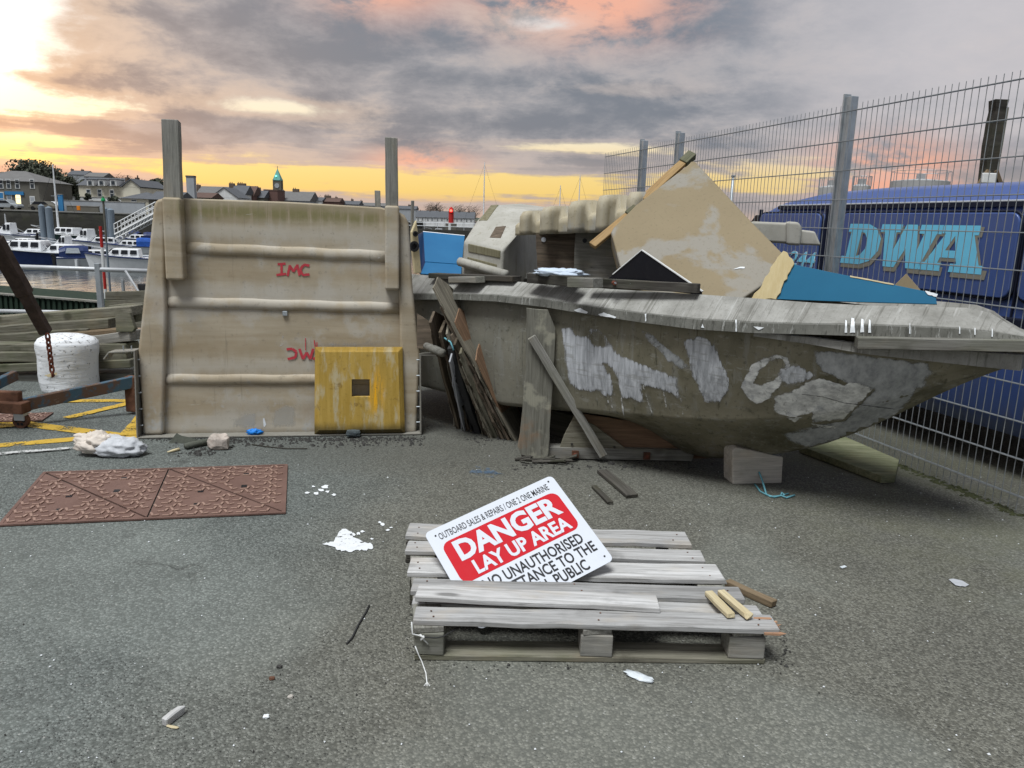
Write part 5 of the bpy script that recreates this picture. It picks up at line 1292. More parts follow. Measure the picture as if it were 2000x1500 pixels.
# ------------------------------------------------------------------ pallet, sign and scraps in the foreground
PH = .145
def build_pallet():
    o = (onG(806, 1290) + onG(1510, 1308)) / 2; root = thing('pallet', 'broken grey weathered wooden pallet lying on the asphalt', 'pallet', o)
    def tp(px, py, z): return onG(px, py, z) - o
    rows = [((798, 1022), (794, 1045), (1334, 1037), (1353, 1064)), ((795, 1056), (793, 1075), (1365, 1074), (1379, 1096)), ((800, 1087), (798, 1118), (1399, 1103), (1421, 1133)), ((806, 1127), (804, 1152), (1440, 1146), (1458, 1170)), ((807, 1160), (807, 1178), (1478, 1180), (1494, 1202)), ((810, 1180), (809, 1213), (1507, 1202), (1523, 1226))]
    zt = [PH, PH, PH, PH, PH - .022, PH]
    nail = MB().lathe([(.0035, 0), (.0035, .0015)], 6).mesh('nail'); nail.materials.append(MAT('rust'))
    for i, ((a, b, c, d), z) in enumerate(zip(rows, zt)):
        A, B, C, D = [tp(*q, z) for q in (a, b, c, d)]; l, r = (A + B) / 2, (C + D) / 2; w = ((A - B).length * abs(Vector((0, 1, 0)).dot((A - B).normalized())) + (C - D).length * abs((C - D).normalized().y)) / 2
        t = .021; pk_ = plank('deck_board', 'wood_pallet', l - Vector((0, 0, t / 2)), r - Vector((0, 0, t / 2)), w, t, root, (0, 0, 1), .006, 20 + i, .003, .003)
        L = (r - l).length
        for x in (.05, L * .5, L - .06):
            for s_ in (-.25, .2):
                n = bpy.data.objects.new('nail', nail); COL.objects.link(n); n.parent = pk_; n.location = (x + random.uniform(-.02, .02), w * s_ + random.uniform(-.01, .01), t / 2 + .0008)
    # loose board on top
    A, B, C, D = [tp(*q, PH + .022) for q in ((815, 1138), (813, 1168), (1283, 1160), (1292, 1188))]; l, r = (A + B) / 2, (C + D) / 2
    plank('loose_board', 'wood_pallet', l - Vector((0, 0, .0105)), r - Vector((0, 0, .0105)), .095, .021, root, (0, 0, 1), .004, 41, .003, .003)
    # splintered end of the front board
    e = tp(1516, 1216, PH)
    for k in range(5):
        p = e + Vector((-.07 + .004 * k, .03 - .018 * k, -.006 - .003 * k)); plank('splinter', 'wood_split', p, p + Vector((.05 + .012 * ((k * 7) % 3), -.004, .003)), .014, .009, root, (0, 0, 1), .015, k, .001)
    fl, fr, bl, br = tp(808, 1290, 0), tp(1512, 1308, 0), rows[0], None
    L0, R0 = tp(798, 1022, PH), tp(1340, 1040, PH); L1, R1 = tp(809, 1213, PH), tp(1500, 1222, PH)
    rows3 = [(L1 + Vector((.0, .045, 0)), R1 + Vector((0, .045, 0))), ((L0 + L1) / 2, (R0 + R1) / 2), (L0 + Vector((0, -.05, 0)), R0 + Vector((0, -.05, 0)))]
    for l, r in rows3:     # bottom skids and blocks; darker wood on inner rows paints in the deck's shade
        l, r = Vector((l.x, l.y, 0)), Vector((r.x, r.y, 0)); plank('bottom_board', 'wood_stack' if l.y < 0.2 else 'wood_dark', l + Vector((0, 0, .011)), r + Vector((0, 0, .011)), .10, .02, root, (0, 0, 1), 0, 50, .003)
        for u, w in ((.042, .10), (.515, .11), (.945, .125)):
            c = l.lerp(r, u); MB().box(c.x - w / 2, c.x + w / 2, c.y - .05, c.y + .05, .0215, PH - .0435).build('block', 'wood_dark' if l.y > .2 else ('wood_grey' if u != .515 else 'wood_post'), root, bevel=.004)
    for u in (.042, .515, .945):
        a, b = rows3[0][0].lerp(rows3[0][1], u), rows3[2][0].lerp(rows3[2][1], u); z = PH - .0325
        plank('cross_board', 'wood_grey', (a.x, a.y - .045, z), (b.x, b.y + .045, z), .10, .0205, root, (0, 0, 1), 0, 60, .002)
    return root
build_pallet()
def build_sign():
    a, b = onG(880, 1132, .14), onG(1125, 1137, .14); u = (b - a).normalized(); bk = Vector((-u.y, u.x, 0)); v = bk * math.cos(R(35)) + Vector((0, 0, math.sin(R(35)))); n = u.cross(v).normalized()
    S = lambda px, py: onP(px, py, a + Vector((0, 0, .012)), n)
    TLc, TRc, BRc = S(828, 1042), S(1077, 928), S(1197, 1090); x = (TRc - TLc).normalized(); W = (TRc - TLc).length; z = (TRc - BRc); H = .46; z = (z - x * z.dot(x)).normalized(); y = z.cross(x)
    root = thing('danger_sign', 'white and red danger lay up area sign lying askew on the pallet', 'sign', basis(TLc - z * H, x, y, z))
    sg = 1 if (root.matrix_world.inverted() @ CAM).y > 0 else -1
    def rr(x0, x1, z0, z1, rad, n=5):
        out = []
        for cx, cz, aa in ((x1 - rad, z1 - rad, 0), (x0 + rad, z1 - rad, 90), (x0 + rad, z0 + rad, 180), (x1 - rad, z0 + rad, 270)): out += [(cx + rad * math.cos(R(aa + 90 * i / n)), cz + rad * math.sin(R(aa + 90 * i / n))) for i in range(n + 1)]
        return out
    MB().prism(rr(0, W, 0, H, .022), 0, -sg * .003).build('board', 'sign_white', root)
    f = sg * .0006
    MB().prism(rr(.035, W - .03, H * .405, H * .835, .035), 0, f).build('red_field', 'sign_red', root)
    T = lambda t, m, x0, x1, z0, z1, k, bold=.0: text_fit('lettering', t, m, root, x0, x1, z0 * H, z1 * H, sg * k, 0, bold, ex=.0002)
    T('OUTBOARD SALES & REPAIRS / ONE 2 ONE MARINE', 'sign_black', .045, W - .045, .872, .94, .0008, .002)
    T('DANGER', 'sign_white', .075, W - .055, .60, .81, .0014, .012)
    T('LAY UP AREA', 'sign_white', .105, W - .06, .43, .57, .0014, .010)
    T('NO UNAUTHORISED', 'sign_black', .10, W - .055, .265, .37, .0008, .006)
    T('ADMITTANCE TO THE', 'sign_black', .08, W - .03, .145, .25, .0008, .006)
    T('GENERAL PUBLIC', 'sign_black', .13, W - .10, .025, .13, .0008, .006)
    for q in ((.035, H * .93), (W - .03, H * .95), (W - .025, .03)):
        MB().lathe([(.004, 0), (.004, .0012)], 8).build('screw_hole', 'sign_black', root, Matrix.Translation((q[0], sg * .0012, q[1])) @ Matrix.Rotation(R(90), 4, 'X'))
    return root
build_sign()
def gp(px, py, z=0.): return onG(px, py, z)
o = tag(plank('wood_batten', 'wood_fresh', gp(1383, 1157, PH + .012), gp(1428, 1202, PH + .012), .032, .018, None, (0, 0, 1), .006, 1), 'pale fresh wooden batten on the pallet, left of two', 'batten')
o = tag(plank('wood_batten', 'wood_fresh', gp(1408, 1156, PH + .014), gp(1462, 1203, PH + .014), .030, .020, None, (0, 0, 1), .012, 2), 'split fresh wooden batten on the pallet, right of two', 'batten')
tag(plank('wood_offcut', 'wood_brown', gp(1420, 1138, .016), gp(1512, 1180, .016), .035, .030, None, (0, 0, 1), .004, 3), 'dark brown stick on the asphalt beside the right of the pallet', 'stick')
r = thing('wood_scrap', 'small broken wood scrap on the asphalt in the left foreground', 'scrap', gp(335, 1405)); q = r.location
plank('scrap', 'wood_pallet', gp(321, 1411, .014) - q, gp(356, 1384, .014) - q, .022, .026, r, (0, 0, 1), .008, 4); 
tag(plank('wood_sliver', 'wood_fresh', gp(325, 1417, .004), gp(350, 1422, .004), .010, .006, None, (0, 0, 1), .004, 5), 'thin pale wood sliver beside the broken scrap in the foreground', 'sliver')
tag(plank('rotten_board', 'wood_dark', gp(1176, 920, .012), gp(1236, 970, .012), .07, .022, None, (0, 0, 1), .02, 6), 'larger dark rotten board lying on the asphalt below the trestle', 'board')
tag(plank('rotten_board', 'wood_dark', gp(1160, 950, .010), gp(1192, 982, .010), .032, .018, None, (0, 0, 1), .015, 7), 'smaller dark rotten stick lying beside the rotten board', 'stick')
# twine on the pallet corner
r = thing('string', 'frayed white and black string knotted at the near left pallet corner', 'string', gp(825, 1245)); q = r.location
fr_ = lambda px, py, dy=-.012: onY(px, py, 2.37 + dy) - q
MB().tube([fr_(804, 1215), fr_(805, 1238), fr_(822, 1242), fr_(826, 1248), fr_(836, 1258)], .0028, 6).build('white_twine', 'rope_white', r, smooth=True)
MB().tube([fr_(820, 1240), fr_(826, 1245, -.02), fr_(822, 1250, -.016), fr_(828, 1243, -.02)], .0045, 6).build('knot', 'rope_white', r, smooth=True)
MB().tube([fr_(826, 1244), fr_(850, 1246), fr_(866, 1243), fr_(895, 1226, .03)], .0022, 6).build('black_twine', 'rope_dark', r, smooth=True)
MB().tube([fr_(811, 1262), fr_(818, 1280), gp(824, 1292, .004) - q, gp(832, 1315, .004) - q, gp(834, 1334, .004) - q], .0022, 6).build('tail_twine', 'rope_white', r, smooth=True)
for k in range(4): MB().tube([gp(834, 1332, .004) - q, gp(828 + 4 * k, 1340, .003) - q], .0012, 5).build('frayed_strand', 'rope_white', r)
# flat marks and litter
def mark(name, mat, pts, label=None, cat=None, seed=1, z=.004, am=1.5, parent=None):
    pl = ragged(pts, 4, am, seed); mb = MB(); mb.add([onG(x, y, z) for x, y in pl], [tuple(range(len(pl)))]); o = mb.build(name, mat); tag(o, label, cat); return o
o = mark('paint_splash', 'splat', [(630, 1062), (650, 1058), (664, 1036), (675, 1033), (688, 1038), (690, 1050), (726, 1062), (728, 1072), (690, 1076), (668, 1077), (650, 1067)], 'white paint splash on the asphalt left of the pallet', 'paint splash', 3, .004, 1.8)
o = mark('blue_stain', 'blue_stain', [(905, 912), (940, 912), (985, 925), (960, 933), (925, 925)], 'faint blue paint smear on the asphalt before the leaning boards', 'paint smear', 5, .004, 3)
MATB = None
r = thing('paint_drips', 'scatter of small white paint drips above the white splash', 'paint drips', gp(690, 1030)); rr = random.Random(8)
for i, (x, y, s) in enumerate(((690, 1044, 6), (700, 1042, 5), (708, 1038, 4), (742, 1020, 4), (748, 1024, 5), (757, 1035, 4), (764, 1030, 3), (726, 1052, 3), (627, 957, 6), (635, 951, 7), (618, 963, 5), (600, 962, 4), (640, 960, 4), (612, 950, 3), (652, 966, 4))):
    pl = [(x + math.cos(a) * s * rr.uniform(.6, 1.4), y + math.sin(a) * s * .5 * rr.uniform(.6, 1.4)) for a in [R(45 * k) for k in range(8)]]
    mb = MB(); mb.add([onG(*p, .004) - r.location for p in pl], [tuple(range(8))]); mb.build('drip', 'paint_white', r)
r = thing('plastic_strip', 'thin black plastic strip lying on the asphalt left of the pallet', 'strip', gp(700, 1220)); MB().tube([gp(*q, .005) - r.location for q in ((721, 1182), (715, 1195), (700, 1220), (688, 1245), (677, 1257))], .0035, 6).build('strip', 'rope_dark', r, smooth=True)
o = bag_mesh(9, .055, .022, .006, 14, 8, .4).build('plastic_scrap', 'plastic_clear', None, Matrix.Translation(gp(1248, 1323)) @ Matrix.Rotation(R(-35), 4, 'Z'), smooth=True); tag(o, 'crumpled clear plastic scrap on the asphalt before the pallet', 'litter')
o = mark('gum_patch', 'grey_gel', [(1853, 1132), (1862, 1130), (1880, 1134), (1893, 1142), (1885, 1146), (1866, 1143)], 'flat pale grey plastic disc on the asphalt at the far right', 'litter', 7, .005, .5)
o = mark('litter_scrap', 'plastic_clear', [(1640, 1106), (1650, 1104), (1654, 1107), (1645, 1110)], 'tiny pale scrap on the mossy asphalt right of the pallet', 'litter', 8, .005, .4)
# stones and chips scattered on the asphalt
def chips():
    rr = random.Random(12); mb = MB(); dk = MB()
    for i in range(330):
        px, py = rr.uniform(0, 2000), rr.uniform(870, 1500)
        if rr.random() < .5: py = rr.uniform(860, 1060)
        p = onG(px, py); s = rr.uniform(.0012, .0042) * (1.5 if rr.random() < .05 else 1); m = mb if rr.random() < .75 else dk; o = len(m.v)
        a = rr.random() * 6; ring = [p + Vector((math.cos(a + k * 1.57) * s * rr.uniform(.6, 1.4), math.sin(a + k * 1.57) * s * rr.uniform(.6, 1.4), .003)) for k in range(4)]
        m.add(ring + [p + Vector((0, 0, .003 + s))], [(0, 1, 4), (1, 2, 4), (2, 3, 4), (3, 0, 4)])
    tag(mb.build('pale_grit', 'paint_white'), 'pale grit and shell chips scattered over the asphalt', 'grit', kind='stuff'); tag(dk.build('dark_grit', 'gravel_dark'), 'dark grit scattered over the asphalt', 'grit', kind='stuff')
chips()

for i, (x, y, m, lb) in enumerate(((568, 1363, 'rubble', 'small brown pebble on the asphalt in the foreground'), (531, 1327, 'rust', 'tiny reddish stone on the asphalt above the brown pebble'), (546, 1304, 'gravel_dark', 'tiny black stone on the asphalt above the reddish one'), (520, 1402, 'paint_white', 'tiny pale stone on the asphalt below the brown pebble'))):
    tag(rock_mesh(i, .009, .008, .005).build('pebble', m, None, Matrix.Translation(gp(x, y))), lb, 'pebble')
# ------------------------------------------------------------------ left: bollard, trailer, timber stack, litter
def bollard():
    b = (onG(45, 772) + onG(170, 770)) / 2 + Vector((0, .22, 0)); rad = (onG(170, 770) - onG(45, 772)).length / 2 * .94
    top = onY(100, 653, b.y)[2]; root = thing('mooring_bollard', 'squat white painted mooring bollard with chipped paint and domed top', 'bollard', b)
    prof = [(rad * .96, 0), (rad * .99, .04), (rad * 1.0, top * .3), (rad * 1.02, top * .6), (rad * 1.06, top * .78), (rad * 1.04, top * .87), (rad * .93, top * .94), (rad * .7, top * .985), (rad * .3, top)]
    bm_ = MB().lathe([(p[0], p[1]) for a_, b_ in zip(prof, prof[1:]) for p in [(a_[0] + (b_[0] - a_[0]) * t, a_[1] + (b_[1] - a_[1]) * t) for t in (0, .34, .67)]] + [prof[-1]], 56)
    for v in bm_.v: k_ = 1 + .035 * mnoise.noise(Vector(v) * 5.) + .018 * mnoise.noise(Vector(v) * 14.); v.x *= k_; v.y *= k_; v.z *= 1 + .02 * mnoise.noise(Vector(v) * 6. + Vector((3, 0, 0)))
    bm_.build('body', 'bollard', root, smooth=True)
    n = Vector((0, -1, 0)); decal('bare_patch', 'cream', [(87, 733), (100, 729), (112, 728), (110, 733), (95, 736)], lambda x, y: (onY(x, y, b.y - rad * 1.01), n), root, 3, None, .6, 2, .002)
bollard()
def trailer():
    o = onG(40, 835); root = thing('trailer_frame', 'rusty blue steel boat trailer frame with caster wheel in front of the bollard', 'trailer', o); L = lambda p: p - o
    yA, yB = o.y + .03, 5.75
    a, b = onY(40, 792, o.y + .05), onY(262, 745, 5.5); plank('blue_rail', 'blue_rust', L(a), L(b), .05, .085, root, (0, 0, 1), 0, 1, .004)
    c, d = onY(-70, 790, o.y - .02), onY(52, 796, o.y - .02); plank('rust_beam', 'rust', L(c), L(d), .10, .075, root, (0, 0, 1), 0, 2, .005)
    e = L(onY(20, 778, o.y)); MB().box(e.x - .09, e.x + .07, e.y - .02, e.y + .03, e.z - .03, e.z + .05).build('rust_bracket', 'rust', root, bevel=.01)
    w = L(onY(42, 820, o.y)); MB().box(w.x - .035, w.x + .035, w.y - .03, w.y + .03, w.z - .0, w.z + .07).build('caster_fork', 'galv_pale', root, bevel=.005)
    wr = onY(42, 821, o.y).z; wl = MB().lathe([(.015, -.02), (wr * .75, -.018), (wr, -.02), (wr, .02), (wr * .75, .018), (.015, .02)], 20).build('caster_wheel', 'rust', root, Matrix.Translation((w.x, w.y, wr - 0)) @ Matrix.Rotation(R(90), 4, 'X'))
    for k in range(6): MB().lathe([(.010, -.021), (.010, .021)], 8, (wr * .48 * math.cos(k * 1.047), wr * .48 * math.sin(k * 1.047), 0)).build('wheel_hole', 'sign_black', wl)
    g = L(onY(256, 748, 5.5)); MB().box(g.x - .04, g.x + .04, g.y - .03, g.y + .05, .02 - 0, g.z + .05).build('rust_leg', 'rust', root, bevel=.008)
    h, i = onY(-60, 775, 5.6), onY(30, 733, 6.1); plank('blue_rail', 'blue_rust', L(h), L(i), .05, .08, root, (0, 0, 1), 0, 4, .004)
    # tall rusty leg with holes and the hanging chain
    p, q = onY(-40, 415, 4.72), onY(90, 650, 5.05); d_ = (q - p).normalized()
    plank('rust_leg_beam', 'rust_dark', L(p), L(q), .07, .06, root, (0, -1, .3), 0, 5, .006); q2 = p.lerp(q, .66); plank('sleeve', 'rust_dark', L(p.lerp(q, .2)), L(q2), .088, .078, root, (0, -1, .3), 0, 6, .006)
    for t in (.43, .50, .57): c_ = L(p.lerp(q, t)) + Vector((-.003, -.04, .012)); MB().tube([c_, c_ + Vector((0, .01, 0))], .009, 8).build('bolt_hole', 'sign_black', root)
    # support down to the ground, out of frame
    plank('rust_prop', 'rust', L(p), L(Vector((p.x - .5, p.y + .1, 0))), .07, .06, root, (0, -1, 0), 0, 7)
    x0 = onY(93, 655, 5.02); z = x0.z; n = 7; top = x0
    for k in range(n):
        c0 = L(Vector((x0.x + .0012 * k, x0.y, z - k * .036 - .012))); hw, hh = .0125, .026
        pts = []
        for j in range(14):
            a = 2 * math.pi * j / 14; px_, pz_ = math.cos(a) * hw, math.sin(a) * hh; pts.append(c0 + (Vector((px_, 0, pz_)) if k % 2 == 0 else Vector((px_ * .25, px_, pz_))))
        MB().tube(pts, .0065, 6, closed=True).build('chain_link', 'rust_chain', root, smooth=True)
    e0 = L(Vector((x0.x + .008, x0.y, z - n * .036))); MB().tube([e0 + Vector((0, 0, .01)), e0 + Vector((.002, 0, -.03)), e0 + Vector((.014, 0, -.012))], [.009, .011, .004], 6).build('chain_hook', 'rust_chain', root, smooth=True)
trailer()
def stack():
    c8 = lambda x, y: (x / 4.41, 560 + y / 4.41)
    rows = [  # left px, right px, depth l, depth r, width, thick
        ((0, 290), (1190, 200), 7.0, 6.9, .20, .085, 'grey top timber of the stack, reaching the mould'),
        ((0, 375), (985, 305), 6.85, 6.75, .20, .085, 'second timber of the stack, under the grey top one'),
        ((0, 440), (800, 385), 6.75, 6.7, .18, .075, 'third timber of the stack, just above the bollard top'),
        ((560, 425), (1160, 375), 6.6, 6.6, .16, .06, 'tawny plank in the stack right of the bollard top'),
        ((700, 470), (1180, 415), 6.62, 6.55, .18, .085, 'dark grey timber in the stack right of the bollard'),
        ((-20, 520), (1150, 520), 6.6, 6.55, .20, .085, 'low weathered timber of the stack behind the bollard'),
        ((-20, 590), (1150, 590), 6.58, 6.55, .20, .09, 'timber of the stack at mid height behind the bollard'),
        ((-20, 690), (1160, 650), 6.55, 6.5, .18, .07, 'pale edged timber low in the stack behind the bollard'),
        ((-20, 790), (1170, 770), 6.6, 6.55, .20, .09, 'dark timber near the bottom of the stack'),
        ((-20, 880), (1170, 860), 6.65, 6.6, .20, .09, 'dark bottom timber of the stack on the asphalt'),
        ((1000, 190), (1230, 185), 7.2, 7.15, .20, .085, 'timber end showing beside the edge of the tan mould'),
        ((1000, 270), (1230, 262), 7.1, 7.05, .20, .07, 'second timber end beside the edge of the tan mould')]
    for i, (a, b, ya, yb, w, t, lb) in enumerate(rows):
        A, B = onY(*c8(*a), ya), onY(*c8(*b), yb)
        if A.x > -5.2 and i not in (3, 4, 10, 11): A = A + (A - B).normalized() * 1.2
        tag(plank('stacked_timber', 'wood_brown' if i == 3 else ('wood_grey' if i in (4, 8, 9) else 'wood_stack'), A, B, w, t, None, (0, 0, 1), .02, 70 + i, .006, .004), lb, 'timber', 'timbers stacked behind the bollard')
    F = Fr(onY(245, 650, 6.45), (1, 0, 0), R(5))
    o = flat('timber_offcut', 'wood_stack', [c8(*q) for q in ((990, 240), (1115, 222), (1160, 360), (1140, 390), (1000, 390))], F, 0, .05, None, .004); o.matrix_world = F.m; tag(o, 'pale square timber offcut leaning on the stack beside the mould', 'offcut')
    F = Fr(onY(110, 640, 6.7), (1, 0, 0), 0); o = flat('timber_offcut', 'wood_grey', [c8(*q) for q in ((470, 320), (575, 305), (575, 385), (470, 390))], F, 0, .06, None, .004); o.matrix_world = F.m; tag(o, 'grey block end between the timbers above the bollard', 'offcut')
    # pale hatch boards behind
    A = onY(208, 575, 7.6); F = Fr((A.x, A.y, 0), (1, 0, 0), 0); r = thing('wooden_bin', 'low wooden sided bin beyond the timber stack beside the mould', 'bin', F.m)
    for k, (y0, y1) in enumerate(((570, 586), (587, 603), (604, 640))): pl = [F.at(*q) for q in ((205, y0), (285, y0 - 2), (285, y1), (205, y1))]; MB().prism(pl, -.002 * k, .04).build('side_board', 'wood_stack', r, bevel=.004)
    MB().box(F.at(232, 560)[0], F.at(236, 560)[0], .05, .08, 0, F.at(236, 548)[1]).build('stake', 'galv', r); MB().tube([(F.at(235, 530)[0], .1, F.at(235, 530)[1]), (F.at(268, 574)[0], .05, F.at(268, 574)[1])], .012, 6).build('rod', 'galv_pale', r)
    pl = [F.at(*c) for c in ((257, 556), (280, 556), (282, 570), (262, 576))]; MB().prism(pl, .1, .16).build('dark_scrap', 'dark_rubber', r, bevel=.01)
stack()
# railing at the quay edge
def railing():
    y = 8.0; root = thing('quay_railing', 'galvanised tube railing along the quay edge behind the timber stack', 'railing', (-3.9, y, 0)); o = root.location
    for (a, b, rad) in (((-80, 517), (300, 530), .024), ((-80, 606), (300, 613), .020)):
        A, B = onY(*a, y), onY(*b, y); MB().tube([A - o, B - o], rad, 8).build('rail', 'galv_pale', root, smooth=True)
    for px in (191,):
        A = onY(px, 518, y); MB().box(A.x - o.x - .026, A.x - o.x + .026, -.025, .025, 0, A.z + .02).build('post', 'galv', root, bevel=.004)
    A = onY(-70, 518, y); MB().box(A.x - o.x - .026, A.x - o.x + .026, -.025, .025, 0, A.z + .02).build('post', 'galv', root, bevel=.004)
railing()
# carrier bag, rubble and litter along the mould foot
b = onG(215, 893)
r = thing('carrier_bag', 'crumpled cream and grey carrier bag on the asphalt by the mould', 'bag', onG(212, 890))
MB_ = bag_mesh(3, .16, .10, .07, 60, 34, .19, 2.9); MB_.build('bag_body', 'bag_grey', r, Matrix.Translation((.05, .03, 0)), smooth=True)
bag_mesh(21, .15, .085, .075, 64, 34, .33, 2.7).build('bag_top', 'bag_pink', r, Matrix.Translation((-.07, .04, .012)) @ Matrix.Rotation(R(12), 4, 'Y') @ Matrix.Rotation(R(18), 4, 'Z'), smooth=True)
tag(rock_mesh(5, .068, .05, .052, .35, 12, 9).build('concrete_lump', 'rubble_pink', None, Matrix.Translation(onG(428, 876)), bevel=.004), 'pale chunk of broken concrete before the mould foot', 'rubble')
tag(rock_mesh(8, .05, .03, .024, .3).build('slate_block', 'rubble_dark', None, MF.m @ Matrix.Translation((mp(690, 842, -.13)[0], -.135, .006))), 'dark slate grey block in front of the yellow panel', 'rubble')
tag(bag_mesh(6, .05, .03, .024, 30, 18, .5).build('blue_glove', 'blue_plastic', None, MF.m @ Matrix.Translation((mp(497, 842, -.05)[0], -.06, .008)), smooth=True), 'crumpled bright blue plastic lying on the mould flange', 'litter')
a, c = onG(362, 872, .02), onG(412, 862, .02); tag(MB().tube([a, a.lerp(c, .5) + Vector((0, 0, .004)), c], .021, 10).build('rubber_roll', 'carpet', smooth=True), 'short dark grey roll of matting beside the concrete chunk', 'roll')
F = Fr(onG(350, 866), (1, .1, 0), R(20)); o = MB().prism([F.at(*q) for q in ((322, 874), (345, 846), (352, 850), (385, 858), (360, 872))], 0, .012).build('matting_flap', 'carpet'); o.matrix_world = F.m; tag(o, 'folded dark flap of matting against the mould flange', 'matting')
a, c = onG(327, 883, .008), onG(350, 877, .01); tag(MB().tube([a, a.lerp(c, .5), c], [.004, .009, .010], 8).build('plastic_horn', 'cream', smooth=True), 'small pale tapered plastic piece beside the matting roll', 'litter')
tag(MB().tube([onG(*q, .006) for q in ((492, 868), (520, 872), (560, 876), (600, 876))], .004, 6).build('thin_stick', 'wood_dark', smooth=True), 'thin dark stick lying along the mould foot', 'stick')
def dirt():
    rr = random.Random(4); mb = MB()
    for i in range(1700):
        if i < 300 or i > 640: px, py = rr.uniform(275 if i > 640 else 335, 830), (862 if i < 641 else 858) + rr.gauss(0, 6 if i < 641 else 3)
        else: px, py = rr.gauss(395, 22), rr.gauss(884, 5)
        if 370 < i < 641: px, py = rr.uniform(900, 1010), rr.gauss(858, 5)
        if 420 < i < 641: px, py = rr.uniform(1000, 1400), rr.gauss(911, 4)
        if 520 < i < 641: px, py = rr.choice(((rr.uniform(800, 1520), rr.gauss(1304, 5)), (rr.gauss(802, 5), rr.uniform(1200, 1290)), (rr.gauss(1530, 7), rr.uniform(1230, 1310))))
        p = onG(px, py); s = rr.uniform(.003, .011) * (1 if rr.random() < .93 else 2) * (.4 if 520 < i < 641 else (.6 if i > 640 else 1)); a = rr.random() * 6
        ring = [p + Vector((math.cos(a + k * 1.57) * s * rr.uniform(.6, 1.5), math.sin(a + k * 1.57) * s * rr.uniform(.5, 1.2), .002)) for k in range(4)]; mb.add(ring + [p + Vector((0, 0, .003 + s * .8))], [(0, 1, 4), (1, 2, 4), (2, 3, 4), (3, 0, 4)])
    tag(mb.build('dirt_crumbs', 'gravel_dark'), 'dark soil and crumbs gathered along the foot of the mould', 'dirt', kind='stuff')
    rr = random.Random(5); mb = MB()      # mud and moss along the fence foot
    for i in range(500):
        s = rr.uniform(-.4, 2.2); p = fpt(s) + Vector((rr.gauss(0, .025), rr.gauss(0, .02), 0)); z = rr.uniform(.005, .018); a = rr.random() * 6
        ring = [p + Vector((math.cos(a + k * 1.57) * z * 1.2, math.sin(a + k * 1.57) * z, .001)) for k in range(4)]; mb.add(ring + [p + Vector((0, 0, z * .7))], [(0, 1, 4), (1, 2, 4), (2, 3, 4), (3, 0, 4)])
    tag(mb.build('moss', 'moss'), 'dark moss and mud along the foot of the mesh fence', 'moss', kind='stuff')

dirt()
# ------------------------------------------------------------------ the harbour and town beyond
WZ = -2.5
def far_ground():
    # opposite quay with its wall, and rising land behind
    q = MB(); q.prism([(-260, 112), (-36, 116), (-30, 160), (-30, 420), (-700, 420), (-700, 112)], WZ - 1, .95, 'xy'); tag(q.build('far_quay', 'quay_stone'), kind='structure')
    c = MB(); c.add([(-260, 111.9, .95), (-36, 115.9, .95), (-36, 118, .95), (-260, 114, .95), (-260, 111.9, 1.1), (-36, 115.9, 1.1), (-36, 118, 1.1), (-260, 114, 1.1)], [(3, 2, 1, 0), (4, 5, 6, 7), (0, 1, 5, 4), (1, 2, 6, 5), (2, 3, 7, 6), (3, 0, 4, 7)]); tag(c.build('far_kerb', 'kerb_stone'), kind='structure')
    l = MB(); l.prism([(-700, 419), (-60, 300), (-60, 246), (120, 246), (700, 285), (2500, 420), (2500, 4500), (-2500, 4500), (-2500, 419)], WZ - 1, -.5, 'xy'); tag(l.build('far_shore', 'h_ground'), kind='structure')
    def hill(u, v):
        x, y = -480 + u * 360, 300 + v * 500; h = 20 * math.exp(-((x + 285) / 55) ** 2 - ((y - 520) / 160) ** 2); return (x, y, .5 + h + 2 * mnoise.noise(Vector((x * .02, y * .02, 0))))
    m = MB().grid(hill, 30, 30); tag(m.build('hill', 'h_hill', smooth=True), kind='structure')
    def hill2(u, v):
        x, y = -400 + u * 2400, 1400 + v * 900; h = 16 * math.exp(-((y - 1800) / 300) ** 2) * (.6 + .8 * mnoise.noise(Vector((x * .0035, 1, 0)))); return (x, y, .4 + max(0, h))
    m = MB().grid(hill2, 80, 12); tag(m.build('far_hills', 'h_hill', smooth=True), kind='structure')
far_ground()
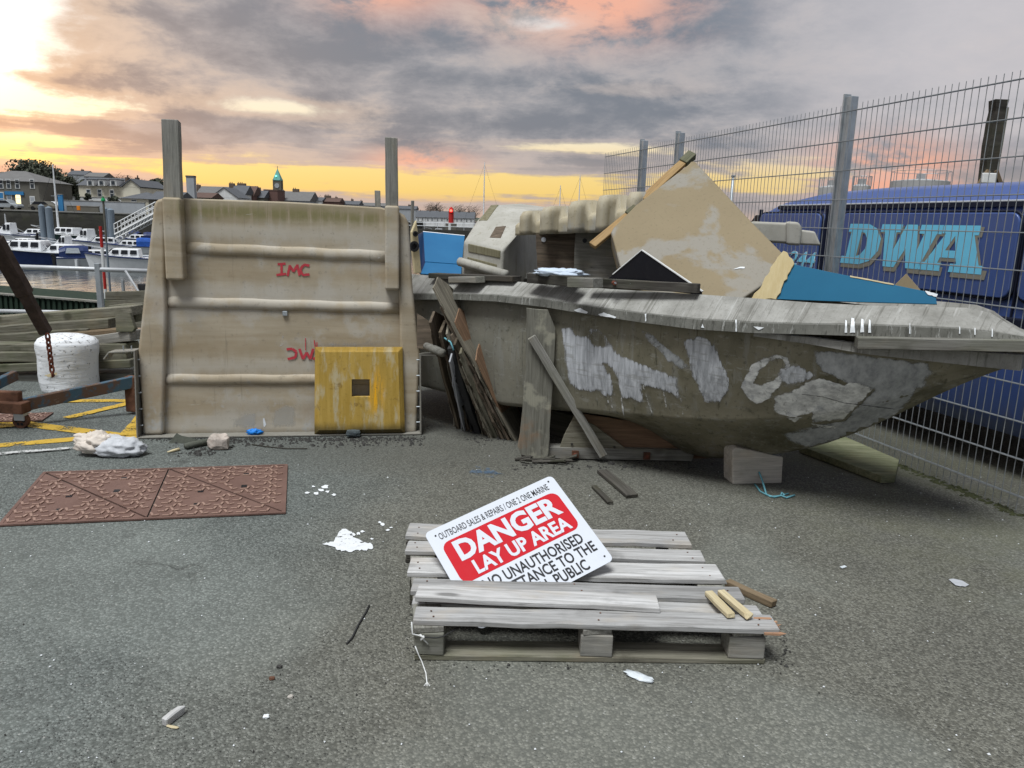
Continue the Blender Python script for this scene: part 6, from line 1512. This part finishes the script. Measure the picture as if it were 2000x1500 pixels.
def bld(name, label, x0, x1, yg, ye, yr, d, depth=8., wall='h_white', roof='h_slate', style='gable', wins=(), chims=(), winmat='window_glass', zg=None):
    "house from surveyed eaves, ridge and ground lines at distance d; wins are (px, py, w, h) in photo pixels"
    A, B = onY(x0, ye, d), onY(x1, ye, d); zb = onY((x0 + x1) / 2, yg, d).z if zg is None else zg; ze = (A.z + B.z) / 2; zr = onY((x0 + x1) / 2, yr, d + (depth / 2 if style != 'front' else 0)).z
    W = B.x - A.x; r = thing(name, label, 'building', (A.x, d, zb)); h = ze - zb; rh = max(zr - ze, .3)
    MB().box(0, W, 0, depth, 0, h).build('wall', wall, r)
    ov = .25
    if style == 'gable':
        MB().add([(-ov, -ov, h), (W + ov, -ov, h), (W + ov, depth + ov, h), (-ov, depth + ov, h), (-ov, depth / 2, h + rh), (W + ov, depth / 2, h + rh)], [(0, 1, 5, 4), (2, 3, 4, 5), (0, 4, 3), (1, 2, 5), (3, 2, 1, 0)]).build('roof', roof, r)
        for x in (0.02, W - .02): MB().add([(x, 0, h), (x, depth, h), (x, depth / 2, h + rh - .12)], [(0, 1, 2)]).build('gable_wall', wall, r, solid=.02)
    elif style == 'hip':
        k = min(depth / 2, W / 2 - .1); MB().add([(-ov, -ov, h), (W + ov, -ov, h), (W + ov, depth + ov, h), (-ov, depth + ov, h), (k, depth / 2, h + rh), (W - k, depth / 2, h + rh)], [(0, 1, 5, 4), (2, 3, 4, 5), (0, 4, 3), (1, 2, 5), (3, 2, 1, 0)]).build('roof', roof, r)
    elif style == 'front':
        MB().add([(-ov, -ov, h), (-ov, depth, h), (W / 2, -ov, h + rh), (W / 2, depth, h + rh), (W + ov, -ov, h), (W + ov, depth, h)], [(0, 2, 3, 1), (2, 4, 5, 3)]).build('roof', roof, r, solid=.18)
        MB().add([(0, 0, h), (W, 0, h), (W / 2, 0, h + rh)], [(0, 1, 2)]).build('gable_wall', wall, r, solid=.05)
    elif style == 'flat':
        MB().box(-.06, W + .06, -.06, depth, h, h + rh).build('parapet', roof, r)
    mpp = d / FPX
    for w in wins:
        px, py, ww, hh = w[:4]; mt = w[4] if len(w) > 4 else winmat; P = onY(px, py, d); x, z = P.x - A.x, P.z - zb; ww, hh = ww * mpp / 2, hh * mpp / 2
        f = MB().box(x - ww - .12, x + ww + .12, -.06, .05, z - hh - .12, z + hh + .12).build('window', 'h_frame', r); MB().box(x - ww, x + ww, -.09, -.02, z - hh, z + hh).build('pane', mt, f)
        MB().box(x - ww, x + ww, -.11, -.09, z - .04, z + .04).build('glazing_bar', 'h_frame', f)
    for c in chims:
        px, pt, w = c; P = onY(px, pt, d + depth / 2); x, z = P.x - A.x, P.z - zb; w = w * mpp / 2
        ch = MB().box(x - w, x + w, depth / 2 - .5, depth / 2 + .5, max(0, z - 2.5), z).build('chimney', 'h_chim', r)
        for k in range(max(1, int(w / .35))): MB().lathe([(.13, 0), (.11, .4)], 6, (x - w + .25 + k * .6, depth / 2, z)).build('chimney_pot', 'h_brick', ch)
    return r, A
W2 = lambda xs, y, w, h: [(x, y, w, h) for x in xs]
# left waterfront
pub, pa = bld('stone_pub', 'dark stone two storey building with blue sign at the far left quay', -70, 74, 406, 353, 333, 121, 9, 'h_stone', 'h_slate2', 'hip', W2((2, 17, 34, 63), 359, 6, 15) + [(3, 388, 8, 22, 'h_bluesign'), (19, 390, 7, 20, 'steel_blue'), (36, 388, 8, 18, 'lamp_warm'), (64, 394, 7, 18, 'h_greywall')], zg=1.0)
s0, s1 = onY(10, 376, 121), onY(47, 378, 121); MB().box(s0.x - pa.x, s1.x - pa.x, -.15, 0, s1.z - 1.0 - .25, s0.z - 1.0 + .2).build('blue_sign_board', 'h_bluesign', pub)
ch_, ca_ = bld('cream_house', 'cream rendered house with three dormers and slate roof on the far waterfront', 153, 240, 402, 363, 347, 135, 8, 'h_cream', 'h_slate', 'gable', [(173, 377, 6, 12), (195, 377, 6, 12), (219, 378, 6, 12)], zg=1.0)
for px in (176, 198, 221):
    P = onY(px, 357, 134.2); x_, z_ = P.x - ca_.x, P.z - 1.5; D_ = MB().box(x_ - .55, x_ + .55, -.8, 1.8, z_, z_ + 1.0).build('dormer', 'h_white', ch_)
    MB().box(x_ - .62, x_ + .62, -.9, 1.9, z_ + 1.0, z_ + 1.12).build('dormer_cap', 'h_slate', D_); MB().box(x_ - .38, x_ + .38, -.86, -.78, z_ + .15, z_ + .85).build('window_frame', 'h_frame', D_); MB().box(x_ - .3, x_ + .3, -.89, -.8, z_ + .2, z_ + .8).build('pane', 'window_glass', D_)
bld('cream_gable_house', 'cream gabled house end adjoining the cream house with dormers', 240, 273, 402, 365, 350, 132, 10, 'h_cream', 'h_slate', 'front', (), ((249, 347, 5), (268, 347, 4)), zg=1.0)
bld('slate_lodge', 'low slate roofed lodge with cream walls below the cream gabled house', 236, 300, 404, 388, 375, 126, 7, 'h_cream', 'h_slate', 'hip', [(262, 394, 8, 6)], zg=1.0)
bld('slate_shed', 'dark shed with slate roof at the edge of the tan mould', 290, 345, 415, 390, 374, 124, 7, 'h_stone', 'h_slate', 'gable', (), zg=1.0)
bld('hill_house', 'pale house with two chimneys on the wooded hill, leftmost', 131, 165, 350, 341, 333, 330, 9, 'h_greywall', 'h_slate', 'gable', (), ((141, 330, 4), (161, 331, 4)), zg=8)
bld('hill_house', 'pale gabled house lower on the wooded hill', 164, 201, 352, 345, 337, 300, 9, 'h_greywall', 'h_slate2', 'gable', (), (), zg=6)
bld('hill_house', 'small pale house among trees right of the cream house', 274, 300, 372, 364, 357, 260, 8, 'h_greywall', 'h_slate2', 'gable', [(280, 367, 3, 3), (290, 367, 3, 3)], (), zg=2)
# white boundary wall with gate piers
def bwall(name, label, x0, x1, yt, d, h, mat, cat='wall'):
    A, B = onY(x0, yt, d), onY(x1, yt, d); r = thing(name, label, cat, (A.x, d, .95)); L = B.x - A.x
    MB().box(0, L, 0, .3, 0, A.z - .95).build('wall', mat, r); MB().box(-.05, L + .05, -.05, .35, A.z - .95, A.z - .85).build('coping', 'kerb_stone', r); return r
bwall('white_wall', 'long white waterfront wall below the cream house', 112, 282, 391, 120, 2, 'h_greywall'); bwall('dark_wall', 'low dark wall section before the white waterfront wall', 130, 192, 402, 118.4, 1, 'h_stone'); bwall('upper_wall', 'upper cream garden wall in front of the cream house', 126, 240, 384, 131, 2, 'h_white')
r = bwall('gate_pier', 'blue and white hoarding at the left end of the white waterfront wall', 112, 121, 380, 118.8, 2, 'h_bluesign', 'hoarding')
P = onY(153, 410, 117); r = thing('orange_box', 'small orange box on the far quay before the dark wall', 'box', (P.x, 117, 1.1)); MB().box(-.25, .25, 0, .2, .2, .85).build('cabinet', 'h_orange', r, bevel=.05); MB().box(-.05, .05, .05, .15, 0, .2).build('leg', 'steel_blue', r)
# parked cars on the far quay
def car(label, px, mat, d=117.5, yaw=0):
    P = onG(px, 408, 1.1); P = Vector((onY(px, 405, d).x, d, 1.1)); r = thing('parked_car', label, 'car', Matrix.Translation(P) @ Matrix.Rotation(yaw, 4, 'Z'), 'cars parked on the far quay')
    prof = [(-2.1, .3), (-2.05, .75), (-1.6, .85), (-1.1, 1.35), (.5, 1.4), (1.1, .92), (1.9, .8), (2.1, .6), (2.1, .3)]
    MB().prism(prof, -.85, .85).build('body', mat, r, bevel=.08, seg=2); MB().prism([(-1.45, .9), (-1.05, 1.3), (.45, 1.33), (.95, .93)], -.87, .87).build('side_glass', 'black_glass', r)
    for x in (-1.35, 1.3):
        for y in (-.8, .8): MB().tube([(x, y - .1, .31), (x, y + .1, .31)], .31, 12).build('wheel', 'tyre', r)
car('silver grey car parked before the dark stone building', 14, 'galv'); car('dark car parked right of the stone building', 88, 'h_stone', 119); car('white car parked at the hoarding', 104, 'white_boat', 121)
# centre skyline
def row(specs):
    for s in specs: bld(*s[:8], **s[8])
K = dict
row([
 ('grey_block', 'tall narrow grey block on the skyline right of the left wooden post', 363, 378, 392, 346, 343, 160, K(depth=1.2, wall='h_greywall', roof='h_slate', style='flat', zg=1.0)),
 ('slate_hall', 'long slate roofed hall behind the white gabled house', 384, 436, 395, 380, 364, 230, K(depth=9, wall='h_greywall', roof='h_slate2', style='gable', chims=((388, 361, 6),), zg=.6)),
 ('brown_roof_house', 'brown roofed low house left of the white gabled house', 376, 412, 396, 386, 376, 190, K(depth=8, wall='h_stone', roof='h_brick', style='gable', zg=.6)),
 ('white_gable_house', 'white gabled house on the skyline left of the chimneyed terrace', 412, 464, 398, 386, 366, 220, K(depth=10, wall='h_white', roof='h_slate', style='front', zg=.6)),
 ('terrace_house', 'steep dark roofed house with tall chimney stack left of the church', 450, 478, 396, 380, 362, 240, K(depth=9, wall='h_white', roof='h_slate', style='gable', chims=((453, 358, 10),), zg=.6)),
 ('terrace_house', 'red tinted steep roofed house in the terrace left of the church', 466, 494, 396, 382, 363, 246, K(depth=9, wall='h_pink', roof='h_brick', style='gable', chims=((472, 358, 16),), zg=.6)),
 ('terrace_house', 'dark end house of the terrace nearest the church', 492, 515, 398, 386, 372, 250, K(depth=9, wall='h_stone', roof='h_slate', style='gable', chims=((503, 366, 11),), zg=.6)),
 ('pink_house', 'red brown flat topped house before the church tower', 515, 542, 400, 373, 371, 255, K(depth=8, wall='h_pink', roof='h_brick', style='flat', zg=.6)),
 ('glass_hall', 'wide low pitched grey hall right of the church tower', 543, 604, 402, 392, 374, 262, K(depth=14, wall='h_greywall', roof='h_slate2', style='gable', chims=((578, 369, 12),), zg=.6)),
 ('low_row', 'low dark roofs with a white end right of the grey hall', 600, 628, 404, 392, 385, 270, K(depth=9, wall='h_white', roof='h_slate', style='gable', chims=((612, 381, 4),), zg=.6)),
 ('low_row', 'red roofed houses with chimneys on the middle skyline', 626, 662, 405, 394, 386, 272, K(depth=9, wall='h_pink', roof='h_brick', style='gable', chims=((640, 382, 12), (657, 385, 4)), zg=.6)),
 ('low_row', 'low slate roof right of the red roofed houses', 660, 700, 408, 399, 392, 280, K(depth=9, wall='h_greywall', roof='h_slate', style='gable', chims=((688, 389, 4),), zg=.6)),
 ('low_row', 'distant slate roof just left of the right wooden post', 700, 752, 412, 402, 396, 300, K(depth=9, wall='h_greywall', roof='h_slate2', style='gable', chims=((706, 392, 4),), zg=.6)),
 ('far_row', 'dark distant rooftops right of the right wooden post', 776, 812, 418, 408, 402, 330, K(depth=9, wall='h_greywall', roof='h_slate', style='gable', chims=((800, 400, 5),), zg=.6)),
])
def church():
    d = 300; A, B = onY(534, 368, d), onY(548, 368, d); w = (B.x - A.x); zb = .6; top = onY(541, 352, d).z - zb; ap = onY(541, 324, d).z - zb; r = thing('church_tower', 'stone church tower with green copper spire on the skyline', 'church', (A.x, d, zb))
    MB().box(0, w, 0, w, 0, top).build('tower', 'h_stone', r)
    for (a, b) in ((0, 0), (w, 0), (0, w), (w, w)): MB().box(a - .15, a + .15, b - .15, b + .15, 0, top + .4).build('buttress', 'h_stone', r)
    MB().add([(-.2, -.2, top), (w + .2, -.2, top), (w + .2, w + .2, top), (-.2, w + .2, top), (w / 2, w / 2, ap - .8)], [(0, 1, 4), (1, 2, 4), (2, 3, 4), (3, 0, 4), (3, 2, 1, 0)]).build('spire', 'h_copper', r)
    MB().tube([(w / 2, w / 2, ap - 1.2), (w / 2, w / 2, ap)], .1, 5).build('finial', 'h_chim', r); MB().lathe([(.9, 0), (.9, .12)], 16).build('clock_face', 'h_greywall', r, Matrix.Translation((w / 2, -.02, top - 2.0)) @ Matrix.Rotation(R(90), 4, 'X'))
    P = onY(538, 345, d - .5); MB().lathe([(.1, 0), (.32, .15), (.32, .4), (.1, .55)], 8).build('spire_lamp', 'lamp_green', r, Matrix.Translation((P.x - A.x, -.35 + w * .2, P.z - zb)))
    sw = [onY(x, 378, d) for x in (548, 560)]; MB().prism([(w, 0), (w + 2.2, 0), (w + 2.2, top - 5), (w, top - 3)], .2, w - .2).build('side_aisle', 'h_stone', r)
church()
# white terrace, lighthouse and pier on the right of centre
def white_terrace():
    for i in range(6):
        x0 = 812 + i * 19; bld('white_cottage', ('leftmost', 'second', 'third', 'fourth', 'fifth', 'rightmost')[i] + ' white slate roofed cottage of the waterfront terrace behind the red lighthouse', x0, x0 + 18.5, 448, 424 + i * .5, 411 + i * .6, 250, 8, 'h_white', 'h_slate', 'gable', W2((x0 + 4.5, x0 + 13), 428 + i * .5, 2.2, 3.4), ((x0 + 9, 412, 3),), zg=-.5)
white_terrace()
def lighthouse():
    d = 120; b = onY(881, 436, d); t = onY(880, 404, d); r = thing('lighthouse', 'small red harbour lighthouse on a dark plinth with a red lamp', 'lighthouse', (b.x, d, b.z)); h = t.z - b.z; w = 10 * d / FPX / 2
    MB().lathe([(w, 0), (w * .97, h * .62), (w * 1.1, h * .64), (w * 1.1, h * .67), (w * .85, h * .68), (w * .85, h * .85), (w * .6, h * .93), (w * .15, h)], 20).build('tower', 'h_red', r, smooth=False); MB().lathe([(.12, 0), (.2, .08), (.2, .25), (.08, .34)], 10).build('lamp', 'lamp_red', r, Matrix.Translation((0, -w, h * .70)))
    MB().box(-w * 2.0, w * 2.0, -w * 1.5, w * 2, WZ - b.z, 0).build('plinth', 'h_stone', r); MB().box(-w * .9, w * .1, -w * 1.56, -w * 1.5, -1.2, -.05).build('door', 'h_white', r)
    q = MB(); q.prism([(-20, 122), (-20, 118.5), (60, 118.5), (60, 122)], WZ - 1, b.z - 1.0, 'xy'); tag(q.build('pier_head', 'quay_stone'), kind='structure')
    rr = thing('pier_railing', 'pale railing along the pier before the lighthouse', 'railing', (-18, 118.6, b.z - 1.0)); 
    for z in (.5, 1.0): MB().tube([(0, 0, z), (30, 0, z)], .04, 5).build('rail', 'galv_pale', rr)
    for k in range(16): MB().tube([(k * 2, 0, 0), (k * 2, 0, 1.0)], .04, 5).build('post', 'galv_pale', rr)
lighthouse()
# ------------------------------------------------------------------ trees
def tree(name, label, x0, x1, yt, yb, d, dens=900, leaf=.5, bare=False, seed=1):
    rr = random.Random(seed); A, B = onY(x0, yb, d), onY(x1, yb, d); T = onY((x0 + x1) / 2, yt, d); zb = min(A.z, .95); W = (B.x - A.x) / 2; H = T.z - zb; r = thing(name, label, 'tree', ((A.x + B.x) / 2, d, zb))
    tk = MB().tube([(0, 0, 0), (.1, 0, H * .25), (-.1, 0, H * .5)], [H * .035, H * .025, H * .012], 6)
    for k in range(7 if not bare else 16):
        a = rr.uniform(0, 6.28); e = rr.uniform(.35, .95); tk.tube([(0, 0, H * rr.uniform(.2, .4)), (math.cos(a) * W * .35, math.sin(a) * W * .35, H * (.3 + e * .3)), (math.cos(a) * W * .75, math.sin(a) * W * .75, H * (.35 + e * .55))], [H * .012, H * .007, H * .003], 5)
    tk.build('trunk', 'twig_far', r)
    cr = MB(); lob = [(Vector((rr.uniform(-.7, .7) * W, rr.uniform(-.6, .6) * W, H * rr.uniform(.42, .82))), rr.uniform(.42, .62)) for _ in range(13)]
    lob.append((Vector((0, 0, H * .66)), .85))
    for i in range(dens):
        c, k = lob[rr.randrange(len(lob))]; v = Vector((rr.gauss(0, 1), rr.gauss(0, 1), rr.gauss(0, 1))).normalized() * (rr.random() ** .35)
        p = c + Vector((v.x * W * k, v.y * W * k, v.z * min(W, H * .55) * k)); 
        if p.z > H: p.z = H - rr.random() * .3
        s = leaf * rr.uniform(.5, 1.3); n = Vector((rr.gauss(0, 1), rr.gauss(0, 1), rr.gauss(0, 1))).normalized(); a = n.orthogonal().normalized(); b = n.cross(a)
        if bare: cr.add([p, p + a * s * 1.6, p + a * s * 1.6 + b * s * .10, p + b * s * .10], [(0, 1, 2, 3)])
        else: cr.add([p - a * s, p + b * s * .7, p + a * s, p - b * s * .7], [(0, 1, 2, 3)])
    cr.build('crown', 'twig_far' if bare else 'leaf_far', r)
tree('evergreen_tree', 'large dark evergreen tree behind the stone building at the far left', 6, 130, 313, 402, 140, 14000, .27, seed=1)
tree('evergreen_tree', 'dark tree mass filling the gap right of the large evergreen', 95, 150, 345, 402, 138, 5000, .25, seed=2)
tree('bare_tree', 'rounded bare tree on the hill behind the cream house', 203, 232, 335, 362, 300, 900, .9, True, 3)
tree('bare_tree', 'bare tree on the hill above the cream gabled house', 230, 272, 339, 364, 290, 1200, .9, True, 4)
tree('hill_tree', 'dark rounded tree on the hill left of the left wooden post', 272, 306, 345, 376, 260, 900, .7, seed=5); tree('hill_tree', 'dark tree beside the left wooden post on the skyline', 298, 345, 347, 380, 250, 1100, .7, seed=6); tree('hill_tree', 'bushy dark shrub below the hill trees near the left post', 290, 316, 358, 392, 170, 600, .4, seed=14)
tree('garden_shrub', 'dark shrub before the right side of the cream house', 212, 236, 380, 397, 128, 420, .25, seed=7); tree('garden_shrub', 'dark shrub at the left corner of the cream house', 147, 156, 374, 392, 128, 260, .25, seed=8); tree('garden_shrub', 'small palm like shrub before the middle of the cream house', 168, 180, 372, 398, 128, 260, .22, seed=9)
tree('bare_tree', 'bare trees behind the white cottages, left of the lighthouse', 826, 872, 398, 425, 320, 900, .8, True, 10); tree('bare_tree', 'bare trees behind the white cottages, right of the lighthouse', 884, 935, 402, 428, 320, 900, .8, True, 11); tree('bare_tree', 'wispy bare tree on the skyline right of the red roofed houses', 622, 632, 378, 398, 300, 260, .6, True, 12)
for i, (x0, x1, yt, yb, d, br, lb) in enumerate(((128, 160, 340, 372, 280, 1, 'grey bare tree on the hill right of the large evergreen'), (150, 182, 346, 370, 270, 0, 'dark hill tree behind the left end of the cream house roof'), (186, 212, 341, 362, 310, 1, 'wispy bare tree on the hill behind the dormers'), (262, 284, 352, 378, 240, 0, 'dark round tree right of the cream gabled house'), (310, 332, 343, 370, 300, 1, 'bare hill tree just left of the left wooden post'), (120, 142, 352, 384, 200, 0, 'dark tree between the evergreen and the cream house'))): tree('bare_tree' if br else 'hill_tree', lb, x0, x1, yt, yb, d, 1300 if br else 1500, .8 if br else .6, bool(br), 40 + i)
# ------------------------------------------------------------------ marina
for i, (px, yt, rad, lb) in enumerate(((83, 402, .32, 'grey steel pontoon pile, leftmost of the left pair'), (97, 406, .36, 'grey steel pontoon pile, right one of the left pair'), (208, 408, .26, 'grey steel pontoon pile, left one by the gangway'), (217, 410, .36, 'grey steel pontoon pile, right one by the gangway'))):
    d = 86; r = thing('pontoon_pile', lb, 'pile', (onY(px, 430, d).x, d, WZ)); MB().lathe([(rad, -1), (rad, onY(px, yt, d).z - WZ), (rad * .1, onY(px, yt, d).z - WZ + .2)], 14).build('tube', 'steel_blue', r, smooth=False)
def gangway():
    d = 84; A, B = onY(224, 458, d), onY(305, 415, d); r = thing('gangway', 'pale sloping footbridge gangway down to the pontoons', 'gangway', (A.x, d, A.z)); L = B - A
    for y in (0, 1.6):
        for k, (dz, rad) in enumerate(((0, .10), (.55, .05), (1.1, .06))): MB().tube([Vector((0, y, dz)), L + Vector((0, y, dz))], rad, 5).build('rail', 'h_white', r)
        for j in range(13): p = L * (j / 12) + Vector((0, y, 0)); MB().tube([p, p + Vector((0, 0, 1.1))], .05, 5).build('baluster', 'h_white', r)
        for j in range(12): p, q = L * (j / 12) + Vector((0, y, -.45)), L * ((j + 1) / 12) + Vector((0, y, 0)); MB().tube([p, q], .05, 5).build('truss_brace', 'h_white', r)
        MB().tube([Vector((0, y, -.45)), L + Vector((0, y, -.45))], .08, 5).build('lower_chord', 'h_white', r)
    MB().add([Vector((0, 0, .02)), L + Vector((0, 0, .02)), L + Vector((0, 1.6, .02)), Vector((0, 1.6, .02))], [(0, 1, 2, 3)]).build('deck', 'galv', r, solid=.06)
gangway()
for i, (y, x0, x1, lb) in enumerate(((62, -62, -20, 'near floating pontoon walkway'), (84, -75, -25, 'far floating pontoon walkway'))):
    r = thing('pontoon', lb + ' between the moored boats', 'pontoon', (x0, y, WZ)); MB().box(0, x1 - x0, 0, 1.8, 0, .45).build('deck', 'h_greywall', r)
def boat(label, px, wl, L, yaw, hull='white_boat', cabin='cuddy', canvas=None, mast=0., band=None):
    P = onG(px, wl, WZ); r = thing('moored_boat', label, 'boat', Matrix.Translation(P) @ Matrix.Rotation(R(yaw), 4, 'Z'), 'boats moored in the marina'); B = L * .17; Hh = L * .13
    mb = MB(); rings = []
    for i in range(9):
        t = i / 8; x = -L / 2 + L * t; w = B * (1 - max(0, t - .45) ** 2 * 3.2) if t < 1 else .03; w = max(w, .03); s = Hh * (1 + .45 * t * t)
        rings.append([(x + L * .05 * t, -w, s), (x, -w * .82, .0), (x - .0, 0, -.25), (x, w * .82, 0), (x + L * .05 * t, w, s)])
    mb.loft(rings, False, False); mb.f.append((0, 1, 2, 3, 4)); mb.build('hull', hull, r)
    dk = MB(); dk.loft([[q[0], q[4]] for q in rings], False, False); dk.build('deck', 'white_boat', r)
    rb = MB(); rb.tube([Vector(q[0]) for q in rings], .05, 5); rb.tube([Vector(q[4]) for q in rings], .05, 5); rb.build('rub_rail', 'white_boat' if hull != 'white_boat' else 'navy', r)
    if cabin == 'cuddy': x0, x1, ch = -.12 * L, .28 * L, L * .11
    elif cabin == 'wheelhouse': x0, x1, ch = -.10 * L, .18 * L, L * .22
    else: x0, x1, ch = -.3 * L, .1 * L, L * .10
    z0 = Hh * 1.1; cb = MB(); w0, w1 = B * .75, B * .6
    cb.add([(x0, -w0, z0), (x1, -w0 * .8, z0 + .1), (x1, w0 * .8, z0 + .1), (x0, w0, z0), (x0 + .05, -w1, z0 + ch), (x1 - ch * .8, -w1 * .85, z0 + ch), (x1 - ch * .8, w1 * .85, z0 + ch), (x0 + .05, w1, z0 + ch)], [(3, 2, 1, 0), (4, 5, 6, 7), (0, 1, 5, 4), (1, 2, 6, 5), (2, 3, 7, 6), (3, 0, 4, 7)]); cbo = cb.build('cabin', 'white_boat', r, bevel=.05)
    for sg in (-1, 1):
        for k in range(3 if cabin != 'wheelhouse' else 2):
            a = x0 + (x1 - x0) * (.08 + .27 * k); b = a + (x1 - x0) * .2; za, zb = z0 + ch * .4, z0 + ch * .85; ya = (w0 + (w1 - w0) * .4) * (1 - .06 * k) + .03; yb = (w0 + (w1 - w0) * .85) * (1 - .06 * k) + .03
            MB().add([(a, sg * ya, za), (b, sg * ya, za), (b - .05, sg * yb, zb), (a, sg * yb, zb)], [(0, 1, 2, 3)]).build('window', 'black_glass', cbo, solid=.03)
    MB().add([(x1 - ch * .2, -w0 * .6, z0 + ch * .28), (x1 - ch * .2, w0 * .6, z0 + ch * .28), (x1 - ch * .68, w1 * .6, z0 + ch * .9), (x1 - ch * .68, -w1 * .6, z0 + ch * .9)], [(0, 1, 2, 3)]).build('windscreen', 'black_glass', cbo, Matrix.Translation((.06, 0, .04)), solid=.03)
    if canvas:
        cv = MB(); cx0, cx1 = -.46 * L, x0 + .25; hh = L * .17; cv.loft([[(x, B * .8 * math.cos(math.pi * j / 8), z0 + (hh * k) * math.sin(math.pi * j / 8) ** .6) for j in range(9)] for x, k in ((cx0, .75), (cx0 + .4, 1), (cx1 - .3, 1.05), (cx1, .95))], False, False); cvo = cv.build('canvas_cover', canvas, r, smooth=False)
        MB().add([(cx0 + .4, -B * .79, z0 + hh * .35), (cx1 - .5, -B * .79, z0 + hh * .35), (cx1 - .6, -B * .64, z0 + hh * .8), (cx0 + .5, -B * .64, z0 + hh * .8)], [(0, 1, 2, 3)]).build('canvas_window', 'galv', cvo, solid=.06)
    gr = MB(); 
    for sg in (-1, 1): gr.tube([Vector(rings[5][0 if sg < 0 else 4]) + Vector((0, 0, .05)), Vector(rings[6][0 if sg < 0 else 4]) + Vector((0, 0, .5)), Vector(rings[8][0 if sg < 0 else 4]) + Vector((0, 0, .55))], .025, 5)
    gr.build('bow_rail', 'galv_pale', r)
    MB().tube([(-L / 2 - .15, 0, -.1), (-L / 2 - .15, 0, Hh * 1.1), (-L / 2 - .25, 0, Hh * 1.4)], [.08, .14, .16], 6).build('outboard_motor', 'dark_rubber', r)
    for k in range(2): q = Vector(rings[2 + 2 * k][0]); MB().tube([q + Vector((0, -.12, -.1)), q + Vector((0, -.12, -.6))], .11, 6).build('fender', 'white_boat', r)
    if mast:
        MB().tube([(.05 * L, 0, z0), (.05 * L, 0, mast * .6), (.05 * L, 0, mast)], [.13, .10, .06], 6).build('mast', 'white_boat' if mast > 6 else 'galv_pale', r)
        for s in (-.42, .5): MB().tube([(.05 * L, 0, mast * .97), (s * L, 0, Hh * 1.2)], .015, 4).build('stay', 'dark_rubber', r)
        MB().tube([(.05 * L, -.7, mast * .6), (.05 * L, .7, mast * .6)], .03, 5).build('spreader', 'galv', r)
    return r
boat('blue canopied motor boat at the left edge of the marina', 8, 512, 6.0, 20, 'white_boat', 'cuddy', 'blue_canvas'); boat('long navy hulled boat with white cabin in the marina, left one', 72, 515, 6.6, 185, 'navy', 'cuddy'); boat('navy hulled boat with white cabin in the marina, right one', 140, 516, 5.6, 188, 'navy', 'cuddy')
boat('white cruiser with dark navy canopy left of the striped pole', 184, 520, 4.6, 30, 'white_boat', 'cuddy', 'navy'); boat('white cabin cruiser with dark windows beside the tan mould edge', 258, 524, 5.4, 195, 'white_boat', 'cuddy'); boat('small white boat with blue cover behind the cabin cruiser', 262, 494, 4.6, 200, 'white_boat', 'cuddy', 'blue_canvas')
boat('white motor boat in the second row right of the piles', 212, 490, 5.2, 205, 'white_boat', 'cuddy'); boat('white wheelhouse boat in the second row right of the tall mast', 172, 486, 5.6, 170, 'white_boat', 'wheelhouse'); boat('dark green boat with a tall white mast in the back row', 122, 474, 7.4, 170, 'h_green_dark', 'low', None, 9.0); boat('small white boat in the second row behind the navy boats', 128, 495, 4.4, 175, 'white_boat', 'wheelhouse')
boat('white boat in the back row near the left piles', 62, 472, 6.2, 190, 'white_boat', 'low'); boat('white boat in the back row at the left edge', 20, 472, 6.0, 182, 'white_boat', 'wheelhouse', None, 3.2); boat('white boat with navy cover below the gangway', 238, 476, 5.2, 175, 'white_boat', 'low', 'navy'); boat('small white boat under the gangway end', 276, 480, 5.0, 200, 'white_boat', 'cuddy', 'navy'); boat('white dinghy behind the blue canopied boat', 40, 488, 4.6, 170, 'white_boat', 'low')
boat('red work boat moored before the white cottages', 852, 456, 6.0, 190, 'h_red', 'low'); boat('yacht with tall dark mast behind the wheelhouse mould', 938, 479, 9.0, 10, 'white_boat', 'low', None, 13.8); boat('yacht with bare mast behind the ribbed moulding', 1122, 485, 8.0, 10, 'white_boat', 'low', None, 12.1); boat('yacht with short mast left of the ribbed moulding', 1086, 484, 7.0, 20, 'white_boat', 'low', None, 10.3)
# channel marks near the quay
def mark_pole(name, label, px, yt, yb, d, rad, bands, topmat=None):
    T = onY(px, yt, d); r = thing(name, label, 'pole', (T.x, d, WZ)); H = T.z - WZ; n = len(bands)
    for i, m in enumerate(bands): MB().tube([(0, 0, H * i / n), (0, 0, H * (i + 1) / n)], rad, 8).build('pole_band', m, r)
    if topmat: MB().lathe([(rad * 1.9, 0), (rad * .3, rad * 3.6)], 12, (0, 0, H - rad * 3)).build('cone_topmark', topmat, r); MB().lathe([(rad * 1.9, -rad), (rad * 1.9, 0), (rad, 0)], 12, (0, 0, H - rad * 3)).build('topmark_base', topmat, r)
mark_pole('green_beacon', 'dark beacon pole with green cone topmark at the quay edge', 201, 384, 600, 26, .036, ['steel_blue', 'steel_blue', 'h_stone'], 'h_green'); mark_pole('striped_pole', 'red and white striped tide pole beside the green beacon', 196, 442, 600, 22, .042, ['h_white', 'h_red', 'h_white', 'h_red', 'h_white', 'h_red'])
def green_deck():
    A, B = onG(-30, 574, -1.0), onG(200, 592, -1.0); d = (B - A); L = d.length; r = thing('green_walkway', 'dark green slatted walkway floating beyond the railing', 'walkway', basis(A, d.normalized(), Vector((0, 0, 1)).cross(d.normalized()), (0, 0, 1)))
    MB().box(-4, L, 0.02, 2.2, -.12, -.02).build('deck', 'green_deck', r); MB().box(-4, L, .0, .05, -1.3, -.02).build('side_board', 'green_deck', r)
    k = 0; x = -2.
    while x < L: MB().box(x, x + .10, -.05, .0, -1.3, .02).build('slat', 'green_deck', r, bevel=.01); x += .2
    plank('walkway_cap', 'wood_grey', (-4, -.02, .04), (L, -.02, .04), .14, .05, r)
green_deck()
